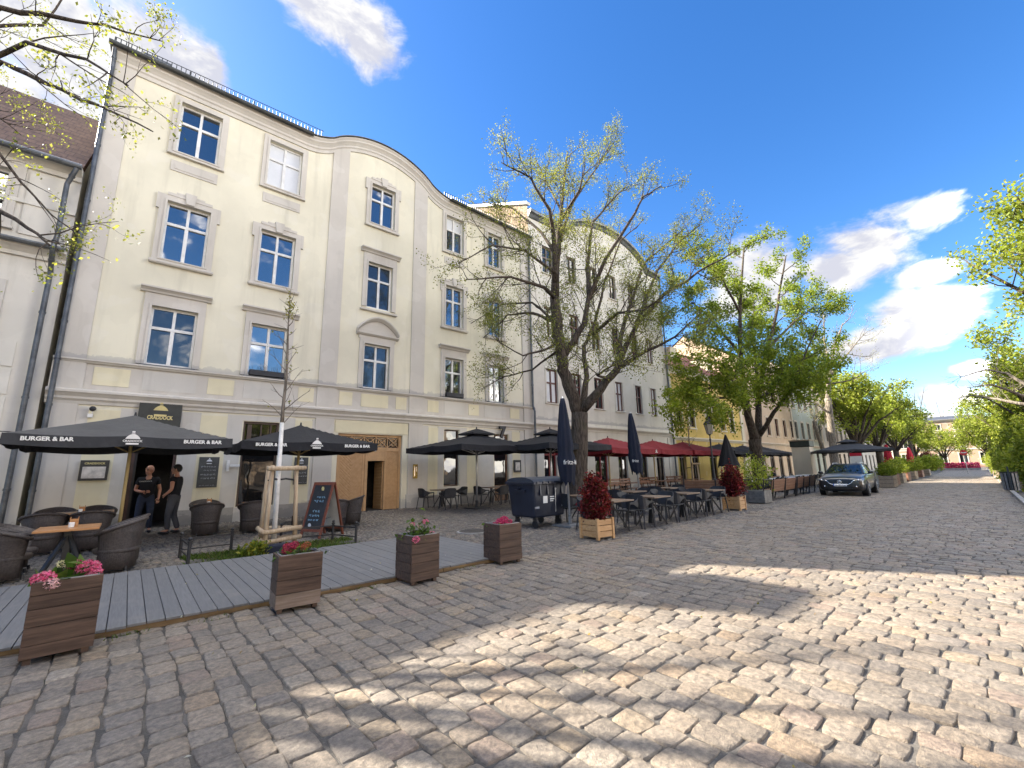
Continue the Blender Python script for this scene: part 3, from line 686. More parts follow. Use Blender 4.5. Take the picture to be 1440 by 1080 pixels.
# rough side wall above the cream roof
def rubble(name):
    m, t, b = newmat(name); co = t.n('ShaderNodeNewGeometry').outputs['Position']
    v = t.n('ShaderNodeTexVoronoi', Scale=5.0); t.nt.links.new(co, v.inputs['Vector']); n = t.noise(co, 12, 5, .7)
    c = t.mix(t.ss(n,.3,.7), (.17,.115,.07), (.36,.27,.175)); c = t.mix(t.ss(t.noise(co,1.4,4),.5,.7), c, (.42,.35,.25))
    t.nt.links.new(c, b.inputs['Base Color']); b.inputs['Roughness'].default_value = .95; t.nt.links.new(t.bump(t.math('ADD', n, v.outputs[0]), .8, .05), b.inputs['Normal']); return m
a = MB(); a.add([(wx0,Y0-.02,-.1),(wx0,27,-.1),(wx0,27,20.4),(wx0,23.7,20.4),(wx0,Y0-.02,17.3)],[(0,4,3,2,1)])
a.build('side_wall', rubble('rough_brick'), white, world=True)
a = MB(); a.bar((wx0+.02,Y0-.1,17.32),(wx0+.02,23.75,20.45),.34,.16); a.build('coping', WHITE, white, world=True)
a = MB()
for p, q in zip(xs2[:-1], xs2[1:]): a.add([(p,Y0-.3,wt(p)),(q,Y0-.3,wt(q)),(q,23.7,20.3),(p,23.7,20.3)],[(0,1,2,3)])
a.sweep([(x,Y0,wt(x)-.06) for x in xs2], [(0,-.4),(.1,-.36),(.2,-.2),(.3,-.1),(.33,.0),(.33,.06),(0,.06)])
a.build('roof', ZINC, white, world=True)
RB = mat('red_brown_window_paint', (.10,.028,.02), .5, .2, 4); GRW = mat('grey_brown_window_paint', (.16,.12,.10), .5, .2, 4)
for x0,x1 in wc:
    for fl,(z0,z1) in enumerate(((5.2,7.22),(9.1,11.05),(13.2,15.0))):
        q = sash(white, x0, x1, z0, z1, Y0-.02, RB if fl < 2 else GRW, GLASS2 if random.random() < .7 else CURT, tz=.4, fw=.08)
        b_ = MB(); y_ = Y0-.02; w_ = .1
        b_.box(x0-w_,y_-.03,z0-.06,x0,y_+.002,z1+w_); b_.box(x1,y_-.03,z0-.06,x1+w_,y_+.002,z1+w_); b_.box(x0,y_-.03,z1,x1,y_+.002,z1+w_); b_.build('surround', WW, q); sill(q, x0-.14, x1+.14, z0, y_, WW, .1, .06)
a = MB(); a.sweep([(wx0,Y0-.02,3.7),(wx1,Y0-.02,3.7)], [(0,0),(.05,0),(.08,.1),(.2,.2),(.24,.24),(.24,.32),(0,.36)]); a.build('string_course', WW, white, world=True)
REDD = mat('red_door_paint', (.20,.02,.018), .45, .2, 4)
for i, h in enumerate(gh): sash(white, h[0],h[1],max(h[2],0),h[3], Y0-.02, REDD if i in (0,2) else BROWN, GLASSD, tz=.25, fw=.09, name='door' if h[2] < 0 else 'shop_window')
MB().box(16.5,Y0-.08,0,17.1,Y0-.021,3.6).build('pilaster', WW, white, world=True); MB().box(30.3,Y0-.07,0,31.0,Y0-.021,3.6).build('pilaster', WW, white, world=True)
downpipe(white, [(30.9,Y0-.25,16.8),(30.9,Y0-.2,16),(30.9,Y0-.2,.05)])
# ---- the lower houses down the street ------------------------------------
def house(name, label, x0, x1, Y, zw, zr, wallm, trimm, roofm, wins, floors, fm, ground=(.1,2.9), dormers=0, chim=(), gcols=None, dyr=4.5, skew=0):
    r = root_at(name, x0, label, 'building', None, Y); a = MB(); hs = []
    for (c0, c1) in wins:
        for z0, z1 in floors: hs.append((c0,c1,z0,z1))
    gs = [(c0-.1,c1+.1,ground[0],ground[1]) for c0,c1 in (gcols or wins)]
    a.wall(x0, x1, -.1, zw, Y, hs+gs, .18)
    a.add([(x0,Y,-.1),(x0,Y+2*dyr,-.1),(x0,Y+2*dyr,zw),(x0,Y+dyr,zr),(x0,Y,zw)],[(0,4,3,2,1)]); a.add([(x1,Y,-.1),(x1,Y+2*dyr,-.1),(x1,Y+2*dyr,zw),(x1,Y+dyr,zr),(x1,Y,zw)],[(0,1,2,3,4)])
    a.build('wall', wallm, r, world=True)
    a = MB(); a.sweep([(x0,Y,zw-.5),(x1,Y,zw-.5)], [(0,0),(.06,0),(.1,.15),(.25,.3),(.35,.35),(.35,.45),(0,.5)]); a.sweep([(x0,Y,3.5),(x1,Y,3.5)], [(0,0),(.05,0),(.12,.12),(.2,.16),(.2,.26),(0,.3)])
    a.box(x0,Y-.07,0,x0+.45,Y+.001,zw-.5); a.box(x1-.45,Y-.07,0,x1,Y+.001,zw-.5); a.build('moulding', trimm, r, world=True)
    a = MB(); a.add([(x0-.05,Y-.4,zw-.02),(x1+.05,Y-.4,zw-.02),(x1+.05,Y+dyr,zr+.15),(x0-.05,Y+dyr,zr+.15)],[(0,1,2,3)]); a.add([(x0-.05,Y+dyr,zr+.15),(x1+.05,Y+dyr,zr+.15),(x1+.05,Y+2*dyr+.3,zw),(x0-.05,Y+2*dyr+.3,zw)],[(0,1,2,3)])
    rf = a.build('roof', roofm, r, world=True)
    for cx in chim: MB().box(cx,Y+dyr-1.5,zr-1.2,cx+.9,Y+dyr-.7,zr+1.1).build('chimney', TILER, rf)
    for k in range(dormers):
        cx = x0+(x1-x0)*(k+.5)/dormers; zz = zw+(zr-zw)*.28
        MB().box(cx-.55,Y+dyr*.2,zz,cx+.55,Y+dyr*.75,zz+1.25).build('dormer', trimm, rf)
    for i, h in enumerate(hs):
        q = sash(r, *h, Y, fm, GLASS2, tz=.35); y_ = Y; w_ = .14; b_ = MB()
        b_.box(h[0]-w_,y_-.05,h[2]-.1,h[0],y_+.002,h[3]+w_); b_.box(h[1],y_-.05,h[2]-.1,h[1]+w_,y_+.002,h[3]+w_); b_.box(h[0],y_-.05,h[3],h[1],y_+.002,h[3]+w_*1.4); b_.box(h[0]-w_-.05,y_-.1,h[2]-.2,h[1]+w_+.05,y_+.001,h[2]-.1); b_.build('surround', trimm, q)
    for i, h in enumerate(gs): sash(r, *h, Y, BROWN, GLASSD, tz=.25, name='shop_window' if i % 2 else 'door')
    return r
YEL = plaster('ochre_plaster', (.56,.41,.13), (.35,.28,.15), 0, .3); YT = plaster('ochre_house_trim', (.60,.55,.42), (.35,.33,.28), 0, .3)
house('town_house', 'ochre yellow two-storey house with pale trim under a dark red roof', 31.06, 44.5, Y0, 9.3, 13.2, YEL, YT, TILER, [(31.95,32.85),(34.0,34.9),(37.0,38.1),(39.8,40.6),(41.7,42.5)], [(4.65,6.45)], BROWN, dormers=2, chim=(31.3,), dyr=5)
PEA = plaster('peach_plaster', (.58,.44,.31), (.36,.30,.24), 0, .3); PT = plaster('peach_house_trim', (.60,.50,.38), (.4,.35,.3), 0, .3)
house('town_house', 'peach house with a balcony canopy, between the ochre house and the grey-green one', 44.6, 59.6, Y0+.1, 12.2, 15.5, PEA, PT, TILEL, [(46+2.5*i,47+2.5*i) for i in range(6)], [(4.6,6.5),(8.3,10.2)], RB, dyr=5)
GGR = plaster('grey_green_plaster', (.42,.43,.36), (.3,.3,.27), 0, .4)
house('town_house', 'grey-green house behind the bare tree', 59.7, 72, Y0+.3, 12.0, 15.5, GGR, PT, TILEL, [(60.8+2.4*i,61.7+2.4*i) for i in range(5)], [(4.6,6.6),(8.4,10.3)], GRW, dyr=5)
BEI = plaster('beige_plaster', (.52,.44,.35), (.35,.32,.28), 0, .4)
house('town_house', 'beige three-storey house beyond the grey-green house, mostly behind green trees', 72.1, 92, Y0+.8, 13.5, 17, BEI, PT, TILEL, [(73.2+2.6*i,74.2+2.6*i) for i in range(7)], [(4.6,6.6),(8.4,10.3)], GRW, dyr=5)
PAW = plaster('pale_plaster', (.60,.56,.48), (.4,.38,.35), 0, .4)
house('town_house', 'pale cream house farthest down the row, behind the round green trees', 92.1, 128, Y0+1.6, 10.5, 14, PAW, PT, TILER, [(93.5+3*i,94.5+3*i) for i in range(11)], [(4.6,6.6),(7.6,9.3)], GRW, dyr=5)
# ================================================================== trees and plants
def barkmat(name, c1, c2, sc_=1.0):
    if name in MC: return MC[name]
    m, t, b = newmat(name); co = t.n('ShaderNodeTexCoord').outputs['Object']
    v = t.vm('MULTIPLY', co, (9*sc_,9*sc_,1.6*sc_)); n = t.noise(v, 2.2, 7, .65); n2 = t.noise(co, 1.6, 4)
    c = t.mix(t.ss(n,.35,.68), c1, c2); c = t.mix(t.math('MULTIPLY', t.ss(n2,.55,.75), .35), c, (.09,.095,.05))
    t.nt.links.new(c, b.inputs['Base Color']); b.inputs['Roughness'].default_value = .9; b.inputs['Specular IOR Level'].default_value = .2
    t.nt.links.new(t.bump(n, 1.0, .04), b.inputs['Normal']); MC[name] = m; return m
BARK = barkmat('linden_bark', (.035,.028,.022), (.125,.10,.08)); BARKP = barkmat('pale_bark', (.10,.085,.07), (.30,.26,.21)); TWIG = barkmat('twig_bark', (.05,.04,.03), (.11,.085,.06), 3)
LEAF = leafmat('leaf', trans=.55)
def leaves(name, anchors, per, spread, size, cols, parent, seed, flat=0.0, drop=0.0, mtl=None):
    rg = np.random.default_rng(seed); A = np.repeat(np.asarray(anchors,'f').reshape(-1,3), per, axis=0); n = len(A)
    A = A + rg.normal(0, spread, (n,3)) + np.array([0,0,-drop])
    a = rg.normal(0,1,(n,3)); a /= np.linalg.norm(a,axis=1,keepdims=True); b = rg.normal(0,1,(n,3)); b[:,2] *= 1-flat; b -= a*(a*b).sum(1,keepdims=True); b /= np.linalg.norm(b,axis=1,keepdims=True)
    s = size*rg.uniform(.55,1.25,(n,1)); w_ = s*.62
    nrm = np.cross(a,b)
    V = np.stack([A-a*s*.5, A+b*w_*.5+nrm*s*.10, A+a*s*.5, A-b*w_*.5+nrm*s*.10],1).reshape(-1,3)
    F = np.arange(n*4).reshape(n,4); P = np.array(cols); c = P[rg.integers(0,len(P),n)]*rg.uniform(.75,1.25,(n,1))
    return npmesh(name, V, F, mtl or LEAF, np.repeat(c,4,axis=0), False, parent)
def wob(v, k, rg): return (v + Vector((rg.gauss(0,k), rg.gauss(0,k), rg.gauss(0,k)))).normalized()
class Tree:
    def __init__(s, seed): s.b = MB(); s.tips = []; s.rg = random.Random(seed); s.limbs = []
    def limb(s, pts, r0, r1, n=8):
        pts = [Vector(p) for p in pts]; out = []
        for i in range(len(pts)-1):
            for j in range(3):
                tt = j/3; p = pts[i].lerp(pts[i+1], tt)
                if 0 < i or j: p = p + Vector((s.rg.gauss(0,.5),s.rg.gauss(0,.5),s.rg.gauss(0,.4)))*min(r0*.35,.05)
                out.append(p)
        out.append(pts[-1]); k = len(out)
        rad = [r0 + (r1-r0)*(i/(k-1))**.8 for i in range(k)]
        s.b.tube(out, rad, n); s.limbs.append((out, rad))
    def twig(s, p, d, L, r, lev, up, dens):
        n = 4 if lev > 1 else 3; pts = [p]; dd = d
        for i in range(n):
            dd = wob(dd + Vector((0,0,up*.25)), .16, s.rg); pts.append(pts[-1] + dd*L/n)
        s.b.tube(pts, [r*(1-.75*i/n) for i in range(n+1)], 4 if lev > 1 else 3, cap=False)
        if lev <= 1:
            s.tips += pts[1:]
            return
        m = max(2, int(L*dens*s.rg.uniform(.8,1.2)*(1 if lev > 2 else 1.5)))
        for i in range(m):
            tt = s.rg.uniform(.2,1.0); q = tt*n; k = min(int(q), n-1); pp = pts[k].lerp(pts[k+1], q-k)
            ax = (pts[k+1]-pts[k]).normalized(); o = ax.orthogonal().normalized(); o = Matrix.Rotation(s.rg.uniform(0,6.283),3,ax) @ o
            a = s.rg.uniform(.45,1.0); nd = (ax*math.cos(a)+o*math.sin(a)).normalized()
            s.twig(pp, nd, L*s.rg.uniform(.32,.55)*(1.15-.4*tt), r*.45, lev-1, up, dens)
        s.tips.append(pts[-1])
    def sprout(s, per_m, L, lev=3, up=.5, dens=3.2, t0=.25, r=.03):
        for out, rad in s.limbs:
            k = len(out); ln = sum((out[i+1]-out[i]).length for i in range(k-1))
            for i in range(int(ln*per_m*(1-t0))+2):
                tt = t0 + (1-t0)*(s.rg.random()**.8); q = tt*(k-1); j = min(int(q), k-2); pp = out[j].lerp(out[j+1], q-j)
                ax = (out[j+1]-out[j]).normalized(); o = Matrix.Rotation(s.rg.uniform(0,6.283),3,ax) @ ax.orthogonal().normalized()
                a = s.rg.uniform(.5,1.1); nd = (ax*math.cos(a)+o*math.sin(a)).normalized()
                s.twig(pp, nd, L*s.rg.uniform(.5,1.15)*(1.1-.45*tt), min(r, rad[j]*.6), lev, up, dens)
def vp(root, px, py, dd=0.0):            # a point of a tree: direction of a photo point, at the tree's distance plus dd
    v = ray(px,py); h = Vector((math.sin(YAW), math.cos(YAW))); dist = root.x*h.x + root.y*h.y + dd
    q = v.x*h.x + v.y*h.y; tt = dist/q
    return Vector((v.x*tt, v.y*tt, EYE+v.z*tt)) - root
def trunk_flare(T, root_r, top, r_top, bend=(0,0,0)):
    pts = []; rad = []
    for i in range(9):
        f = i/8; pts.append(Vector(top)*f + Vector(bend)*math.sin(math.pi*f)); rad.append(root_r + (r_top-root_r)*min(1,f*1.3)**.5 + .16*root_r*math.exp(-f*14)*3)
    pts[0].z -= .05
    T.b.tube(pts, rad, 14)
def finish(T, name, loc, label, group, bark, lf):
    r = empty(name, loc, label, 'tree', group)
    T.b.build('trunk', bark, r, smooth=True)
    if lf: leaves('crown', [tuple(p) for p in T.tips], *lf[:4], r, lf[4] if len(lf) > 4 else 1)
    return r
YG = [(.26,.27,.05),(.33,.33,.08),(.21,.23,.045),(.38,.36,.12)]
YGB = [(.19,.215,.04),(.24,.25,.06),(.15,.18,.035),(.28,.28,.085)]
FRESH = [(.18,.25,.025),(.22,.28,.035),(.14,.20,.022),(.27,.31,.045)]
LUSH = [(.25,.31,.04),(.29,.34,.05),(.20,.26,.035),(.33,.36,.07)]
STREET = 'street trees along the pavement'
# big linden in young leaf in front of the pipes
r1 = Vector((13.2,11.5,0)); T = Tree(11); P = lambda x,y,d=0: vp(r1,x,y+max(0,335-y)*.24,d)
trunk_flare(T, .37, P(815,580), .33, (.05,0,0))
T.limb([P(815,585),P(803,549,-.1),P(793,520,-.2),P(789,498,-.2),P(784,464,0),P(780,420,.2)], .27, .21, 10)
T.limb([P(780,420,.2),P(784,350,.3),P(790,270,.5),P(798,175,.7)], .2, .03)
T.limb([P(781,400,.2),P(779,330,-.6),P(773,285,-1.2),P(747,223,-1.7),P(705,195,-2)], .13, .02)
T.limb([P(782,360,.2),P(762,325,1),P(721,279,1.8),P(679,268,2.4)], .1, .02)
T.limb([P(780,420,.2),P(765,404,-1),P(718,389,-2),P(655,393,-2.8)], .11, .02)
T.limb([P(785,455,0),P(750,440,1.2),P(715,443,2),P(680,475,2.6)], .09, .02)
T.limb([P(787,480),P(765,492,-1),P(735,500,-1.8),P(700,480,-2.4)], .07, .015)
T.limb([P(790,505,-.2),P(806,480,-.3),P(820,455,-.4),P(829,420,-.5),P(850,365,-.8),P(887,303,-1.2),P(904,258,-1.4),P(931,238,-1.6)], .17, .02)
T.limb([P(829,420,-.5),P(826,377,.4),P(833,306,.9),P(862,262,1.4),P(884,232,1.6)], .11, .02)
T.limb([P(787,340,.3),P(805,270,1.2),P(839,205,2),P(858,170,2.4)], .09, .02)
T.limb([P(792,290,.4),P(772,240,1.4),P(752,185,2.0)], .07, .02); T.limb([P(790,300,.4),P(815,245,-1),P(823,200,-1.4)], .07, .02)
T.limb([P(818,580,.1),P(823,545,.6),P(824,529,.8),P(822,487,1.4),P(836,455,2),P(850,400,2.8),P(872,340,3.2),P(905,300,3.6)], .16, .02)
T.limb([P(820,575,-.1),P(844,547,-.5),P(867,520,-.9),P(873,504,-1.0),P(898,453,-1.3),P(934,415,-1.6),P(981,383,-2),P(1035,352,-2.4)], .21, .02, 9)
T.limb([P(868,518,-.9),P(911,493,-1.5),P(951,473,-2.2),P(985,440,-2.6)], .1, .015)
T.limb([P(868,512,-.9),P(875,464,0),P(889,420,.8),P(905,370,1.4),P(960,320,1.8)], .12, .02)
T.limb([P(895,455,-1.3),P(925,380,-.5),P(955,340,.4),P(985,310,.8)], .08, .015)
T.limb([P(855,532,-.7),P(840,528,-2),P(855,518,-3),P(890,500,-3.6)], .07, .015)
T.limb([P(834,470,-.4),P(870,440,-2),P(905,436,-3),P(950,405,-3.6)], .08, .015)
T.limb([P(785,455),P(748,425,2),P(705,428,3),P(662,455,3.5)], .075, .015); T.limb([P(788,490),P(748,520,1),P(708,530,2),P(680,545,2.4)], .06, .012); T.limb([P(783,385),P(738,352,-1),P(692,345,-2),P(645,370,-3)], .075, .015)
T.sprout(2.2, 2.0, 3, .38, 3.5, .14, .022)
finish(T, 'linden_tree', r1, 'large sparse linden in young leaf, forked trunk standing behind the dustbin', STREET, BARK, (5,.11,.07,YGB,2))
# second, denser tree
r2 = Vector((31.0,11.3,0)); T = Tree(23); P = lambda x,y,d=0: vp(r2,x,y,d)
trunk_flare(T, .42, P(1061,618), .38)
T.limb([P(1061,620),P(1052,585,-.4),P(1046,545,-.6),P(1040,480,-.6),P(1041,420,-.3),P(1046,350,0)], .3, .05, 10)
T.limb([P(1064,622),P(1067,590,.3),P(1066,550,.6),P(1083,480,1),P(1096,410,1.2),P(1105,360,1)], .28, .04, 10)
T.limb([P(1068,612),P(1088,580,-1),P(1105,560,-2),P(1125,515,-3),P(1155,450,-3.6)], .17, .03)
T.limb([P(1048,565,-.5),P(1020,545,-1.6),P(985,540,-2.6),P(945,560,-3.4)], .15, .03)
T.limb([P(1042,500,-.6),P(1010,460,.8),P(975,425,1.8),P(950,440,2.6)], .12, .02); T.limb([P(1041,440,-.4),P(1015,390,-1.4),P(985,365,-2.4)], .1, .02)
T.limb([P(1080,490,.9),P(1120,450,2.2),P(1160,420,3.4)], .12, .02); T.limb([P(1046,540,-.6),P(1010,510,-2.6),P(960,500,-4.2)], .12, .02); T.limb([P(1066,550,.6),P(1060,480,3),P(1060,420,4.4)], .13, .02)
T.limb([P(1055,590,-.3),P(1040,560,-3),P(1010,560,-5),P(985,580,-5.6)], .1, .02); T.limb([P(1070,560,.4),P(1105,545,-2.4),P(1140,520,-4)], .1, .02); T.limb([P(1070,560,.4),P(1110,525,2),P(1150,500,3)], .1, .02)
T.sprout(1.5, 2.8, 3, .15, 2.7, .2, .04)
finish(T, 'linden_tree', r2, 'full green linden with a double trunk, standing between the lamp post and the dark car', STREET, BARK, (9,.19,.175,FRESH,4))
# pale bare tree with a broken stem
r3 = Vector((47.5,11.0,0)); T = Tree(31); P = lambda x,y,d=0: vp(r3,x,y,d)
trunk_flare(T, .38, P(1164,560), .27)
T.limb([P(1164,565),P(1166,530),P(1172,490),P(1185,455)], .25, .05, 9); T.limb([P(1165,540),P(1150,510,-1),P(1140,470,-2)], .14, .03); T.limb([P(1166,530),P(1190,500,1),P(1215,470,2)], .12, .03)
T.limb([P(1166,520),P(1160,480,2),P(1158,440,3)], .12, .03); T.limb([P(1164,580),P(1145,565,-1),P(1130,570,-2)], .1, .03); T.limb([P(1166,540),P(1195,535,-1.5),P(1220,520,-2.5)], .09, .02)
T.limb([P(1160,640,-.4),P(1150,610,-.8),P(1144,592,-1)], .2, .12)
T.sprout(1.4, 3.2, 3, .5, 2.0, .2, .04)
finish(T, 'bare_tree', r3, 'tall bare tree with pale bark and a broken side stem beyond the green linden', STREET, BARKP, (1,.12,.10,YG,5))
def round_tree(name, loc, seed, hf, rt, cz, rx, rz, label, group, bark, cols, per=6, size=.22, nl=12, spread=.22, sp=1.0, L=2.2, lean=(0,0), lev=3):
    loc = Vector(loc); T = Tree(seed); rg = T.rg
    trunk_flare(T, rt, (lean[0]*.4,lean[1]*.4,hf), rt*.8)
    for i in range(nl):
        a = 6.283*i/nl + rg.uniform(-.3,.3); e = rg.uniform(-.35,1.0); rr = rx*rg.uniform(.55,.85)*math.sqrt(max(.1,1-max(e,0)**2*.9))
        end = Vector((math.cos(a)*rr+lean[0], math.sin(a)*rr+lean[1], cz+e*rz*.72)); st = Vector((lean[0]*.3,lean[1]*.3,hf*rg.uniform(.85,1.0)))
        mid = st.lerp(end,.5) + Vector((0,0,rg.uniform(-.1,.6)))
        T.limb([st, mid, end], rt*rg.uniform(.3,.5), .03, 6)
    T.sprout(sp, L, lev, .2, 2.4, .25, .035)
    return finish(T, name, loc, label, group, bark, (max(3,per-2),spread,size*.9,cols,seed))
for i,(x,y,lb,sz) in enumerate(((59,11.4,'round light green tree, nearest of the row behind the dark car',1.05),(71,11.6,'round light green tree, second of the row behind the dark car',1.0),(84,11.8,'round light green tree with low spreading branches at the far end of the row',.95))):
    round_tree('linden_tree', (x,y,0), 41+i, 3.2, .42, 7.4*sz, 5.2*sz, 4.2*sz, lb, STREET, BARK, LUSH, 8, .30, 13, .3, .8, 2.6)
# tree whose branches hang in from the left edge
r0 = Vector((-4.6,11.5,0)); T = Tree(53); P = lambda x,y,d=0: vp(r0,x,y,d)
trunk_flare(T, .40, (0.1,0,4.2), .34)
F0 = Vector((.1,0,4.1))
for pts, a, b in (([F0,P(-130,70),P(0,12,.3),P(85,25,.4),P(150,38,.5),P(228,58,.6)],.085,.008),([F0,P(-120,190,-.4),P(0,85,-.5),P(60,115,-.5),P(140,150,-.6),P(215,185,-.6)],.07,.008),
    ([F0,P(-110,260,.5),P(-20,190,.8),P(30,255,1),P(70,300,1.1),P(115,335,1.1)],.045,.006),([F0,P(-60,40,1),P(60,35,1.6),P(110,-30,1.8)],.06,.01),([F0,P(-90,200,1.2),P(-20,150,1.5),P(30,190,1.8)],.045,.006),
    ([F0,P(-90,300,-.6),P(-10,290,-.8),P(40,320,-.9),P(70,345,-1)],.06,.01),([F0,P(-70,110,-1),P(40,60,-1.3),P(120,85,-1.4),P(180,120,-1.5)],.05,.008)):
    T.limb(pts, a, b)
for q in ((-3,-3,9),(-4.5,0,10),(-2,3.5,11),(0,0,14),(-3.5,2,13),(1.0,3,12)):
    T.limb([F0, Vector((q[0]*.35,q[1]*.35,F0.z+(q[2]-F0.z)*.5)), Vector(q)], .15, .02)
T.sprout(1.15, 1.15, 3, .05, 3.0, .3, .010)
finish(T, 'linden_tree', r0, 'linden reaching in from the top left corner with thin budding branches', STREET, BARK, (3,.06,.048,YGB,9))
# trees along the right edge
RG = 'trees along the right side of the street'
for i,(x,y,cz,rx,rz,lb) in enumerate(((26.5,-2.7,9.2,4.4,3.9,'big leafy green tree leaning in at the right edge, nearest of the right row'),(44.0,-1.5,6.5,4.0,4.2,'leafy light green tree in the right row behind the big one'),(60,-.4,6.2,4.2,4.0,'light green tree farthest along the right side'))):
    round_tree('linden_tree', (x,y,0), 61+i, 3.0 if i else 5.2, .36, cz, rx, rz, lb, RG, BARK, LUSH, 7, .19 if i == 0 else .26, 14, .24, 1.0, 2.4)
rb = Vector((34.0,-2.2,0)); T = Tree(71); P = lambda x,y,d=0: vp(rb,x,y,d)
trunk_flare(T, .3, (0,0,4.0), .24)
for pts in ([(0,0,3.9),P(1450,570),P(1405,562,1),P(1370,556,2),P(1345,560,2.5)],[(0,0,3.9),P(1448,545,1),P(1415,525,1.6),P(1385,520,2),P(1350,530,2.4)],[(0,0,3.9),P(1455,560,-1),P(1425,552,-1.4),P(1395,540,-1.8),P(1360,545,-2)],[(0,0,3.9),P(1470,500,1),P(1440,480,2)],[(0,0,3.9),P(1500,500),P(1520,460)]):
    T.limb(pts, .12, .015)
T.sprout(2.2, 1.4, 3, .1, 2.6, .3, .02)
finish(T, 'bare_tree', rb, 'bare tree with long drooping branches reaching in at the right below the leafy crown', RG, BARKP, None)
# far bare trees behind the villa
for i,(px,d,s) in enumerate(((1285,112,1.1),(1352,205,1.5),(1325,215,1.3))):
    q = D(px,d); T = Tree(81+i); trunk_flare(T, .4, (0,0,5*s), .3)
    for k in range(9):
        a = k*.7; T.limb([(0,0,4.6*s),(math.cos(a)*1.6*s,math.sin(a)*1.6*s,8*s),(math.cos(a)*(2.2+k%3)*s,math.sin(a)*(2.2+k%3)*s,(11+k%4)*s)], .16, .03, 6)
    T.sprout(.9, 2.6*s, 2, .5, 1.5, .3, .05)
    finish(T, 'bare_tree', q, ('bare tree with forked crown at the end of the street, left of the brick villa','bare tree rising behind the right part of the villa roof','bare tree rising behind the left part of the villa roof')[i], 'bare trees at the end of the street', BARK, None)
def bush(name, loc, rx, ry, h, n, size, cols, label, cat, group=None, seed=1, base=.1, stems=7, cone=0.0):
    r = empty(name, loc, label, cat, group); rg = np.random.default_rng(seed); s = MB()
    for i in range(stems):
        a = rg.uniform(0,6.283); k = rg.uniform(.1,.6); s.tube([(0,0,-.0),(math.cos(a)*rx*k*.5,math.sin(a)*ry*k*.5,base+h*.4),(math.cos(a)*rx*k,math.sin(a)*ry*k,base+h*rg.uniform(.6,.95))],[.02,.012,.004],4)
    s.build('stem', TWIG, r)
    u = rg.normal(0,1,(n,3)); u /= np.linalg.norm(u,axis=1,keepdims=True); rad = rg.uniform(.25,1,(n,1))**.5
    lump = 1+.2*np.sin(u[:,0:1]*5+seed)+.17*np.sin(u[:,2:3]*7+u[:,1:2]*6+seed*2)+.10*rg.normal(0,1,(n,1))
    p = u*rad*lump; z = p[:,2]*.5+.5; k = 1-cone*np.clip(z,0,1)
    A = np.stack([p[:,0]*rx*k, p[:,1]*ry*k, base+z*h],1)
    leaves('foliage', A, 3, size*.5, size, cols, r, seed); return r
# ================================================================== the terrace
def cloth(name, col, rough=.8, var=.15):
    if name in MC: return MC[name]
    m, t, b = newmat(name); co = t.n('ShaderNodeTexCoord').outputs['Object']
    n = t.noise(co, 1.4, 5, .6); n2 = t.noise(co, 9, 4)
    f = t.math('ADD', t.math('MULTIPLY', n, .7), t.math('MULTIPLY', n2, .3))
    t.nt.links.new(t.mix(t.ss(f,.3,.7), tuple(x*(1-var) for x in col), tuple(x*(1+var) for x in col)), b.inputs['Base Color'])
    b.inputs['Roughness'].default_value = rough; b.inputs['Specular IOR Level'].default_value = .3
    t.nt.links.new(t.bump(t.math('ADD', n2, t.math('MULTIPLY', t.noise(co, 220, 2), .3)), .25, .02), b.inputs['Normal'])
    MC[name] = m; return m
BLK = cloth('black_canvas', (.016,.017,.021)); CHAR = cloth('charcoal_canvas', (.040,.042,.046)); GREYC = cloth('faded_charcoal_canvas', (.075,.075,.075)); REDC = cloth('dark_red_canvas', (.16,.012,.018)); NAVY = cloth('dark_blue_canvas', (.010,.014,.028)); REDB = cloth('bright_red_canvas', (.45,.02,.04))
PRINT = mat('white_print', (.75,.75,.72), .7, .05, 5); GOLDP = mat('gold_print', (.62,.52,.22), .5, .1, 5)
ALU = mat('brushed_aluminium', (.62,.62,.62), .35, .1, 5, metal=.8); IRON = mat('black_iron', (.018,.018,.02), .5, .2, 6, .1, 60); STEELG = mat('galvanised_steel', (.30,.31,.32), .45, .3, 5, metal=.5)
POLEW = wood('pale_pole_wood', (.42,.31,.13), (.55,.43,.21), 1, 'z'); CHROME = mat('chrome', (.8,.8,.8), .12, .05, 5, metal=1)
def burger_logo(parent, loc, rot, s, m, name='logo', txt=True):
    a = MB(); d = .004*1
    dome = [(-.5+1.0*i/12, .12+.42*math.sin(math.pi*i/12)**.7) for i in range(13)]
    a.prism([(x*s,z*s) for x,z in dome]+[(.5*s,.12*s),(-.5*s,.12*s)][::-1][:0] or [(x*s,z*s) for x,z in dome], -d, d)
    a.box(-.12*s,-d,.56*s,.12*s,d,.6*s); a.box(-.1*s,-d,.66*s,.1*s,d,.8*s)
    a.box(-.42*s,-d,-.36*s,.42*s,d,-.22*s)
    o = a.build(name, m, parent); o.location = loc; o.rotation_euler = rot
    if txt:
        l = lettering('CRADDOCK', .24*s, m, o, 'lettering', (0,-d*1.2,-.06*s), (math.pi/2,0,0), .002, .008*s, 1.3*s)
    return o
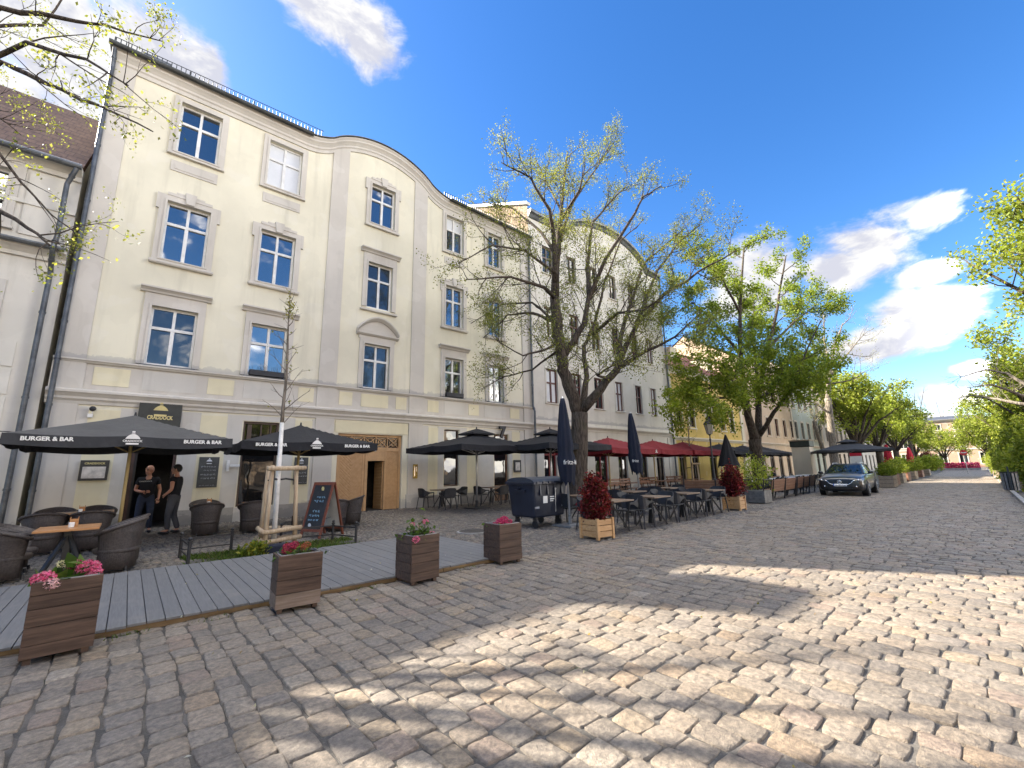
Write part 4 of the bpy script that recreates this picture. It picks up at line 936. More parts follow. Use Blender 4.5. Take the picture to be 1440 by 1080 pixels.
def parasol(name, label, loc, hx, hy, zb, vh, za, mc, mp, group, rz=0, vent=False, pr=.035, text=None, sag=.10, base=True, ribm=None, mv=None):
    r = empty(name, loc, label, 'parasol', group, rz); a = MB(); N = 12; z0 = zb+vh
    idx = {}
    def zc(u, v):
        k = max(abs(u),abs(v)); q = za+(z0-za)*k
        ang = abs(math.sin(2*math.atan2(v,u)*2)) if k > .01 else 0     # between the eight ribs the cloth sags a little
        return q - sag*k*(1-k)*.9 - sag*.35*k*ang
    for i in range(-N, N+1):
        for j in range(-N, N+1):
            u, v = i/N, j/N; idx[i,j] = len(a.v); a.v.append((u*hx, v*hy, zc(u,v)))
    for i in range(-N, N):
        for j in range(-N, N): a.f.append((idx[i,j],idx[i+1,j],idx[i+1,j+1],idx[i,j+1])); a.m.append(0)
    a.build('canopy', mc, r, smooth=False)
    a = MB(); ring = [(i/N*hx,-hy) for i in range(-N,N)]+[(hx,i/N*hy) for i in range(-N,N)]+[(-i/N*hx,hy) for i in range(-N,N)]+[(-hx,-i/N*hy) for i in range(-N,N)]
    n = len(ring)
    for i,(x,y) in enumerate(ring):
        k = i % (2*N); w_ = .012*math.sin(k*1.3+x)
        zt_ = zc(x/hx, y/hy); drop = vh*(1+.10*math.sin(math.pi*((k % N)/N)))
        a.v += [(x*1.004, y*1.004, zt_+.004), (x*1.004+(w_ if abs(x)==hx else 0), y*1.004+(w_ if abs(y)==hy else 0), zt_-drop)]
    for i in range(n): a.f.append((2*i,2*i+1,2*((i+1)%n)+1,2*((i+1)%n))); a.m.append(0)
    a.build('valance', mv or mc, r)
    if vent:
        b = MB(); s_ = .27
        for q in range(4):
            c0 = [(-1,-1),(1,-1),(1,1),(-1,1)]; p0, p1 = c0[q], c0[(q+1)%4]
            b.add([(p0[0]*hx*s_,p0[1]*hy*s_,za-.02),(p1[0]*hx*s_,p1[1]*hy*s_,za-.02),(0,0,za+.2)],[(0,1,2)])
            b.add([(p0[0]*hx*s_,p0[1]*hy*s_,za-.02),(p1[0]*hx*s_,p1[1]*hy*s_,za-.02),(p1[0]*hx*s_,p1[1]*hy*s_,za-.08),(p0[0]*hx*s_,p0[1]*hy*s_,za-.08)],[(0,3,2,1)])
        b.build('vent_cap', mc, r)
    p = MB(); p.cyl((0,0,0.02),(0,0,za-.02),pr,n=12); p.build('pole', mp, r, smooth=True)
    k = MB(); k.cyl((0,0,za-.01 + (.2 if vent else 0)),(0,0,za+.07+(.2 if vent else 0)),.03,.02,8); k.build('finial', IRON, r)
    for u, v in ((1,1),(1,-1),(-1,1),(-1,-1),(1,0),(-1,0),(0,1),(0,-1)):
        q = MB(); q.bar((u*.05,v*.05,za-.1),(u*hx*.99,v*hy*.99,zc(u,v)-.03),.022); q.bar((u*.05,v*.05,zb-.05),(u*hx*.52,v*hy*.52,zc(u*.52,v*.52)-.04),.018)
        q.build('rib', ribm or mp, r)
    if base:
        q = MB(); q.box(-.38,-.38,0,.38,.38,.045); q.cyl((0,0,.045),(0,0,.32),pr+.025,n=10); q.build('base', IRON, r, bevel=.008)
    if text:
        zt_ = zb+vh*.52
        for x, tx in text: lettering(tx, vh*.52, PRINT, r, 'lettering', (x,-hy*1.004-.02,zt_), (math.pi/2,0,0), .002, .004)
    return r
LP = 'black burger bar parasols by the cream building'
pA = parasol('parasol', 'faded black parasol with white BURGER & BAR lettering, nearest the left edge', (-.05,13.75,0), 1.78, 1.75, 2.13, .2, 2.95, GREYC, POLEW, LP, text=((-1.2,'BURGER & BAR'),(1.22,'BURGER & BAR')), mv=CHAR)
burger_logo(pA, (0.02,-1.79,2.24), (0,0,0), .24, PRINT)
pB = parasol('parasol', 'black parasol with white BURGER & BAR lettering in front of the sand-coloured gate', (3.72,13.95,0), 1.68, 1.75, 2.12, .2, 2.93, BLK, POLEW, LP, rz=R(-2), text=((-1.05,'BURGER & BAR'),(1.1,'BURGER & BAR')))
burger_logo(pB, (0.02,-1.79,2.23), (0,0,0), .24, PRINT)
for sx in (-1,1): pass
GPX = 'plain black parasols with vent caps'
parasol('parasol', 'plain black parasol with vent cap on a silver pole, right of the gate', (10.7,14.6,0), 2.2, 1.8, 2.22, .2, 3.0, BLK, ALU, GPX, vent=True, pr=.04, rz=R(4))
parasol('parasol', 'plain black parasol with vent cap behind the dustbin and closed parasol', (13.3,12.9,0), 1.95, 1.7, 2.25, .2, 2.98, BLK, ALU, GPX, vent=True, pr=.04, rz=R(2))
RP = 'dark red parasols'
for i,(x,y,lb) in enumerate(((17.8,13.3,'dark red parasol directly right of the linden trunk, nearest of the three'),(22.2,13.5,'dark red parasol, middle one of the three'),(25.4,13.4,'dark red parasol behind the street lamp, farthest of the three'))):
    q = parasol('parasol', lb, (x,y,0), 2.0, 1.7, 2.14, .22, 2.98, REDC, POLEW, RP, sag=.06)
    a = MB(); a.box(-.05,-.003,-.1,.05,.003,.1); a.box(-.13,-.003,-.1,.13,.003,-.06); a.prism([(-.1,.0),(.1,.0),(0,.13)],-.003,.003); o = a.build('logo', PRINT, q); o.location = (1.5,-1.735,2.24); o.scale = (.8,1,.7)
KP = 'black parasols beyond the second linden'
for i,(x,y,lb) in enumerate(((29.9,13.2,'open black parasol just behind the double-trunk linden, left of its trunk'),(34.2,13.4,'open black parasol right of the double-trunk linden'),(38.6,13.6,'open black parasol behind the beige kiosk'))):
    parasol('parasol', lb, (x,y,0), 2.0, 1.8, 2.2, .18, 2.95, BLK, ALU, KP)
parasol('parasol', 'wide charcoal parasol with pale underside behind the dark car', (37.2,7.7,0), 2.2, 2.0, 2.25, .12, 2.95, CHAR, ALU, None, rz=R(20), vent=True)
# closed parasols
def closed(name, label, loc, zt_, zb, mc, mp, group, rmax=.24, lean=(0,0), tri=False):
    r = empty(name, loc, label, 'parasol', group); a = MB(); n = 32; k = 14; rg = random.Random(int(loc[0]*10))
    for i in range(k+1):
        f = i/k; z = zt_+(zb-zt_)*f
        prof = (.18+.82*min(1,f*1.25)**.75) if not tri else (.1+1.35*f)
        if not tri and f > .72: prof *= 1-(f-.72)*1.1
        if not tri and abs(f-.66) < .05: prof *= .86
        for j in range(n):
            an = 2*math.pi*j/n; q = rmax*prof*(1+.13*math.cos(an*8+f*1.2)+.05*math.cos(an*5+f*4)) + .01
            zz = z + (.05*math.cos(an*4+1)+.05*math.cos(an*8) if i == k else 0)
            a.v.append((q*math.cos(an)+lean[0]*z, q*math.sin(an)+lean[1]*z, zz))
    for i in range(k):
        for j in range(n): a.f.append((i*n+j,(i+1)*n+j,(i+1)*n+(j+1)%n,i*n+(j+1)%n)); a.m.append(0)
    a.f.append(tuple(range(n))); a.m.append(0); a.build('folded_canopy', mc, r, smooth=True)
    a = MB(); a.cyl((0,0,.03),(lean[0]*zt_,lean[1]*zt_,zt_+.06),.03,n=10); a.build('pole', mp, r, smooth=True)
    a = MB(); a.box(-.35,-.35,0,.35,.35,.05); a.cyl((0,0,.05),(0,0,.3),.05,n=10); a.build('base', STEELG, r, bevel=.006)
    return r
def wrap_text(parent, txt, size, radius, z, ang, mtl, lean=(0,0), name='lettering'):
    o = lettering(txt, size, mtl, parent, name); me = o.data
    for v in me.vertices:
        x, y, d = v.co; a = ang + x/radius; rr = radius + d
        v.co = (rr*math.cos(a)+lean[0]*z, rr*math.sin(a)+lean[1]*z, z+y)
    return o
CPX = 'closed black parasols on the terrace'
c1 = closed('closed_parasol', 'closed black parasol with white lettering standing between dustbin and linden trunk', (9.02,8.12,0), 3.42, 1.12, NAVY, ALU, CPX, .235, (-.03,.0))
wrap_text(c1, 'fritz-kola', .17, .262, 1.66, R(-88), PRINT, (-.03,0)); 
c2 = closed('closed_parasol', 'closed black parasol leaning a little above the dark café tables', (13.9,9.1,0), 3.45, 1.3, NAVY, ALU, CPX, .24, (-.05,.02))
wrap_text(c2, 'fritz', .14, .262, 1.72, R(-150), PRINT, (-.05,.02))
closed('closed_parasol', 'closed black parasol, cone shaped, right of the street lamp', (25.4,10.8,0), 3.2, 1.45, BLK, ALU, CPX, .36, (0,0), True)
for i,(px,d,lb) in enumerate(((1250,62,'closed bright red parasol left of the low-branched tree at the street end'),(1281,78,'closed bright red parasol right of the low-branched tree at the street end'))):
    closed('closed_parasol', lb, D(px,d), 3.4, .9, REDB, ALU, 'closed red parasols', .42)
# furniture ---------------------------------------------------------------
WICK = newmat('dark_wicker')[0]
def wicker():
    m = WICK; t = NT(m.node_tree); b = m.node_tree.nodes['Principled BSDF']; co = t.n('ShaderNodeTexCoord').outputs['Object']
    s = t.n('ShaderNodeSeparateXYZ'); t.nt.links.new(co, s.inputs[0])
    w1_ = t.math('SINE', t.math('MULTIPLY', s.outputs[2], 420.0)); an = t.math('ARCTAN2', s.outputs[1], s.outputs[0]); w2_ = t.math('SINE', t.math('MULTIPLY', an, 60.0))
    h = t.math('MULTIPLY', w1_, t.math('ADD', t.math('MULTIPLY', w2_, .6), .4)); n = t.noise(co, 30, 4)
    c = t.mix(t.ss(n,.3,.7), (.035,.027,.024), (.075,.06,.053)); c = t.mix(t.ss(h,-1,.2,.6,0), c, (.012,.01,.01))
    t.nt.links.new(c, b.inputs['Base Color']); b.inputs['Roughness'].default_value = .45; t.nt.links.new(t.bump(h, .6, .006), b.inputs['Normal'])
wicker()
OAK = wood('oiled_table_wood', (.32,.14,.05), (.50,.26,.11), 1.2, 'x', .35, .15); BLKP = mat('black_plastic', (.020,.022,.028), .6, .25, 6, .1, 90); DKTOP = wood('dark_table_wood', (.13,.085,.055), (.24,.17,.115), 1.2, 'x', .4, .15)
def make_wicker(label, loc, rz, group):
    r = empty('wicker_chair', loc, label, 'chair', group, rz); a = MB(); n = 28     # opening towards +x
    sh = []
    for i in range(n+1):
        an = R(52)+ (2*math.pi-R(104))*i/n; c = abs(math.pi-an)/(math.pi-R(52)); top = .86-.24*c**1.6
        for rr, zz in ((.30,.0),(.30,.30),(.335,.62),(.37,top)): sh.append((math.cos(an)*rr*(.95 if math.cos(an) < 0 else 1.0), math.sin(an)*rr, .06+zz*(1 if zz else 1)))
    for i in range(n):
        for j in range(3): a.f.append((i*4+j,(i+1)*4+j,(i+1)*4+j+1,i*4+j+1)); a.m.append(0)
    a.v = sh; o = a.build('shell', WICK, r, smooth=True); so = o.modifiers.new('thick','SOLIDIFY'); so.thickness = .045
    a = MB(); a.lathe([(.1,.34),(.295,.34),(.31,.37),(.31,.41),(.28,.435),(.05,.44)], (0,0,0), 24); a.build('seat', WICK, r, smooth=True)
    a = MB(); pts = []
    for i in range(n+1):
        an = R(52)+(2*math.pi-R(104))*i/n; c = abs(math.pi-an)/(math.pi-R(52)); top = .93-.24*c**1.6; pts.append((math.cos(an)*.372*(.95 if math.cos(an) < 0 else 1), math.sin(an)*.372, top))
    a.tube(pts, .03, 8); a.build('rim', WICK, r, smooth=True)
    for sx, sy in ((1,1),(1,-1),(-1,1),(-1,-1)):
        a = MB(); a.cyl((sx*.21,sy*.2,0.0),(sx*.2,sy*.19,.1),.018,.022,8); l = a.build('leg', IRON, r); MB().cyl((sx*.21,sy*.2,0.0),(sx*.21,sy*.2,.025),.024,n=8).build('foot', CHROME, l)
    return r
def make_chair(label, loc, rz, group):
    r = empty('terrace_chair', loc, label, 'chair', group, rz)      # faces +x
    a = MB(); a.add([(-.2,-.22,.43),(.24,-.24,.45),(.24,.24,.45),(-.2,.22,.43),(-.2,-.22,.455),(.24,-.24,.475),(.24,.24,.475),(-.2,.22,.455)],[(0,3,2,1),(4,5,6,7),(0,1,5,4),(1,2,6,5),(2,3,7,6),(3,0,4,7)]); a.build('seat', BLKP, r, bevel=.01)
    a = MB(); st_ = [(.20,.285,.615,.655),(.02,.285,.60,.66),(-.14,.275,.52,.72),(-.215,.24,.475,.79),(-.245,.15,.47,.82),(-.255,0,.47,.825)]; st_ = st_+[(x_,-y_,b_,t_) for x_,y_,b_,t_ in st_[-2::-1]]
    for x_,y_,b_,t_ in st_: a.v += [(x_,y_,b_),(x_-(.035 if x_ < -.1 else 0),y_*1.02,t_)]
    for i in range(len(st_)-1): a.f.append((2*i,2*i+2,2*i+3,2*i+1)); a.m.append(0)
    o = a.build('backrest', BLKP, r); so = o.modifiers.new('thick','SOLIDIFY'); so.thickness = .022
    for sx, sy in ((1,1),(1,-1),(-1,1),(-1,-1)):
        a = MB(); a.bar((sx*.24+(.03 if sx>0 else -.04),sy*.26,0),(sx*.21,sy*.23,.46),.032,.026)
        if sx > 0: a.bar((.21,sy*.235,.46),(.2,sy*.285,.64),.03,.024)
        a.build('leg', BLKP, r)
    return r
def make_table(name, label, loc, sx, sy, top, group, cross=True, rz=0, h=.745):
    r = empty(name, loc, label, 'table', group, rz)
    MB().box(-sx/2,-sy/2,h-.035,sx/2,sy/2,h).build('tabletop', top, r, bevel=.006)
    a = MB(); a.box(-.04,-.04,.05,.04,.04,h-.036); a.build('post', IRON, r)
    if cross:
        for u, v in ((1,1),(1,-1),(-1,1),(-1,-1)): MB().bar((0,0,h-.1),(u*sx*.36,v*sy*.36,.02),.05,.035).build('leg', IRON, r)
    else: MB().box(-.26,-.035,0,.26,.035,.05).box(-.035,-.26,.002,.035,.26,.052).build('foot', IRON, r)
    return r
def holder(label, loc, group):
    r = empty('condiment_caddy', loc, label, 'caddy', group); MB().box(-.05,-.04,0,.05,.04,.012).box(-.05,-.04,.012,-.042,.04,.15).box(.042,-.04,.012,.05,.04,.15).box(-.042,-.04,.012,.042,-.034,.12).build('box', OAK, r)
    MB().lathe([(.032,0),(.036,.06),(.034,.07)],(-.02,-.085,0),12).build('cup', WHITE, r); return r
WC = 'wicker chairs on the burger bar terrace'; WT = 'wooden tables on the burger bar terrace'
make_table('cafe_table','wooden square table nearest the left edge, with a caddy and white cup on it',(-.62,9.95,0),.72,.78,OAK,WT)
make_table('cafe_table','long wooden table behind the two wicker chair backs at the far left',(-.85,14.0,0),1.35,.7,OAK,WT)
make_table('cafe_table','small wooden table between the doorway and the shop window, behind one wicker chair',(1.72,14.6,0),.62,.62,OAK,WT)
make_table('cafe_table','small wooden table under the shop window, behind the sapling stakes',(2.8,14.3,0),.62,.62,OAK,WT)
make_table('cafe_table','small wooden table just left of the A-board',(4.42,12.95,0),.62,.62,OAK,WT)
holder('wooden caddy with a white cup on the table nearest the left edge',(-.58,9.98,.746),'table caddies'); holder('wooden caddy on the long table at the far left',(-.72,14.0,.746),'table caddies'); holder('wooden caddy with a cup on the table beside the doorway',(1.72,14.6,.746),'table caddies')
wk = make_wicker('big dark wicker tub chair at the right of the nearest table, seen from its side', (-.02,10.0,0), math.pi-.25, WC); wk.scale = (.95,.95,.87)
for x,y,rz,lb in ((.02,10.75,math.pi-.1,'dark wicker tub chair just behind the big one right of the nearest table'),(-1.28,10.25,.2,'dark wicker tub chair at the left edge, left of the nearest table'),(-1.3,10.95,0,'dark wicker tub chair at the left edge, behind the other one there'),
    (-1.2,13.25,1.57,'dark wicker chair with its back to the street at the long table, left one'),(-.5,13.2,1.57,'dark wicker chair with its back to the street at the long table, right one'),(-1.2,14.85,-1.57,'dark wicker chair on the wall side of the long table, left one'),(-.5,14.85,-1.57,'dark wicker chair on the wall side of the long table, right one'),
    (1.62,13.95,1.57,'dark wicker chair with chrome feet in front of the small table right of the doorway'),(1.72,15.3,-1.57,'dark wicker chair against the wall behind the small table right of the doorway'),(2.62,13.65,1.57,'dark wicker chair in front of the table under the shop window, behind the stakes'),
    (4.25,12.2,1.4,'dark wicker chair directly left of the A-board'),(5.15,13.35,2.6,'dark wicker chair right of the A-board in front of the gate')):
    copy_tree(wk, None, (x,y,0), rz, lb, WC)
BC = 'black plastic armchairs on the terrace'; BT = 'dark wooden tables with black bases'
ch = make_chair('black armchair by the wall under the brass plaque, leftmost right of the gate', (9.3,16.2,0), 0.0, BC)
def chairs(L):
    for x,y,rz,lb in L: copy_tree(ch, None, (x,y,0), rz, lb, BC)
make_table('cafe_table','dark wooden table by the wall under the black parasol, left one',(9.95,16.0,0),.8,.7,DKTOP,BT); make_table('cafe_table','dark wooden table by the wall under the black parasol, right one',(12.55,16.0,0),.8,.7,DKTOP,BT)
chairs([(9.75,15.25,1.5,'black armchair with its back to the street at the left wall table'),(10.75,15.9,math.pi,'black armchair at the right end of the left wall table'),(11.75,15.7,.1,'black armchair at the left end of the right wall table'),(12.5,15.25,1.6,'black armchair with its back to the street at the right wall table'),(13.4,16.0,math.pi,'black armchair at the right end of the wall tables, by the shop door'),
    (9.75,10.35,.4,'black armchair standing alone directly behind the dustbin')])
for i,(x,y,lb) in enumerate(((8.85,6.62,'dark wooden table right behind the nearest red shrub, first of the street-side row'),(10.55,6.62,'dark wooden table, second of the street-side row'),(12.35,6.7,'dark wooden table, third of the street-side row'),(14.2,6.8,'dark wooden table next to the far red shrub, last of the street-side row'))):
    make_table('cafe_table', lb, (x,y,0), .8, .75, DKTOP, BT)
    w4 = ('first','second','third','last')[i]
    chairs([(x-.12,y-.58,1.57,f'black armchair on the road side of the {w4} table in the street-side row, left one') if 0 else (x-.62,y-.05,.1,f'black armchair at the left end of the {w4} table in the street-side row'),(x+.62,y+.05,math.pi,f'black armchair at the right end of the {w4} table in the street-side row'),(x+.05,y+.68,-1.5,f'black armchair on the pavement side of the {w4} table in the street-side row')])
for i,(x,y,lb) in enumerate(((9.9,8.4,'dark wooden table in the second row, left one beside the closed parasol'),(12.4,8.5,'dark wooden table in the second row, middle one'),(15.0,8.7,'dark wooden table in the second row, right one'))):
    make_table('cafe_table', lb, (x,y,0), .8, .75, DKTOP, BT); w4 = ('left','middle','right')[i]
    chairs([(x-.62,y,.1,f'black armchair at the left end of the {w4} table in the second row'),(x+.62,y,math.pi,f'black armchair at the right end of the {w4} table in the second row')])
# beer tables under the red parasols
BW = wood('brown_bench_wood', (.13,.05,.022), (.24,.11,.05), 1, 'x', .45); SLAT = wood('bench_slat_wood', (.15,.075,.045), (.27,.15,.09), 1, 'x', .5)
def beer(name, lb, loc, L, w, h, cat, group, rz=0):
    r = empty(name, loc, lb, cat, group, rz); MB().box(-L/2,-w/2,h-.035,L/2,w/2,h).build('board' if cat == 'bench' else 'tabletop', BW, r, bevel=.005)
    for s in (-1,1): MB().bar((s*L*.38,-w*.4,0),(s*L*.38,-w*.2,h-.036),.035).bar((s*L*.38,w*.4,0),(s*L*.38,w*.2,h-.036),.035).bar((s*L*.38,-w*.3,h*.45),(s*L*.38,w*.3,h*.45),.025).build('trestle', IRON, r)
def backbench(lb, loc, L, rz):
    r = empty('slatted_bench', loc, lb, 'bench', 'wooden benches under the red parasols', rz); MB().box(-L/2,-.2,.42,L/2,.2,.455).build('seat', BW, r, bevel=.004)
    MB().obox((0,.24,.6),(L,.025,.1),(-.15,0,0)).obox((0,.26,.74),(L,.025,.1),(-.15,0,0)).obox((0,.28,.88),(L,.025,.1),(-.15,0,0)).bar((-L*.45,.2,.3),(-L*.45,.27,.95),.04).bar((L*.45,.2,.3),(L*.45,.27,.95),.04).bar((0,.2,.3),(0,.27,.95),.04).build('backrest', BW, r)
    for s in (-1,1): MB().bar((s*L*.42,-.16,0),(s*L*.42,-.16,.42),.05).bar((s*L*.42,.16,0),(s*L*.42,.16,.42),.05).build('leg', BW, r)
for i,(x,y) in enumerate(((16.6,12.6),(19.3,12.8),(22.2,12.9),(25.0,12.9))):
    w4 = ('first','second','third','fourth')[i]+' from the linden trunk'
    beer('beer_table', f'brown trestle table under the dark red parasols, {w4}', (x,y,0), 2.0,.6,.76,'table','trestle tables under the red parasols'); backbench(f'brown slatted bench at the wall under the red parasols, {w4}', (x,y+.75,0), 1.9, 0); beer('beer_bench', f'brown backless bench under the red parasols, {w4}', (x,y-.65,0), 1.9,.28,.46,'bench','backless benches under the red parasols')
# white-laid tables further on
LINEN = mat('white_linen', (.72,.72,.72), .8, .06, 5)
for i,(x,y) in enumerate(((24.6,9.6),(27.4,9.8),(30.2,9.6),(33.2,9.8),(36.2,10.2))):
    w4 = ('first','second','third','fourth','farthest')[i]
    r = make_table('cafe_table', f'white-clothed table behind the wooden bench backs, {w4} from the street lamp', (x,y,0), 1.3,.75,LINEN,'white-clothed tables'); MB().box(-.655,-.38,.6,.655,-.376,.74).box(-.655,.376,.6,.655,.38,.74).build('tablecloth', LINEN, r)
    chairs([(x-.35,y-.62,1.57,f'black armchair on the street side of the {w4} white-clothed table, left one'),(x+.35,y-.62,1.57,f'black armchair on the street side of the {w4} white-clothed table, right one'),(x,y+.62,-1.57,f'black armchair on the wall side of the {w4} white-clothed table')])
# slatted bench backs closing off the terrace
def slatbench(lb, p0, p1):
    p0 = Vector(p0); p1 = Vector(p1); L = (p1-p0).length; rz = math.atan2((p1-p0).y,(p1-p0).x); r = empty('bench', tuple((p0+p1)/2)+(0,) if len(p0) == 2 else tuple((p0+p1)/2), lb, 'bench', 'long wooden benches round the terrace', rz)
    a = MB()
    for k in range(4): a.obox((0,-.02-.03*k,.42+.13*k),(L,.03,.12),(.2,0,0))
    a.build('backrest', SLAT, r); MB().box(-L/2,.0,.40,L/2,.42,.44).build('seat', SLAT, r)
    n = max(2,int(L/1.3))
    for i in range(n+1): x = -L/2+.1+(L-.2)*i/n; MB().bar((x,.0,0),(x,-.14,.92),.05).bar((x,.4,0),(x,.3,.40),.05).bar((x,.0,.3),(x,.36,.3),.04).build('leg', IRON, r)
slatbench('long brown slatted bench back running along the road towards the dark car', (20.6,7.15,0), (24.3,7.35,0)); slatbench('long brown slatted bench back right beside the dark car', (24.5,7.4,0), (28.6,7.7,0)); slatbench('brown slatted bench back across the pavement behind the far red shrub', (19.3,10.4,0), (20.2,7.7,0))
# ---- planters -----------------------------------------------------------
DKW = wood('dark_stained_planks', (.040,.023,.016), (.105,.064,.044), 1.0, 'x', .6, .5, 16); DKW2 = wood('grey_weathered_plank', (.12,.085,.06), (.24,.18,.14), 1.0, 'x', .7, .5, 16); EARTH = mat('potting_soil', (.03,.02,.013), .95, .3, 20, .6, 50)
def planter(lb, loc, w_, d_, h, rz, group, worn=False, seed=0, lean=0):
    r = empty('wooden_planter', loc, lb, 'planter', group, rz); rg = random.Random(seed)
    zs = [0.045]; 
    while zs[-1] < h-.02: zs.append(min(h, zs[-1]+rg.uniform(.095,.15)) if h-zs[-1] > .17 else h)
    def side(nm, f):
        a = MB()
        for k, (z0, z1) in enumerate(zip(zs[:-1], zs[1:])): f(a, z0+.002, z1-.002, rg.uniform(-.003,.003), 1 if worn and k == 0 else 0)
        a.build(nm, [DKW, DKW2], r, bevel=.003)
    side('front_panel', lambda a,z0,z1,j,m: a.box(-w_/2,-d_/2+j,z0,w_/2,-d_/2+.024+j,z1,m)); side('back_panel', lambda a,z0,z1,j,m: a.box(-w_/2,d_/2-.024+j,z0,w_/2,d_/2+j,z1,m))
    side('side_panel', lambda a,z0,z1,j,m: a.box(-w_/2+j,-d_/2+.03,z0,-w_/2+.024+j,d_/2-.03,z1,m)); side('side_panel', lambda a,z0,z1,j,m: a.box(w_/2-.024+j,-d_/2+.03,z0,w_/2+j,d_/2-.03,z1,m))
    for u, v in ((-1,-1),(1,-1),(1,1),(-1,1)): MB().box(u*(w_/2-.05)-.025,v*(d_/2-.05)-.025,0,u*(w_/2-.05)+.025,v*(d_/2-.05)+.025,.05).build('foot', DKW, r)
    MB().box(-w_/2+.03,-d_/2+.03,h-.12,w_/2-.03,d_/2-.03,h-.07).build('soil', EARTH, r)
    MB().box(-w_/2+.026,-d_/2+.026,h-.02,w_/2-.026,-d_/2+.034,h+.006).box(-w_/2+.026,d_/2-.034,h-.02,w_/2-.026,d_/2-.026,h+.006).box(-w_/2+.026,-d_/2+.034,h-.02,-w_/2+.034,d_/2-.034,h+.006).box(w_/2-.034,-d_/2+.034,h-.02,w_/2-.026,d_/2-.034,h+.006).build('liner', STEELG, r)
    return r
DP = 'dark brown plank planters along the deck'
planter('dark brown planter with pink hydrangeas, biggest in view at the left edge', (-.31,5.80,0), .445,.42,.64,R(4),DP,False,1)
planter('dark brown planter with a worn bottom plank and crimson blooms, second from the left', (1.60,5.72,0), .465,.36,.60,R(-3),DP,True,2)
planter('dark brown planter with pink blooms on upright stems, second from the right', (3.21,5.80,0), .44,.44,.63,R(2),DP,False,3)
planter('dark brown planter with a low mound of magenta blooms, beside the dustbin', (4.87,5.92,0), .46,.46,.62,R(-2),DP,False,4)
GLF = [(.06,.12,.02),(.09,.16,.03),(.12,.18,.04),(.05,.09,.02)]; PETAL = leafmat('petal', .6, .3)
def flowers(lb, loc, heads, cols, nleaf, lsize, spread, group, seed):
    r = empty('flowering_plant', loc, lb, 'flowers', group); rg = np.random.default_rng(seed)
    A = np.stack([rg.normal(0,spread[0],nleaf),rg.normal(0,spread[1],nleaf),np.abs(rg.normal(.03,spread[2],nleaf))],1)
    s = MB()
    for p in A[:40]: s.tube([(p[0]*.3,p[1]*.3,-.08),(p[0]*.7,p[1]*.7,p[2]*.6),tuple(p)],[.006,.005,.003],4)
    for h in heads: s.tube([(h[0]*.4,h[1]*.4,-.08),(h[0]*.8,h[1]*.8,h[2]*.6),(h[0],h[1],h[2])],[.007,.006,.005],5)
    s.build('stem', TWIG, r); leaves('foliage', A, 1, .012, lsize, GLF, r, seed, .5)
    for k, h in enumerate(heads):
        n = int(260*(h[3]/.06)**1.2); u = rg.normal(0,1,(n,3)); u /= np.linalg.norm(u,axis=1,keepdims=True); u[:,2] = u[:,2]*.75
        q = np.array(h[:3])+u*h[3]*rg.uniform(.85,1.02,(n,1))
        leaves('flower_head', q, 1, .002, h[3]*.36, cols[h[4] if len(h) > 4 else 0], r, seed+k, 0, 0, PETAL)
    return r
PINK = [(.62,.10,.22),(.72,.18,.32),(.55,.07,.18),(.75,.28,.40)]; CRIM = [(.30,.02,.06),(.38,.035,.09),(.45,.06,.12),(.34,.05,.05)]; RUST = [(.36,.10,.04),(.42,.18,.06),(.30,.06,.05)]; MAG = [(.42,.02,.10),(.52,.04,.14),(.36,.015,.09),(.6,.08,.2)]; CREAMF = [(.6,.55,.3),(.65,.6,.38)]; PALEP = [(.75,.5,.5),(.7,.4,.45)]
FG = 'flowers in the dark brown planters'
flowers('pink hydrangea with big round heads in the leftmost planter', (-.31,5.80,.58), [(-.15,-.13,.07,.08),(-.09,-.19,.03,.062,2),(.12,-.05,.11,.082),(.16,-.10,.08,.062),(.02,.08,.13,.06),(-.06,.02,.16,.04,1)], [PINK,CREAMF,PALEP], 70, .15, (.11,.08,.07), FG, 11)
flowers('crimson and rust-coloured chrysanthemums in the worn planter', (1.60,5.74,.53), [(-.09,.02,.12,.075),(-.03,.05,.14,.055),(.06,.0,.11,.05,1),(.11,.04,.13,.045,1),(-.14,-.02,.10,.045)], [CRIM,RUST], 150, .07, (.12,.08,.05), FG, 12)
flowers('pink zinnias on upright stems, one drooping over the left rim, in the third planter', (3.21,5.80,.56), [(-.16,-.24,.03,.055),(.13,.02,.22,.045),(-.06,.05,.2,.035),(.2,-.05,.05,.045),(-.1,.0,.2,.022,1),(.02,.0,.17,.03,2)], [PINK,CREAMF,PALEP], 170, .085, (.10,.08,.09), FG, 13)
flowers('low mound of magenta flowers in the planter beside the dustbin', (4.87,5.92,.55), [(-.08,-.05,.09,.065),(.04,.0,.12,.07),(.12,-.04,.08,.055),(-.02,-.1,.07,.05),(.0,.08,.09,.06),(-.14,.02,.06,.045),(.07,-.11,.06,.045)], [MAG], 60, .06, (.12,.1,.03), FG, 14)
LTW = wood('light_planter_wood', (.40,.22,.09), (.56,.35,.17), 1.0, 'x', .5, .25, 12)
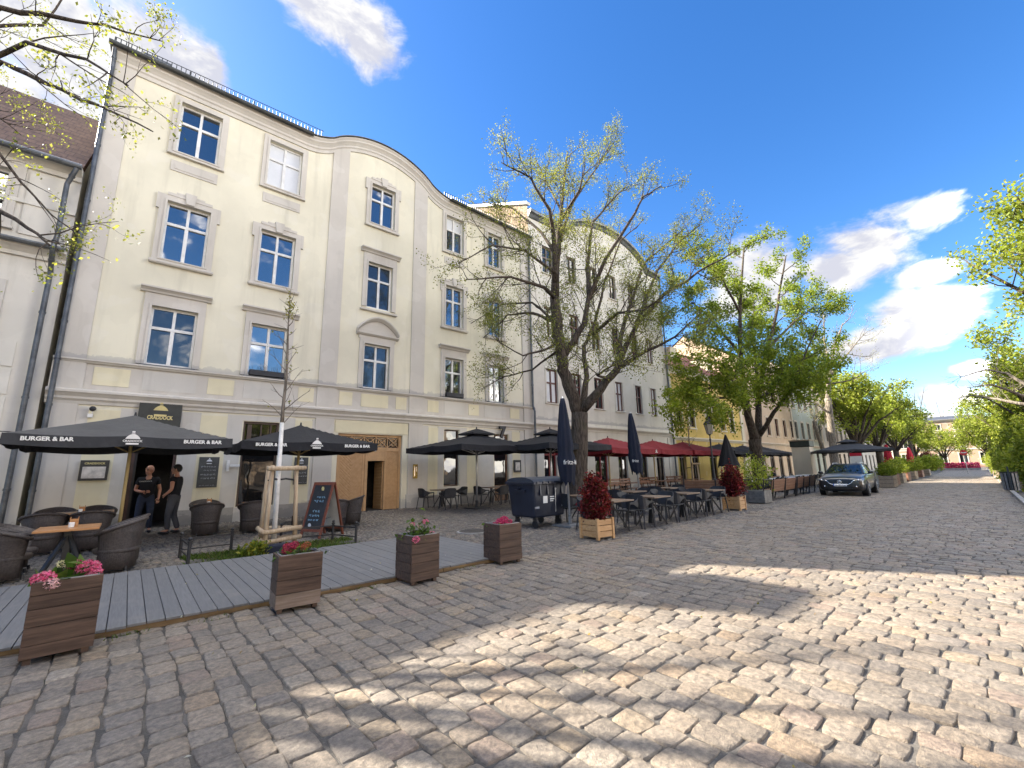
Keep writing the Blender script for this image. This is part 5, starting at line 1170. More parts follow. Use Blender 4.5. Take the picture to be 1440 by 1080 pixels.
def lightpot(lb, loc, s, h, rz):
    r = empty('wooden_planter', loc, lb, 'planter', 'light wooden planters', rz)
    for k in range(3): 
        z0 = .05+k*(h-.05)/3; z1 = z0+(h-.05)/3-.012
        for q in range(4):
            an = q*math.pi/2; c = Vector((math.sin(an)*(s/2-.02),-math.cos(an)*(s/2-.02),(z0+z1)/2)); MB().obox(c,(s-.1,.022,z1-z0),(0,0,an)).build('slat', LTW, r, bevel=.003)
    for u, v in ((-1,-1),(1,-1),(1,1),(-1,1)): MB().obox((u*(s/2-.02),v*(s/2-.02),(h+.02)/2),(.06,.06,h+.02)).build('corner_post', LTW, r, bevel=.004)
    MB().box(-s/2+.04,-s/2+.04,h-.1,s/2-.04,s/2-.04,h-.05).build('soil', EARTH, r); return r
REDL = [(.14,.012,.018),(.20,.02,.025),(.09,.012,.015),(.26,.035,.04),(.10,.05,.02)]
lightpot('light wooden planter with a red shrub, in front of the dark tables beside the dustbin', (7.88,6.32,0), .52,.42,R(-4)); bush('red_shrub', (7.88,6.32,.36), .33,.33,.92, 2600, .07, REDL, 'dark red leafy shrub in the nearest light wooden planter', 'shrub', 'red shrubs in light planters', 3, .0, 9, .35)
lightpot('light wooden planter with a red shrub, at the far end of the dark tables', (15.85,6.7,0), .56,.46,R(3)); bush('red_shrub', (15.85,6.7,.4), .34,.34,1.05, 1700, .08, REDL, 'dark red leafy shrub in the far light wooden planter', 'shrub', 'red shrubs in light planters', 4, .0, 9, .2)
r = empty('metal_planter', (19.25,7.15,0), 'ribbed grey metal planter with a loose green shrub at the corner of the bench backs', 'planter'); a = MB()
for k in range(7): a.box(-.38,-.36,.05+k*.065,.38,.36,.05+k*.065+.05)
a.box(-.36,-.34,.03,.36,.34,.5); a.build('ribbed_box', mat('dull_grey_metal', (.15,.15,.145), .6, .3, 5, .1, 30), r); MB().box(-.3,-.3,0,.3,.3,.03).build('base', IRON, r)
for u,v in ((-1,-1),(1,-1),(1,1),(-1,1)): MB().bar((u*.36,v*.34,.5),(u*.42,v*.4,.92),.03).build('corner_post', IRON, r)
MB().bar((-.42,-.4,.92),(.42,-.4,.92),.03).bar((-.42,.4,.92),(.42,.4,.92),.03).bar((-.42,-.4,.92),(-.42,.4,.92),.03).bar((.42,-.4,.92),(.42,.4,.92),.03).build('top_frame', IRON, r)
bush('green_shrub', (19.25,7.15,.5), .6,.58,1.35, 480, .085, LUSH, 'loose green shrub in the ribbed metal planter', 'shrub', None, 6, 0, 10)
# ================================================================== deck, tree pit, street things
WPC = newmat('grey_deck_board')[0]
def wpc():
    m = WPC; t = NT(m.node_tree); b = m.node_tree.nodes['Principled BSDF']; co = t.n('ShaderNodeNewGeometry').outputs['Position']
    s = t.n('ShaderNodeSeparateXYZ'); t.nt.links.new(co, s.inputs[0]); idn = t.math('FLOOR', t.math('DIVIDE', s.outputs[0], .15))
    wn = t.n('ShaderNodeTexWhiteNoise', _noise_dimensions='1D'); t.nt.links.new(idn, wn.inputs['W'])
    n = t.noise(t.vm('MULTIPLY', co, (40,2.5,40)), 1.5, 6, .6); n2 = t.noise(co, 2.2, 6, .7); n3 = t.noise(co, 40, 3)
    c = t.mix(t.ss(n,.3,.7), (.115,.117,.121), (.16,.16,.162)); c = t.mix(t.math('MULTIPLY', wn.outputs[0], .35), c, (.09,.092,.095)); c = t.mix(t.math('MULTIPLY', t.ss(n2,.52,.75), .5), c, (.21,.195,.175)); c = t.mix(t.math('MULTIPLY', t.ss(n3,.68,.75), .5), c, (.22,.2,.17))
    t.nt.links.new(c, b.inputs['Base Color']); b.inputs['Roughness'].default_value = .55; b.inputs['Specular IOR Level'].default_value = .4
    t.nt.links.new(t.bump(t.math('ADD', n, n3), .25, .004), b.inputs['Normal'])
wpc()
deck = empty('deck', (1.0,7.6,0), 'low grey plank deck laid over the paving between the planters and the tree pit', 'deck')
a = MB(); x = -3.6; rg = random.Random(4); yb = 9.28
while x < 5.28:
    y0 = 6.0+rg.uniform(-.012,.012); j = rg.uniform(-.002,.002); a.box(x,y0,.045+j,x+.143,yb+rg.uniform(-.01,.01),.07+j); x += .15
a.build('boards', WPC, deck, world=True, bevel=.003)
EDGE = wood('weathered_edge_wood', (.12,.075,.035), (.26,.18,.09), 1, 'x', .75, .5)
a = MB(); x = -3.6
while x < 5.2:
    L = min(rg.uniform(1.2,2.2), 5.25-x); a.box(x,6.02,-.01,x+L-.01,6.07,.044); x += L
a.box(5.2,6.08,-.01,5.25,9.25,.044); a.build('edge_beam', EDGE, deck, world=True)
MB().add([(-3.55,6.1,.02),(5.19,6.1,.02),(5.19,9.25,.02),(-3.55,9.25,.02)],[(0,1,2,3)]).build('underside', DARK, deck, world=True)  # dark sheet stands in for the shade below the boards
# tree pit grass
def blades(name, pts, h, cols, seed, wd=.008):
    rg_ = np.random.default_rng(seed); A = np.asarray(pts,'f'); n = len(A); an = rg_.uniform(0,6.283,n); hh = h*rg_.uniform(.4,1.3,n); ln = rg_.normal(0,.45,(n,2))*hh[:,None]
    dx = np.stack([np.cos(an),np.sin(an),0*an],1)*wd; top = A + np.stack([ln[:,0],ln[:,1],hh],1); mid = A+np.stack([ln[:,0]*.35,ln[:,1]*.35,hh*.6],1)
    V = np.stack([A-dx,A+dx,mid+dx*.7,top],1).reshape(-1,3); F = np.arange(n*4).reshape(n,4); P = np.array(cols); c = P[rg_.integers(0,len(P),n)]*rg_.uniform(.7,1.3,(n,1))
    return npmesh(name, V, F, LEAF, np.repeat(c,4,axis=0))
GRS = [(.06,.11,.02),(.09,.15,.025),(.12,.17,.04),(.14,.15,.06)]
rg_ = np.random.default_rng(5); n = 9000; px_ = rg_.uniform(.9,4.05,n); py_ = rg_.uniform(9.5,10.7,n); keep = (np.sin(px_*4.1+1)+np.sin(py_*5.3+px_*2.2)+rg_.normal(0,.6,n)) > -.55
tag(blades('grass', np.stack([px_[keep],py_[keep],0*px_[keep]-.03],1), .075, GRS, 6), 'short patchy green grass in the tree pit behind the deck', 'grass', kind='stuff')
n = 1500; mx_ = rg_.uniform(-1.5,6.4,n); my_ = rg_.normal(5.97,.06,n); k_ = (np.sin(mx_*3.1)+np.sin(mx_*7.7+1)) > .5; mx_ = mx_[k_]; my_ = my_[k_]
tag(blades('weeds', np.stack([mx_,my_,0*mx_-.025],1), .045, GRS, 8, .005), 'tiny green weeds in the joints along the deck edge', 'weeds', kind='stuff')
n = 2600; mx_ = rg_.uniform(5.2,9.5,n); my_ = rg_.uniform(6.0,8.0,n); k_ = (np.sin(mx_*3.1+my_*2)+np.sin(my_*5.7+mx_)+rg_.normal(0,.3,n)) > 1.2; mx_ = mx_[k_]; my_ = my_[k_]
tag(blades('moss', np.stack([mx_,my_,0*mx_-.02],1), .018, GRS, 9, .006), 'sparse green growth between the small setts beside the dustbin', 'moss', kind='stuff')
bush('weed', (1.95,9.72,0), .2,.16,.22, 160, .09, [(.10,.15,.02),(.14,.19,.03),(.30,.28,.04)], 'yellow-green flowering weed clump at the street edge of the tree pit', 'weed', None, 12, 0, 6)
MB().obox((2.35,9.78,.07),(.52,.22,.18),(0,0,.05)).build('watering_bag', NAVY, bevel=.04)
tag(bpy.data.objects['watering_bag'], 'low dark blue-black watering bag lying by the sapling stakes', 'watering bag')
def rail(lb, pts):
    r = empty('tree_guard_rail', (pts[0][0],pts[0][1],0), lb, 'railing', 'low iron rails round the tree pit')
    for p in pts:
        q = MB(); q.cyl((p[0],p[1],0),(p[0],p[1],.40),.028,n=10); q.ball((p[0],p[1],.43),.034,10,6); q.cyl((p[0],p[1],.375),(p[0],p[1],.395),.04,n=10); q.build('post', IRON, r, world=True)
    for p, q_ in zip(pts[:-1], pts[1:]):
        q = MB(); q.bar((*p,.33),(*q_,.33),.028,.028); q.bar((*p,.14),(*q_,.14),.02,.02); q.build('crossbar', IRON, r, world=True)
rail('low black iron rail round the left end of the tree pit', [(1.7,10.62),(.88,10.58),(.92,9.58)]); rail('low black iron rail round the right end of the tree pit', [(2.6,10.62),(3.62,10.42),(3.85,9.66)])
# sapling with stakes
STK = wood('peeled_stake_wood', (.30,.21,.13), (.52,.42,.29), 1.2, 'z', .7, .35, 10)
def stakes(lb, loc, h, r_, rz, group):
    r = empty('tree_stake', loc, lb, 'tree support', group, rz); P_ = [(math.cos(R(90+120*k))*r_, math.sin(R(90+120*k))*r_) for k in range(3)]
    for x_, y_ in P_: MB().cyl((x_*1.15,y_*1.15,-.02),(x_*.92,y_*.92,h),.048,.042,12).build('stake', STK, r, smooth=True)
    for z_ in (h-.07, .36, .17):
        for k in range(3) if z_ < h-.1 else (1,):
            p, q = P_[k], P_[(k+1)%3]; d_ = (Vector(q)-Vector(p)).normalized()*.14; e_ = Vector(((p[0]+q[0])/2,(p[1]+q[1])/2)).normalized()*.07
            if z_ > h-.1: e_ = e_*1.0
            MB().cyl((p[0]-d_.x+e_.x,p[1]-d_.y+e_.y,z_),(q[0]+d_.x+e_.x,q[1]+d_.y+e_.y,z_+.01),.047,n=10).build('crossbar', STK, r, smooth=True)
    a = MB(); 
    for x_, y_ in P_: a.tube([(x_,y_,h-.32),(x_*.4,y_*.4,h-.28),(0,0,h-.30)],.02,6)
    a.build('tie', IRON, r)
LIME = mat('lime_wash', (.66,.64,.60), .8, .15, 6, .2, 50)
def sapling(name, lb, loc, h, hw, label_group, seed, buds, wbase=.042, lean=(0,0)):
    r = empty(name, loc, lb, 'tree', label_group); T = Tree(seed)
    MB().cyl((0,0,-.03),(lean[0]*hw,lean[1]*hw,hw),wbase,wbase*.8,14).build('painted_trunk', LIME, r, smooth=True)
    pts = [(lean[0]*z+.02*math.sin(z*2.1), lean[1]*z, z) for z in np.linspace(hw-.02,h,10)]; pts[0] = (lean[0]*hw,lean[1]*hw,hw-.02)
    T.b.tube(pts, [wbase*.8*(1-.9*i/9) for i in range(10)], 8)
    for i in range(26):
        z = hw-.05+(h-hw)*(i/26)**.9; a = i*2.4+T.rg.uniform(-.4,.4); L = (1-.75*(z-hw)/(h-hw))*T.rg.uniform(.6,1.0)*(h-hw)*.30
        T.twig(Vector((lean[0]*z,lean[1]*z,z)), Vector((math.cos(a)*.8,math.sin(a)*.8,.65)).normalized(), L, .012, 2 if L > .35 else 1, .35, 2.6)
    T.b.build('trunk', BARKP, r, smooth=True)
    rg = np.random.default_rng(seed); tips = [tuple(p) for p in T.tips if rg.random() < buds]; leaves('foliage', tips, 3, .02, .055, YG, r, seed)
    top = [(lean[0]*h+rg.normal(0,.03), lean[1]*h+rg.normal(0,.03), h-rg.uniform(.25,.75)) for _ in range(60)]; leaves('foliage', top, 2, .03, .06, [(.35,.33,.08),(.28,.28,.06)], r, seed+1)
    return r
sapling('sapling', 'young tree with white-painted trunk held by stakes in front of the burger bar', (2.42,10.4,0), 5.75, 2.6, 'young trees with white-painted trunks', 91, .2, .05, (-.01,.01))
stakes('three peeled wooden stakes round the white-painted sapling in front of the burger bar', (2.42,10.45,0), 1.68, .36, R(25), 'wooden stakes round young trees')
q = D(972,27.5); sapling('sapling', 'young bare tree with white-painted trunk left of the street lamp', q, 5.0, 2.5, 'young trees with white-painted trunks', 92, .15, .05); stakes('three wooden stakes round the young tree left of the street lamp', q, 1.7, .38, 0, 'wooden stakes round young trees')
# A-board
REDW = wood('red_brown_frame_wood', (.13,.035,.018), (.22,.075,.04), 1.2, 'z', .45, .2); SLATE = mat('chalkboard', (.018,.02,.024), .6, .3, 8); CHALK = mat('chalk', (.62,.64,.66), .9, .1, 20); CHALKB = mat('blue_chalk', (.25,.45,.62), .9, .1, 20)
ab = empty('a_board', (3.72,11.45,0), 'red-framed chalkboard A-board standing open at the end of the tree pit', 'A-board', None, R(-63))
def abpanel(nm, s, m):
    a = MB(); th = .24; W_, H_ = .64, 1.28
    def pt(x, z, o=0): return (x, s*(.36-z*.28+o), z)
    for x0, x1, z0, z1 in ((-W_/2,-W_/2+.055,0,H_),(W_/2-.055,W_/2,0,H_),(-W_/2+.055,W_/2-.055,H_-.07,H_),(-W_/2+.055,W_/2-.055,.14,.2)):
        P8 = [pt(x0,z0,0),pt(x1,z0,0),pt(x1,z0,.035),pt(x0,z0,.035),pt(x0,z1,0),pt(x1,z1,0),pt(x1,z1,.035),pt(x0,z1,.035)]
        a.add(P8, [(0,3,2,1),(4,5,6,7),(0,1,5,4),(1,2,6,5),(2,3,7,6),(3,0,4,7)])
    o = a.build(nm, REDW, ab); b_ = MB(); P8 = [pt(-W_/2+.05,.18,.008),pt(W_/2-.05,.18,.008),pt(W_/2-.05,.18,.026),pt(-W_/2+.05,.18,.026),pt(-W_/2+.05,H_-.05,.008),pt(W_/2-.05,H_-.05,.008),pt(W_/2-.05,H_-.05,.026),pt(-W_/2+.05,H_-.05,.026)]
    b_.add(P8, [(0,3,2,1),(4,5,6,7),(0,1,5,4),(1,2,6,5),(2,3,7,6),(3,0,4,7)]); b_.build('board', m, o); return o
fp = abpanel('front_panel', -1, SLATE); bp_ = abpanel('rear_panel', 1, mat('pale_board_back', (.55,.56,.56), .6, .1, 4))
def scribble(parent, rows, fx, m, seed, wd=.006, name='chalk_writing'):
    rg = random.Random(seed)
    for x0, x1, z, hh in rows:
        x_ = x0; a = MB()
        while x_ < x1:
            L = rg.uniform(.03,.075); n_ = max(4,int(L/.008)); pts = [fx(x_+L*i/n_+.006*math.sin(i*2.3), z+hh*(.5*math.sin(i*rg.uniform(1.3,2.2))+rg.uniform(-.1,.1))) for i in range(n_+1)]; a.tube(pts, wd*.5, 3, cap=False); x_ += L+rg.uniform(.012,.03)
        a.build(name, m, parent)
fx = lambda x,z: (x, -(.36-z*.28+.028), z)
scribble(fp, [(-.1,.16,.92,.05),(-.16,.14,.83,.06),(-.12,.12,.60,.05),(-.2,.1,.5,.05),(-.2,.08,.4,.04)], fx, CHALKB, 3, .01)
a = MB(); a.lathe([(.035,0),(.045,.05),(.03,.09)], (0,0,0), 10); o = a.build('logo', GOLDP, fp); o.location = (.02,-(.36-1.1*.28+.03),1.08); o.scale = (1,.15,1)
a = MB(); a.ball((0,0,0),.05,12,6,0,(1,.1,1)); o = a.build('logo', CHALK, fp); o.location = (-.1,-(.36-.28*.28+.03),.28)
MB().tube([(0,-.25,.42),(0,0,.38),(0,.25,.42)], .006, 5).build('chain', IRON, ab)
# waste container
CONT = mat('dark_blue_container_plastic', (.014,.019,.036), .42, .25, 3, .06, 70); CONTL = mat('blue_grey_lid_plastic', (.035,.045,.065), .4, .2, 4, .06, 60)
du = empty('waste_container', (8.55,8.85,0), 'big dark blue four-wheeled waste container with a worn lid in front of the linden', 'dustbin', None, R(2))
a = MB(); P_ = [(-.58,-.44,.26),(.58,-.44,.26),(.58,.44,.26),(-.58,.44,.26),(-.66,-.51,1.14),(.66,-.51,1.14),(.66,.51,1.14),(-.66,.51,1.14)]
a.add(P_, [(0,3,2,1),(4,5,6,7),(0,1,5,4),(1,2,6,5),(2,3,7,6),(3,0,4,7)]); a.build('bin_body', CONT, du, bevel=.05)
for k in range(4): MB().obox((-.42+.28*k,-.5,.98),(.05,.05,.30),(R(-5),0,0)).build('rib', CONT, du, bevel=.01)
MB().box(-.70,-.55,1.10,.70,-.50,1.17).box(-.70,.50,1.10,.70,.55,1.17).box(-.70,-.50,1.10,-.65,.50,1.17).box(.65,-.50,1.10,.70,.50,1.17).build('rim', CONT, du, bevel=.012)
a = MB(); n_ = 10
for i in range(n_+1):
    f = -1+2*i/n_; z = 1.175+.12*(1-f*f)**.6
    a.v += [(-.69,f*.54,z),(.69,f*.54,z)]
for i in range(n_): a.f.append((2*i,2*i+1,2*i+3,2*i+2)); a.m.append(0)
a.f.append(tuple(range(0,2*n_+2,2))); a.m.append(0); a.f.append(tuple(range(2*n_+1,0,-2))); a.m.append(0); lid = a.build('lid', CONTL, du)
for k in range(6): MB().box(-.6+.23*k,-.575,1.13,-.52+.23*k,-.552,1.18).build('lid_lug', CONT, lid)
for sx in (-1,1):
    MB().cyl((sx*.66,0,1.0),(sx*.76,0,1.0),.03,n=12).box(min(sx*.64,sx*.69),-.2,.9,max(sx*.64,sx*.69),.2,.97).build('lifting_pin', CONT, du)
    for sy in (-1,1): MB().cyl((sx*.46-.022,sy*.34,.1),(sx*.46+.022,sy*.34,.1),.1,n=16).box(sx*.46-.04,sy*.34-.05,.17,sx*.46+.04,sy*.34+.05,.27).build('castor', IRON, du)
MB().box(-.29,-.535,.62,-.13,-.52,.80).build('sticker', PRINT, du).rotation_euler.x = 0
bpy.data.objects['sticker'].location = (0,.048,0)
a = MB(); a.box(-.06,-.545,.70,.10,-.53,.73); a.box(-.06,-.545,.76,.10,-.53,.785); a.box(-.06,-.545,.655,.06,-.53,.675); a.build('marking', PRINT, du).location = (.03,.052,0)
a = MB(); a.bar((.13,-.53,.38),(.13,-.545,.98),.012); a.ball((.13,-.545,.98),.025,8,5); a.build('reflective_strip', ALU, du)
for sx in (-1,1): MB().obox((sx*.52,-.475,.52),(.16,.012,.05),(R(-5),0,0)).build('reflector', mat('grey_reflector', (.3,.31,.33), .4), du)
# street lamp
la = empty('street_lamp', (23.9,11.0,0), 'old black street lamp with a six-sided glass lantern beside the closed cone parasol', 'lamp')
MB().lathe([(.17,0),(.17,.12),(.12,.18),(.12,.7),(.14,.75),(.075,.85),(.06,1.2),(.075,1.25),(.05,1.32),(.042,2.85),(.06,2.9),(.035,2.98),(.03,3.12),(.09,3.2)],(0,0,0),14).build('post', IRON, la, smooth=False)
a = MB(); n_ = 6
for k in range(n_): 
    p = R(60*k); a.bar((math.cos(p)*.13,math.sin(p)*.13,3.2),(math.cos(p)*.25,math.sin(p)*.25,3.75),.02)
    q = R(60*k+60); a.bar((math.cos(p)*.25,math.sin(p)*.25,3.75),(math.cos(q)*.25,math.sin(q)*.25,3.75),.025)
ln = a.build('lantern_frame', IRON, la); MB().lathe([(.12,3.2),(.24,3.74)],(0,0,0),6).build('lantern_glass', mat('lantern_glass', (.42,.40,.34), .15, .1, 4), ln)
MB().lathe([(.29,3.75),(.26,3.8),(.12,3.98),(.1,4.05),(.05,4.1),(.03,4.2),(.045,4.24),(.01,4.3)],(0,0,0),12).build('lantern_roof', IRON, ln)
# things on the facade -------------------------------------------------------
yw = Y0-.05
sg = empty('shop_sign', (.51,yw-.05,3.0), 'black sign board with a gold burger emblem and name above the open doorway', 'sign'); MB().box(-.52,-.03,0,.52,.03,.70).build('board', mat('black_sign_paint', (.022,.026,.022), .5, .2, 5), sg, bevel=.004)
burger_logo(sg, (0,-.036,.44), (0,0,0), .36, GOLDP, 'emblem', False); lettering('CRADDOCK', .16, GOLDP, sg, 'lettering', (0,-.036,.26), (math.pi/2,0,0), .003, .006, .62)
mb = empty('menu_box', (-.77,yw-.03,1.42), 'dark framed lit menu box with pale pages left of the bar doorway', 'menu box'); MB().box(-.3,-.03,0,.3,.03,.56).build('frame', mat('dark_metal', (.03,.028,.026), .45, .2, 5), mb, bevel=.004)
MB().box(-.24,-.036,.06,.24,-.031,.38).build('pages', mat('menu_pages', (.62,.58,.52), .4, .25, 6), mb); lettering('CRADDOCK', .075, GOLDP, mb, 'lettering', (0,-.036,.47), (math.pi/2,0,0), .002, .002)
def board(lb, x, z0, z1, w_, seed):
    r = empty('chalkboard', (x,yw-.02,z0), lb, 'chalkboard', 'chalkboards on the cream wall'); H_ = z1-z0; MB().box(-w_/2,-.015,0,w_/2,.015,H_).build('board', mat('wall_chalkboard', (.055,.058,.055), .6, .25, 6), r, bevel=.003)
    burger_logo(r, (0,-.02,H_-.16), (0,0,0), .16, CHALK, 'logo', False)
    scribble(r, [(-.2,.2,H_*.68,.05),(-.12,.18,H_*.56,.045),(-.2,.16,H_*.42,.05),(-.18,.18,H_*.3,.045),(-.2,.2,H_*.07,.02)], lambda u,z: (u,-.018,z), CHALK, seed, .006)
board('grey chalkboard with white handwriting right of the two men, by the doorway', 1.9, 1.12, 2.08, .54, 5); board('grey chalkboard beside the right edge of the shop window, left of the gate', 4.68, 1.12, 2.08, .46, 6)
r = empty('wall_bracket', (2.48,yw-.01,1.62), 'cream T-shaped wall bracket between chalkboard and shop window', 'bracket'); MB().box(-.1,-.05,0,-.02,.02,.36).build('plate', WHITE, r, bevel=.006); MB().box(-.02,-.11,.14,.26,-.05,.22).box(.0,-.05,.15,.05,.02,.21).build('arm', WHITE, r, bevel=.006)
r = empty('wall_lamp', (-1.0,yw-.03,3.3), 'small black dome camera on a white foot above the left parasol', 'camera'); MB().ball((0,-.1,.12),.075,12,8).build('dome', BLKP, r, smooth=True); MB().box(-.09,-.06,-.12,.02,.02,-.02).bar((0,-.04,-.05),(0,-.1,.08),.025).build('foot', WHITE, r)
for x_, lb in ((9.98,'small black box lamp on the wall left of the plain shop window'),(12.35,'small black box lamp on the wall right of the plain shop window')):
    r = empty('wall_lamp', (x_,yw-.0,2.28), lb, 'lamp', 'small box lamps on the cream wall'); MB().box(-.1,-.2,0,.1,-.06,.11).build('housing', BLKP, r, bevel=.005); MB().bar((.1,-.1,.05),(.2,-.1,.05),.02).bar((.2,-.1,.05),(.2,.02,.05),.02).build('arm', IRON, r)
r = empty('brass_plaque', (9.28,yw-.035,1.2), 'worn brass doorbell plaque right of the sand-coloured gate', 'plaque'); MB().box(-.11,-.012,0,.11,.012,.6).build('plate', mat('worn_brass', (.42,.30,.08), .4, .5, 14, .2, 60, metal=.7), r, bevel=.003); MB().box(-.06,-.018,.1,-.02,-.012,.5).box(.03,-.018,.28,.07,-.012,.5).build('bell_buttons', CHROME, r)
r = empty('house_number_sign', (14.1,yw-.06,3.05), 'big black figure 7 on the wall over the shop door', 'sign'); lettering('7', .78, BLKP, r, 'figure', (0,-.06,.3), (math.pi/2,0,0), .05, .03)
r = empty('menu_box', (15.15,yw-.03,1.36), 'small dark menu frame with a white page right of the plain shop door', 'menu box'); MB().box(-.24,-.03,0,.24,.03,.62).build('frame', mat('dark_metal',(.03,.028,.026)), r, bevel=.004); MB().box(-.15,-.036,.09,.15,-.031,.5).build('pages', mat('menu_pages',(.6,.6,.6)), r)
for x0, x1, z_, lb in ((2.75,3.85,4.9,'black window box with bare stems on the first-floor window above the A-board side'),(10.76,11.72,4.9,'black empty window box on the first-floor window right of the arched one')):
    r = empty('window_box', ((x0+x1)/2,Y0-.1,z_), lb, 'window box', 'window boxes'); MB().box(-(x1-x0)/2,-.09,.01,(x1-x0)/2,.09,.2).build('box', BLKP, r, bevel=.01); a = MB(); rg = random.Random(int(x0))
    for k in range(22): xx = rg.uniform(-.45,.45); a.tube([(xx,0,.12),(xx+rg.uniform(-.06,.06),rg.uniform(-.03,.03),.3),(xx+rg.uniform(-.12,.12),rg.uniform(-.05,.05),.25+rg.uniform(.1,.3))],[.006,.004,.002],4)
    a.build('stems', TWIG, r)
r = empty('notice', (7.42,yg-.05,2.36), 'small white notice sheet fixed to the top of the sand-coloured gate', 'notice'); MB().box(-.14,0,-.02,.14,.006,.2).build('sheet', PRINT, r); MB().box(-.05,-.004,.05,.05,-.001,.12).build('emblem', IRON, r)
r = empty('shop_sign', (19.6,Y0-.1,3.15), 'dark grey sign board with a small white emblem above the red parasols', 'sign'); MB().box(-.95,-.03,0,.95,.03,.62).build('board', CHAR, r, bevel=.005); MB().box(-.05,-.04,.12,.05,-.031,.5).box(-.14,-.04,.34,.14,-.031,.4).box(-.5,-.04,.2,-.12,-.031,.3).box(.12,-.04,.2,.5,-.031,.3).build('emblem', PRINT, r)
r = empty('manhole_cover', (6.62,9.2,.012), 'round dark iron manhole cover in the small setts behind the deck', 'manhole cover'); MB().lathe([(.34,-.02),(.34,.012),(.32,.018),(.02,.018)],(0,0,0),28).build('cover', mat('rusty_iron', (.05,.045,.042), .6, .4, 14, .8, 30), r); MB().lathe([(.40,-.03),(.40,.006),(.35,.008)],(0,0,0),28).build('frame', gran, r)
r = empty('cable', (-9,Y0-.15,0), 'thin black cable sagging across the low pale house at the left edge', 'cable'); MB().tube([(-9+.35*i,Y0-.18,4.3-.16*i+.004*i*i) for i in range(24)], .012, 5).build('wire', IRON, r, world=True)
# ---- the two men --------------------------------------------------------------
SKIN = newmat('skin')[0]; b_ = SKIN.node_tree.nodes['Principled BSDF']; b_.inputs['Base Color'].default_value = (.42,.21,.14,1); b_.inputs['Roughness'].default_value = .5; b_.inputs['Subsurface Weight'].default_value = .1
EYEM = mat('eye_dark', (.02,.015,.012), .3, 0); LIPS = mat('lips', (.32,.12,.09), .5, 0); HAIRM = mat('black_hair', (.012,.01,.009), .6, .3, 30, .5, 90); TEE = cloth('black_cotton', (.012,.013,.017), .9); JEAN = cloth('dark_blue_denim', (.030,.040,.070), .9, .3); GREYT = cloth('grey_trouser_cloth', (.060,.062,.070), .9, .25); SHOE = mat('dark_shoe', (.015,.014,.016), .5)
def skin_mesh(J, E, root, sub=2):
    me = bpy.data.meshes.new('tmp'); names = list(J); me.from_pydata([J[k][0] for k in names], [(names.index(a), names.index(b)) for a, b in E], [])
    o = bpy.data.objects.new('tmp', me); COL.objects.link(o); md = o.modifiers.new('s','SKIN'); md.use_smooth_shade = True
    for i, k in enumerate(names): r_ = J[k][1]; me.skin_vertices[0].data[i].radius = r_ if hasattr(r_,'__len__') else (r_, r_); me.skin_vertices[0].data[i].use_root = (k == root)
    if sub: s_ = o.modifiers.new('u','SUBSURF'); s_.levels = sub; s_.render_levels = sub
    bpy.context.view_layer.update(); ev = o.evaluated_get(bpy.context.evaluated_depsgraph_get()).to_mesh()
    V = [tuple(v.co) for v in ev.vertices]; F = [tuple(p.vertices) for p in ev.polygons]; bpy.data.objects.remove(o); return V, F
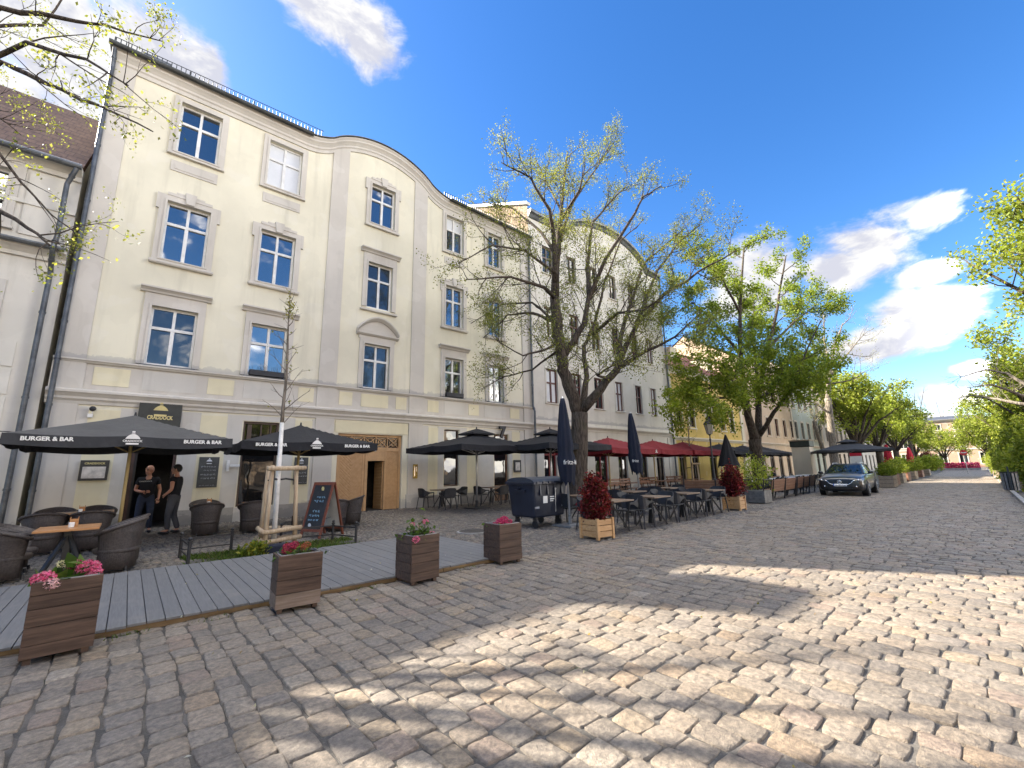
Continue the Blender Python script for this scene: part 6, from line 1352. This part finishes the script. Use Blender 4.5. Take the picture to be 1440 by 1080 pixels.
def person(lb, loc, rz, J, shirt, trousers, hair, head_turn=0, group=None, sleeve=.55):
    r = empty('person', loc, lb, 'person', group, rz); V3 = lambda k: Vector(J[k])
    K = {}; 
    for k, rad in dict(pelvis=(.15,.11),waist=(.135,.10),chest=(.16,.115),neckb=.06,neck=.052,head0=.06).items(): K[k] = (J[k], rad)
    E = [('pelvis','waist'),('waist','chest'),('chest','neckb'),('neckb','neck'),('neck','head0')]
    for s in 'LR':
        for k, rad in (('sh',.062),('el',.043),('wr',.030),('hip',.088),('kn',.058),('an',.042),('toe',.035)): K[k+s] = (J[k+s], rad)
        K['palm'+s] = (J['palm'+s], (.042,.018)); E += [('chest','sh'+s),('sh'+s,'el'+s),('el'+s,'wr'+s),('wr'+s,'palm'+s),('pelvis','hip'+s),('hip'+s,'kn'+s),('kn'+s,'an'+s),('an'+s,'toe'+s)]
    V, F = skin_mesh(K, E, 'pelvis'); a = MB(); a.add(V, F, 0)
    hc = V3('head'); M = Matrix.Translation(hc) @ Matrix.Rotation(head_turn,4,'Z')
    def blob(c, rr, sq, m=0, n=14, k=10):
        b = MB(); b.ball((0,0,0), rr, n, k, 0, sq); a.add([M @ (Vector(c)+Vector(v)) for v in b.v], b.f, m)
    blob((0,-.005,.02),.105,(.78,.98,1.12)); blob((0,.028,-.05),.075,(.80,.95,1.0))           # skull, jaw
    blob((0,.108,-.012),.018,(.8,1.1,1.7),0,8,6); blob((0,.072,-.098),.026,(1.1,.9,.8),0,8,6)  # nose, chin
    for s in (-1,1): blob((s*.034,.089,.018),.012,(1.2,.6,.8),1,8,6); blob((s*.036,.09,.04),.014,(1.6,.5,.45),0,8,6); blob((s*.083,-.005,-.005),.03,(.35,.75,1.1),0,8,6)
    blob((0,.094,-.058),.022,(1.1,.45,.32),2,8,6)
    for s in 'LR':                                                                             # five fingers and a thumb side
        p, w_ = V3('palm'+s), V3('wr'+s); d = (p-w_).normalized(); side = d.cross(Vector((0,1,0)) if abs(d.y) < .8 else Vector((0,0,1))).normalized(); nrm = d.cross(side)
        for k, L in enumerate((.068,.078,.072,.055)):
            b0 = p+d*.02+side*(.027-.018*k); a.tube([b0, b0+d*L*.45+nrm*.004, b0+d*L*.8+nrm*.016, b0+d*L*.98+nrm*.03],[.0095,.009,.008,.005],7)
        t0 = w_.lerp(p,.45)+side*.03; a.tube([t0, t0+side*.024+d*.025, t0+side*.03+d*.055+nrm*.012],[.012,.0105,.006],7)
    a.build('body', [SKIN,EYEM,LIPS], r, smooth=True)
    # clothes follow the body
    T_ = dict(waist0=((V3('pelvis')+Vector((0,0,-.12)))[:],(.178,.142)),waist=(J['waist'],(.162,.128)),chest=(J['chest'],(.182,.138)),neckb=((V3('neckb')-Vector((0,0,.035)))[:],.082)); E = [('waist0','waist'),('waist','chest'),('chest','neckb')]
    for s in 'LR': T_['sh'+s] = (J['sh'+s],.082); T_['sl'+s] = (V3('sh'+s).lerp(V3('el'+s),sleeve)[:],.066); E += [('chest','sh'+s),('sh'+s,'sl'+s)]
    V, F = skin_mesh(T_, E, 'chest'); MB().add(V,F).build('shirt', shirt, r, smooth=True)
    T_ = dict(pelvis=(J['pelvis'],(.165,.125)),belt=((V3('pelvis')+Vector((0,0,.14)))[:],(.158,.122))); E = [('pelvis','belt')]
    for s in 'LR':
        T_['hip'+s] = (J['hip'+s],.108); T_['kn'+s] = (J['kn'+s],.078); T_['an'+s] = ((V3('an'+s)+Vector((0,0,.0)))[:],.062); E += [('pelvis','hip'+s),('hip'+s,'kn'+s),('kn'+s,'an'+s)]
    V, F = skin_mesh(T_, E, 'pelvis'); MB().add(V,F).build('trousers', trousers, r, smooth=True)
    for s in 'LR':
        an, to = V3('an'+s), V3('toe'+s); d = Vector((to.x-an.x,to.y-an.y,0)).normalized(); c = an+d*.07; b = MB(); b.ball((0,0,0),.05,12,8,0,(.95,2.7,.95)); Mz = Matrix.Translation((c.x,c.y,max(.05,an.z-.05))) @ Matrix.Rotation(math.atan2(-d.x,d.y),4,'Z')
        MB().add([Mz @ Vector((v[0],v[1],max(v[2],-.045))) for v in b.v], b.f).build('shoe', SHOE, r, smooth=True)
    if hair:
        b = MB(); b.ball((0,0,0),.112,16,12,0,(.80,1.0,1.1)); vs = [M @ Vector((v[0], v[1]-.012, v[2]+.028)) for v in b.v]
        F = [f for f in b.f if min(b.v[i][2]-b.v[i][1]*.75 for i in f) > -.065]; MB().add(vs, F).build('hair', HAIRM, r, smooth=True)
    return r
STAND = dict(pelvis=(0,0,.95),waist=(0,.01,1.13),chest=(0,0,1.33),neckb=(0,-.01,1.48),neck=(0,.0,1.54),head0=(0,.015,1.61),head=(0,.02,1.67),
    shL=(-.19,0,1.42),elL=(-.27,-.04,1.14),wrL=(-.27,.08,.92),palmL=(-.265,.11,.86),shR=(.19,0,1.42),elR=(.26,-.03,1.14),wrR=(.10,.20,1.10),palmR=(.02,.23,1.10),
    hipL=(-.10,0,.88),knL=(-.12,.02,.49),anL=(-.14,-.02,.10),toeL=(-.17,.14,.05),hipR=(.10,0,.88),knR=(.13,.03,.49),anR=(.15,-.01,.10),toeR=(.18,.15,.05))
person('bald man in a dark printed T-shirt and blue jeans in the bar doorway', (.42,15.9,0), R(175), {**STAND}, TEE, JEAN, False, R(-45), 'men talking in the bar doorway')
S2 = dict(STAND); S2.update(elR=(.30,.02,1.15),wrR=(.27,.16,.97),palmR=(.22,.2,.93),elL=(-.30,-.05,1.15),wrL=(-.24,.13,1.0),palmL=(-.17,.18,.98),knL=(-.11,.05,.50),anL=(-.12,.02,.10),toeL=(-.14,.18,.05),knR=(.13,.03,.49),anR=(.16,-.10,.10),toeR=(.2,.05,.05))
person('dark-haired man in a fitted black T-shirt and grey trousers, turned towards the bald man', (.98,15.05,0), R(62), S2, TEE, GREYT, True, R(10), 'men talking in the bar doorway', .45)
lettering('CRADDOCK', .05, CHALK, bpy.data.objects['person'], 'shirt_print', (.05,.185,1.37), (math.pi/2,0,math.pi), .002)
SIT = dict(STAND); SIT.update({k: (v[0],v[1],v[2]-.42) for k, v in STAND.items() if k in ('pelvis','waist','chest','neckb','neck','head0','head','shL','shR','elL','elR')}); SIT.update(wrL=(-.2,.22,.78),palmL=(-.16,.3,.79),wrR=(.2,.22,.78),palmR=(.16,.3,.79),hipL=(-.1,.05,.5),hipR=(.1,.05,.5),knL=(-.13,.45,.5),knR=(.13,.45,.5),anL=(-.13,.42,.1),anR=(.13,.42,.1),toeL=(-.14,.58,.05),toeR=(.14,.58,.05))
person('dark-haired person in dark clothes sitting at a white-clothed table behind the wooden bench backs', (30.2,10.22,0), R(180), SIT, TEE, JEAN, True, 0)

g_ = np.random.default_rng(55); A_ = np.stack([g_.uniform(.2,9,70), g_.uniform(.6,9.2,70), np.zeros(70)],1); A_[:,2] = np.where((A_[:,0] < 5.2) & (A_[:,1] > 5.95), .074, .006)
tag(leaves('litter', A_, 1, .001, .035, [(.55,.52,.45),(.35,.22,.08),(.28,.25,.06),(.6,.6,.58)], None, 56, 1.0), 'scattered tiny paper scraps and fallen leaves on the deck and road', 'litter', kind='stuff')
# ---- the parked car ------------------------------------------------------------
PAINT = newmat('dark_blue_grey_car_paint')[0]; b_ = PAINT.node_tree.nodes['Principled BSDF']; b_.inputs['Base Color'].default_value = (.006,.008,.012,1); b_.inputs['Metallic'].default_value = 0; b_.inputs['Roughness'].default_value = .35; b_.inputs['Coat Weight'].default_value = .5; b_.inputs['Coat Roughness'].default_value = .04
CGL = glassmat('car_glass', (.01,.014,.018), .02, 1.6, 0); RUB = mat('tyre_rubber', (.018,.018,.019), .8, .1, 20); BLKG = mat('black_grille', (.008,.008,.009), .4, .2, 40)
car = empty('car', (25.1,5.72,0), 'dark blue-grey estate car with a winged round badge parked facing the camera', 'car', None, R(4))
st = [(0.0,.66,.36,.72),(.05,.80,.27,.79),(.20,.885,.21,.85),(.55,.915,.2,.92),(1.0,.92,.2,.985),(1.45,.92,.2,1.03),(2.2,.92,.2,1.03),(3.2,.92,.2,1.035),(4.1,.91,.22,1.04),(4.55,.87,.28,1.01),(4.72,.80,.40,.94),(4.78,.72,.5,.85)]
def ring(x, w_, zb, zt_):
    h = zt_-zb; half = [(0,zb),(w_*.75,zb),(w_*.95,zb+.06),(w_*1.0,zb+h*.35),(w_*.985,zb+h*.62),(w_*.965,zb+h*.80),(w_*.90,zb+h*.93),(w_*.72,zb+h*1.0),(w_*.35,zt_+.022),(0,zt_+.03)]
    return [(x,y,z) for y,z in half]+[(x,-y,z) for y,z in half[-2:0:-1]]
a = MB(); rs = [ring(*q) for q in st]; n_ = len(rs[0])
for q in rs: a.v += q
for i in range(len(rs)-1):
    for j in range(n_): a.f.append((i*n_+j,i*n_+(j+1)%n_,(i+1)*n_+(j+1)%n_,(i+1)*n_+j)); a.m.append(0)
a.f.append(tuple(range(n_-1,-1,-1))); a.m.append(0); a.f.append(tuple((len(rs)-1)*n_+j for j in range(n_))); a.m.append(0)
o = a.build('body', PAINT, car, smooth=True); s_ = o.modifiers.new('u','SUBSURF'); s_.levels = s_.render_levels = 2
# greenhouse: glass band, roof, pillars
base = [(1.42,.76),(1.75,.80),(2.6,.81),(3.8,.80),(4.55,.70)]; top = [(2.3,.57),(2.5,.61),(2.9,.62),(3.75,.60),(4.2,.55)]
a = MB(); zb_ = .985
for (xb,yb_),(xt,yt) in zip(base, top): a.v += [(xb,yb_,zb_+.01),(xt,yt,1.41)]
for (xb,yb_),(xt,yt) in zip(base[::-1], top[::-1]): a.v += [(xb,-yb_,zb_+.01),(xt,-yt,1.41)]
m_ = len(a.v)//2
for i in range(m_): a.f.append((2*i,2*i+1,2*((i+1)%m_)+1,2*((i+1)%m_))); a.m.append(0)
a.build('window_glass', CGL, car)
a = MB(); rp = [(x,y,1.405) for x,y in top]+[(x,-y,1.405) for x,y in top[::-1]]; k_ = len(rp)
a.v += rp + [(3.2+(x-3.2)*.97,y*.93,1.45) for x,y,z in rp] + [(3.2+(x-3.2)*.7,y*.5,1.475) for x,y,z in rp]
for l in range(2):
    for i in range(k_): a.f.append((l*k_+i,l*k_+(i+1)%k_,(l+1)*k_+(i+1)%k_,(l+1)*k_+i)); a.m.append(0)
a.f.append(tuple(2*k_+i for i in range(k_))); a.m.append(0); a.build('roof', PAINT, car, smooth=True)
for s in (-1,1):
    for (xb,yb_),(xt,yt),w_ in ((base[0],top[0],.07),((2.72,.812),(2.85,.61),.06),((3.75,.80),(3.75,.59),.07),(base[4],top[4],.11)): MB().bar((xb,s*(yb_+.004),zb_),(xt,s*(yt+.004),1.42),w_,.03).build('pillar', PAINT, car)
    MB().tube([(2.45,s*.56,1.44),(2.6,s*.56,1.51),(3.7,s*.55,1.51),(3.95,s*.54,1.44)], .018, 8).build('roof_rail', ALU, car)
    mr = MB().ball((0,0,0),.1,12,8,0,(.75,1.15,.75)).bar((.02,-s*.02,-.05),(.08,-s*.16,-.09),.04).build('mirror', PAINT, car, smooth=True); mr.location = (1.72,s*1.0,1.06)
    hl = MB().add([(.10,s*.52,.68),(.27,s*.80,.70),(.42,s*.87,.76),(.44,s*.85,.81),(.26,s*.74,.785),(.12,s*.54,.735)],[(0,1,2,3,4,5)][::1]); hl.v = [(x-.125,y+s*.035,z+.0) for x,y,z in hl.v]; h_ = hl.build('headlight', mat('headlight_glass', (.38,.39,.40), .1, .1, 20, metal=.6), car); so = h_.modifiers.new('t','SOLIDIFY'); so.thickness = .03; so.offset = 0
    q = MB(); q.ball((0,0,0),.045,10,6,0,(.6,1,1)); q.build('lamp_lens', CHROME, h_, smooth=True).location = (.035,s*.70,.735)
    fo = MB().add([(.07,s*.50,.40),(.16,s*.72,.41),(.17,s*.72,.50),(.08,s*.50,.45)],[(0,1,2,3)]); fo.v = [(x-.10,y,z) for x,y,z in fo.v]; g_ = fo.build('air_intake', BLKG, car); so = g_.modifiers.new('t','SOLIDIFY'); so.thickness = .04; so.offset = 0
    MB().ball((.0,s*.6,.44),.035,10,6,0,(.5,1,1)).build('fog_light', CHROME, car, smooth=True)
    for x_ in (.88,3.78):
        w_ = MB(); w_.tube([(x_,s*.77,.33),(x_,s*.80,.33),(x_,s*.94,.33),(x_,s*.955,.33)],[.30,.335,.335,.29],28); wh = w_.build('wheel', RUB, car)
        q = MB(); q.tube([(x_,s*.95,.33),(x_,s*.962,.33)],[.235,.225],24)
        for k in range(5): an = 2*math.pi*k/5; q.bar((x_,s*.966,.33),(x_+.2*math.cos(an),s*.966,.33+.2*math.sin(an)),.05,.02)
        q.build('rim', STEELG, wh); MB().tube([(x_,s*.70,.34),(x_,s*.925,.34)],[.385,.385],28).build('wheel_arch', BLKG, car)
a = MB(); gp_ = [(-.50,.72),(-.42,.60),(-.30,.535),(.30,.535),(.42,.60),(.50,.72)]; a.v = [(-.04+abs(y)*.12,y,z) for y,z in gp_]; a.f = [tuple(range(6))[::-1]]; a.m = [0]; g_ = a.build('grille', BLKG, car); so = g_.modifiers.new('t','SOLIDIFY'); so.thickness = .05; so.offset = 0
MB().tube([(-.07+abs(y)*.12,y,z) for y,z in [(-.60,.735),(-.50,.70),(-.42,.595),(-.30,.53),(0,.52),(.30,.53),(.42,.595),(.50,.70),(.60,.735)]], .014, 8).build('chrome_trim', CHROME, car, smooth=True)
a = MB(); a.tube([(-.085,.085*math.cos(k*math.pi/12),.655+.068*math.sin(k*math.pi/12)) for k in range(25)], .010, 6, cap=False); a.tube([(-.087,-.07,.66),(-.087,-.03,.67),(-.087,0,.645),(-.087,.03,.67),(-.087,.07,.66)], .009, 6); a.build('emblem', CHROME, car, smooth=True)
a = MB(); a.v = [(-.03+abs(y)*.12,y,z) for y,z in [(-.45,.34),(.45,.34),(.42,.44),(-.42,.44)]]; a.f = [(0,3,2,1)]; a.m = [0]; g_ = a.build('air_intake', BLKG, car); so = g_.modifiers.new('t','SOLIDIFY'); so.thickness = .05; so.offset = 0
pl = MB().box(-.05,-.26,.455,-.035,.26,.565).build('number_plate', PRINT, car); MB().box(-.053,.222,.457,-.05,.258,.563).build('plate_band', mat('plate_blue', (.01,.05,.35), .5), pl); lettering('PM\u00b7GK 1756', .082, IRON, pl, 'lettering', (-.053,-.02,.508), (math.pi/2,0,-math.pi/2), .001, .001, .42)
# ---- right kerb side -----------------------------------------------------------
def kerbY(x): return .24+.046*(x-23.4)
GREYW = wood('grey_planter_wood', (.22,.17,.12), (.38,.31,.23), 1, 'x', .7, .3)
def boxplanter(lb, loc, L, w_, h, group, rz=0, m=None):
    r = empty('wooden_planter', loc, lb, 'planter', group, rz); m = m or GREYW
    for z0, z1 in ((0.03,h*.33),(h*.35,h*.66),(h*.68,h)): MB().box(-L/2,-w_/2,z0,L/2,-w_/2+.03,z1).box(-L/2,w_/2-.03,z0,L/2,w_/2,z1).box(-L/2,-w_/2+.03,z0,-L/2+.03,w_/2-.03,z1).box(L/2-.03,-w_/2+.03,z0,L/2,w_/2-.03,z1).build('plank_course', m, r)
    MB().box(-L/2+.04,-w_/2+.04,.02,L/2-.04,w_/2-.04,h-.05).build('soil', EARTH, r)
ordn = ('nearest','second','third','fourth','fifth','sixth','farthest')
for i, x in enumerate((36.5,40.5,45.5,52,60,70)):
    boxplanter(f'weathered wooden planter on the right kerb, {ordn[i]} from the waste bin', (x,kerbY(x)-.35,0), 1.6, .7, .72, 'planters on the right kerb', .046); bush('green_shrub', (x,kerbY(x)-.35,.6), .85,.6,1.5+.3*(i%2), 700, .14, LUSH, f'light green shrub in the right-hand kerb planter, {ordn[i]} from the waste bin', 'shrub', 'shrubs in the right kerb planters', 30+i, 0)
for i, (x, h, rr) in enumerate(((33,2.6,1.2),(39,3.6,1.5),(46,4.6,1.8),(54,5.2,2.0),(64,5.4,2.2))):
    bush('tall_shrub', (x,kerbY(x)-1.35,0), rr, 1.3, h, 3600, .17, LUSH, f'tall loose yellow-green shrub behind the right kerb, {ordn[i]} to the camera' if i < 4 else 'tall loose yellow-green shrub behind the right kerb, farthest from the camera', 'shrub', 'tall shrubs along the right side', 40+i, .05, 10, .35)
lb_ = empty('litter_bin', (31.6,kerbY(31.6)-.1,0), 'grey slatted litter bin on a post at the right kerb', 'litter bin'); a = MB()
for k in range(14): an = 2*math.pi*k/14; a.bar((.26*math.cos(an),.26*math.sin(an),.12),(.28*math.cos(an),.28*math.sin(an),.92),.07,.02)
a.build('slats', STEELG, lb_); MB().lathe([(.22,.1),(.24,.88)],(0,0,0),14).build('liner', IRON, lb_); MB().lathe([(.30,.9),(.30,.95),(.26,.95),(.26,.9)],(0,0,0),18).build('rim', IRON, lb_); MB().bar((-.36,0,0),(-.36,0,1.2),.06).bar((-.36,0,.8),(-.26,0,.8),.04).build('post', IRON, lb_)
MB().add([(10,-1.6,.06),(120,3.4,.06),(120,-8,.06),(10,-8,.06)],[(0,3,2,1)]).build('right_pavement', ps)['kind'] = 'structure'
# ---- left of the road beyond the car ----------------------------------------------
RBW = wood('reddish_planter_wood', (.16,.07,.045), (.30,.16,.10), 1, 'x', .6, .3)
for i, (x, y) in enumerate(((35.5,5.6),(38.5,5.9),(42.5,6.1),(47,6.4),(52.5,6.6),(59,6.9),(66,7.1))):
    boxplanter(f'reddish wooden planter along the left road edge, {ordn[i]} behind the dark car', (x,y,0), 1.5,.7,.7, 'planters on the left road edge', .02, RBW if i % 2 else GREYW); bush('green_shrub', (x,y,.6), .75,.45,.75+.25*(i%3), 420, .12, LUSH if i % 2 else FRESH, f'low green plants in the left road-edge planter, {ordn[i]} behind the dark car', 'shrub', 'plants in the left road-edge planters', 60+i, 0)
ki = empty('kiosk', D(1131,40), 'beige stone kiosk block with a dark sign panel on top behind the wooden benches', 'kiosk'); MB().box(-.5,-.6,0,.5,.6,2.75).build('body', plaster('kiosk_stone', (.64,.56,.45), (.45,.4,.33), 0, .5), ki, bevel=.02); MB().box(-.55,-.65,2.77,.55,.65,3.2).build('sign_panel', mat('dark_green_panel', (.03,.04,.035), .5, .3, 3), ki, bevel=.02); MB().box(-.6,-.7,3.21,.6,.7,3.28).build('roof_slab', GREYW, ki)
pb = D(1346,104); r = empty('flower_bed', pb, 'raised bed of magenta flowers across the end of the street', 'flower bed'); MB().box(-1.0,-2.6,0,1.0,2.6,.35).build('border', gran, r); g_ = np.random.default_rng(77); A_ = np.stack([g_.uniform(-.9,.9,1500),g_.uniform(-2.5,2.5,1500),g_.uniform(.3,1.2,1500)],1); leaves('flowers', A_, 2, .05, .2, MAG, r, 77, mtl=PETAL)
ne = D(1358,74); r = empty('no_entry_sign', ne, 'round red no-entry sign with a white bar at the end of the street', 'sign'); MB().cyl((0,0,0),(0,0,2.9),.035,n=10).build('post', STEELG, r); MB().cyl((-.05,0,2.45),(-.035,0,2.45),.32,n=28).build('disc', mat('sign_red', (.5,.02,.02), .4, 0), r); MB().box(-.057,-.23,2.40,-.051,.23,2.50).build('bar', PRINT, r)
rl = empty('street_sign', D(1204,50), 'small red and white sign panel behind the dark car', 'sign'); MB().bar((0,0,0),(0,0,1.6),.06).build('post', STEELG, rl); MB().box(-.03,-.45,1.35,.03,.45,2.1).build('white_panel', PRINT, rl); MB().box(-.03,-.45,2.102,.03,.45,2.8).build('red_panel', REDB, rl)
for i, (px, d, c_, h_) in enumerate(((1303,118,[(.10,.03,.03),(.14,.05,.04)],3.2),(1308,96,FRESH,2.4),(1268,92,FRESH,2.0))):
    bush('tall_shrub' if i == 0 else 'hedge', D(px,d), 1.9,1.6,h_, 900, .28, c_, ('dark red-leaved shrub left of the flower bed at the street end','clipped green hedge bush left of the magenta flower bed','green hedge bush between the two closed red parasols')[i], 'shrub' if i == 0 else 'hedge', None, 80+i, .1, 7)
round_tree('small_tree', D(1330,126), 97, 2.2, .22, 5.2, 4.2, 2.6, 'small light green tree directly in front of the brick villa', None, BARK, LUSH, 6, .34, 12, .35, .8, 2.4)
round_tree('linden_tree', D(1290,132), 98, 3.2, .35, 7.0, 5.0, 4.5, 'light green tree left of the brick villa at the street end', None, BARK, LUSH, 5, .36, 12, .35, .8, 2.6); round_tree('linden_tree', D(1392,120), 99, 2.6, .35, 8.2, 5.5, 6.0, 'dense light green tree right of the stone villa at the street end', None, BARK, LUSH, 6, .36, 13, .4, .8, 2.8)
# ---- the villa across the end of the street --------------------------------------------
def villa(name, lb, px, d, W_, H_, wm, tm, rm, wins, floors, arched, roofh, cols_=0):
    c = D(px,d); r = empty(name, c, lb, 'building', None, R(-90+math.degrees(0))); hs = [(x-w_/2,x+w_/2,z0,z1) for z0,z1,w_ in floors for x in wins]
    a = MB(); a.wall(-W_/2,W_/2,-.5,H_,0,hs,.25); a.box(-W_/2,.5,-.5,W_/2,12,H_-.01); a.build('wall', wm, r)
    a = MB(); a.sweep([(-W_/2-.3,0,H_-.4),(W_/2+.3,0,H_-.4)],[(0,0),(.2,.1),(.5,.3),(.5,.45),(0,.5)])
    for z in (4.2,8.4): a.box(-W_/2,-.1,z,W_/2,.02,z+.3)
    for k in range(2): a.box((-W_/2,W_/2-.7)[k],-.12,-.5,(-W_/2+.7,W_/2)[k],.03,H_-.4)
    a.build('moulding', tm, r); MB().add([(-W_/2-.6,-.6,H_),(W_/2+.6,-.6,H_),(W_/2+.6,12.6,H_),(-W_/2-.6,12.6,H_),(-W_/2+4,5,H_+roofh),(W_/2-4,5,H_+roofh)],[(0,1,5,4),(1,2,5),(2,3,4,5),(3,0,4),(0,3,2,1)]).build('roof', rm, r)
    for i, h in enumerate(hs):
        a = MB(); w_ = .22; a.box(h[0]-w_,-.08,h[2]-.2,h[0],.02,h[3]); a.box(h[1],-.08,h[2]-.2,h[1]+w_,.02,h[3]); a.box(h[0],-.1,h[2]-.3,h[1],.02,h[2])
        if arched and 4.5 < h[2] < 8: 
            xm = (h[0]+h[1])/2; rr = (h[1]-h[0])/2+.1; a.tube([(xm+rr*math.cos(math.pi*k/10),-.02,h[3]+rr*math.sin(math.pi*k/10)) for k in range(11)], .16, 6)
        else: a.box(h[0]-w_,-.08,h[3],h[1]+w_,.02,h[3]+.25)
        xm = (h[0]+h[1])/2; a.box(xm-.05,.1,h[2],xm+.05,.2,h[3]); q = a.build('window', tm, r); MB().add([(h[0],.18,h[2]),(h[1],.18,h[2]),(h[1],.18,h[3]),(h[0],.18,h[3])],[(0,1,2,3)]).build('pane', GLASS2, q)
    for k in range(cols_): MB().lathe([(.5,4.4),(.42,4.7),(.36,8.6),(.5,8.9)],(-W_/2+1.2+k*(W_-2.4)/max(1,cols_-1),-.7,0),12).build('column', tm, r)
    return r
VB = plaster('villa_brick', (.33,.235,.165), (.18,.1,.08), 0, .5); VS = plaster('villa_stone', (.46,.43,.36), (.3,.28,.25), 0, .6)
villa('villa', 'red brick villa with arched pale windows and a flat grey roof closing the street', 1328, 152, 19, 11.6, VB, VS, ZINC, (-7,-3.5,0,3.5,7), ((.9,3.4,1.3),(5.0,7.0,1.5),(9.2,10.4,1.1)), True, 1.2)
villa('villa', 'pale stone villa with tall columned windows right of the brick villa', 1372, 158, 15, 10.4, VS, VS, ZINC, (-5,-1.7,1.7,5), ((.9,3.2,1.2),(5.0,8.0,1.5)), True, .8, 5)
villa('town_house', 'pale plastered house behind the trees left of the brick villa', 1278, 165, 26, 10.5, PAW, PT, TILER, (-10,-6,-2,2,6,10), ((.9,3.2,1.3),(5.0,7.4,1.3)), False, 2.5)
# far greenery beyond the houses
g_ = np.random.default_rng(88); n = 5000; A_ = np.stack([g_.uniform(165,240,n), g_.uniform(-70,60,n), g_.uniform(0,1,n)**.7*9],1); A_[:,2] *= .75+.25*np.sin(A_[:,1]*.23)
tag(leaves('distant_wood', A_, 2, .8, 1.6, FRESH, None, 88), 'far mass of green trees beyond the end of the street', 'wood', kind='stuff')

# ---- houses and trees across the street (behind the camera, mirrored in the windows) ------
def opposite(lb, x0, x1, Y, h, rh, wm):
    r = empty('town_house', (x1,Y,0), lb, 'building', None, math.pi); W_ = x1-x0; hs = [(1.2+3*i,2.4+3*i,z,z+1.9) for i in range(int(W_/3)-1) for z in (1.0,4.6,8.2) if z+2.5 < h]
    MB().wall(0,W_,-.1,h,0,hs,.2).box(0,.5,-.1,W_,9,h-.02).build('wall', wm, r); MB().add([(-.3,-.5,h),(W_+.3,-.5,h),(W_+.3,4.5,h+rh),(-.3,4.5,h+rh),(W_+.3,9.5,h),(-.3,9.5,h)],[(0,1,2,3),(3,2,4,5),(1,4,2),(0,3,5)]).build('roof', TILER, r)
    for q in hs: w_ = MB().box(q[0],.1,q[2],q[0]+.08,.16,q[3]).box(q[1]-.08,.1,q[2],q[1],.16,q[3]).box(q[0]+.08,.1,q[3]-.08,q[1]-.08,.16,q[3]).box((q[0]+q[1])/2-.04,.1,q[2],(q[0]+q[1])/2+.04,.16,q[3]-.08).build('window', WHITE, r); MB().add([(q[0],.15,q[2]),(q[1],.15,q[2]),(q[1],.15,q[3]),(q[0],.15,q[3])],[(0,1,2,3)]).build('pane', GLASS2, w_)
opposite('pale house with a red roof across the street, seen only mirrored in the windows', -26, 6, -27, 8.6, 5, PAW)
opposite('ochre house with a red roof across the street, seen only mirrored in the windows', 6.2, 40, -27.5, 9.2, 5, PEA)
round_tree('linden_tree', (-5,-17,0), 101, 3.2, .35, 6.5, 4.2, 3.6, 'green tree across the street on the left, seen only mirrored in the windows', None, BARK, LUSH, 6, .3, 11, .3, .8, 2.4); round_tree('linden_tree', (9,-18,0), 102, 3.2, .35, 6.8, 4.2, 3.8, 'green tree across the street on the right, seen only mirrored in the windows', None, BARK, LUSH, 6, .3, 11, .3, .8, 2.4)
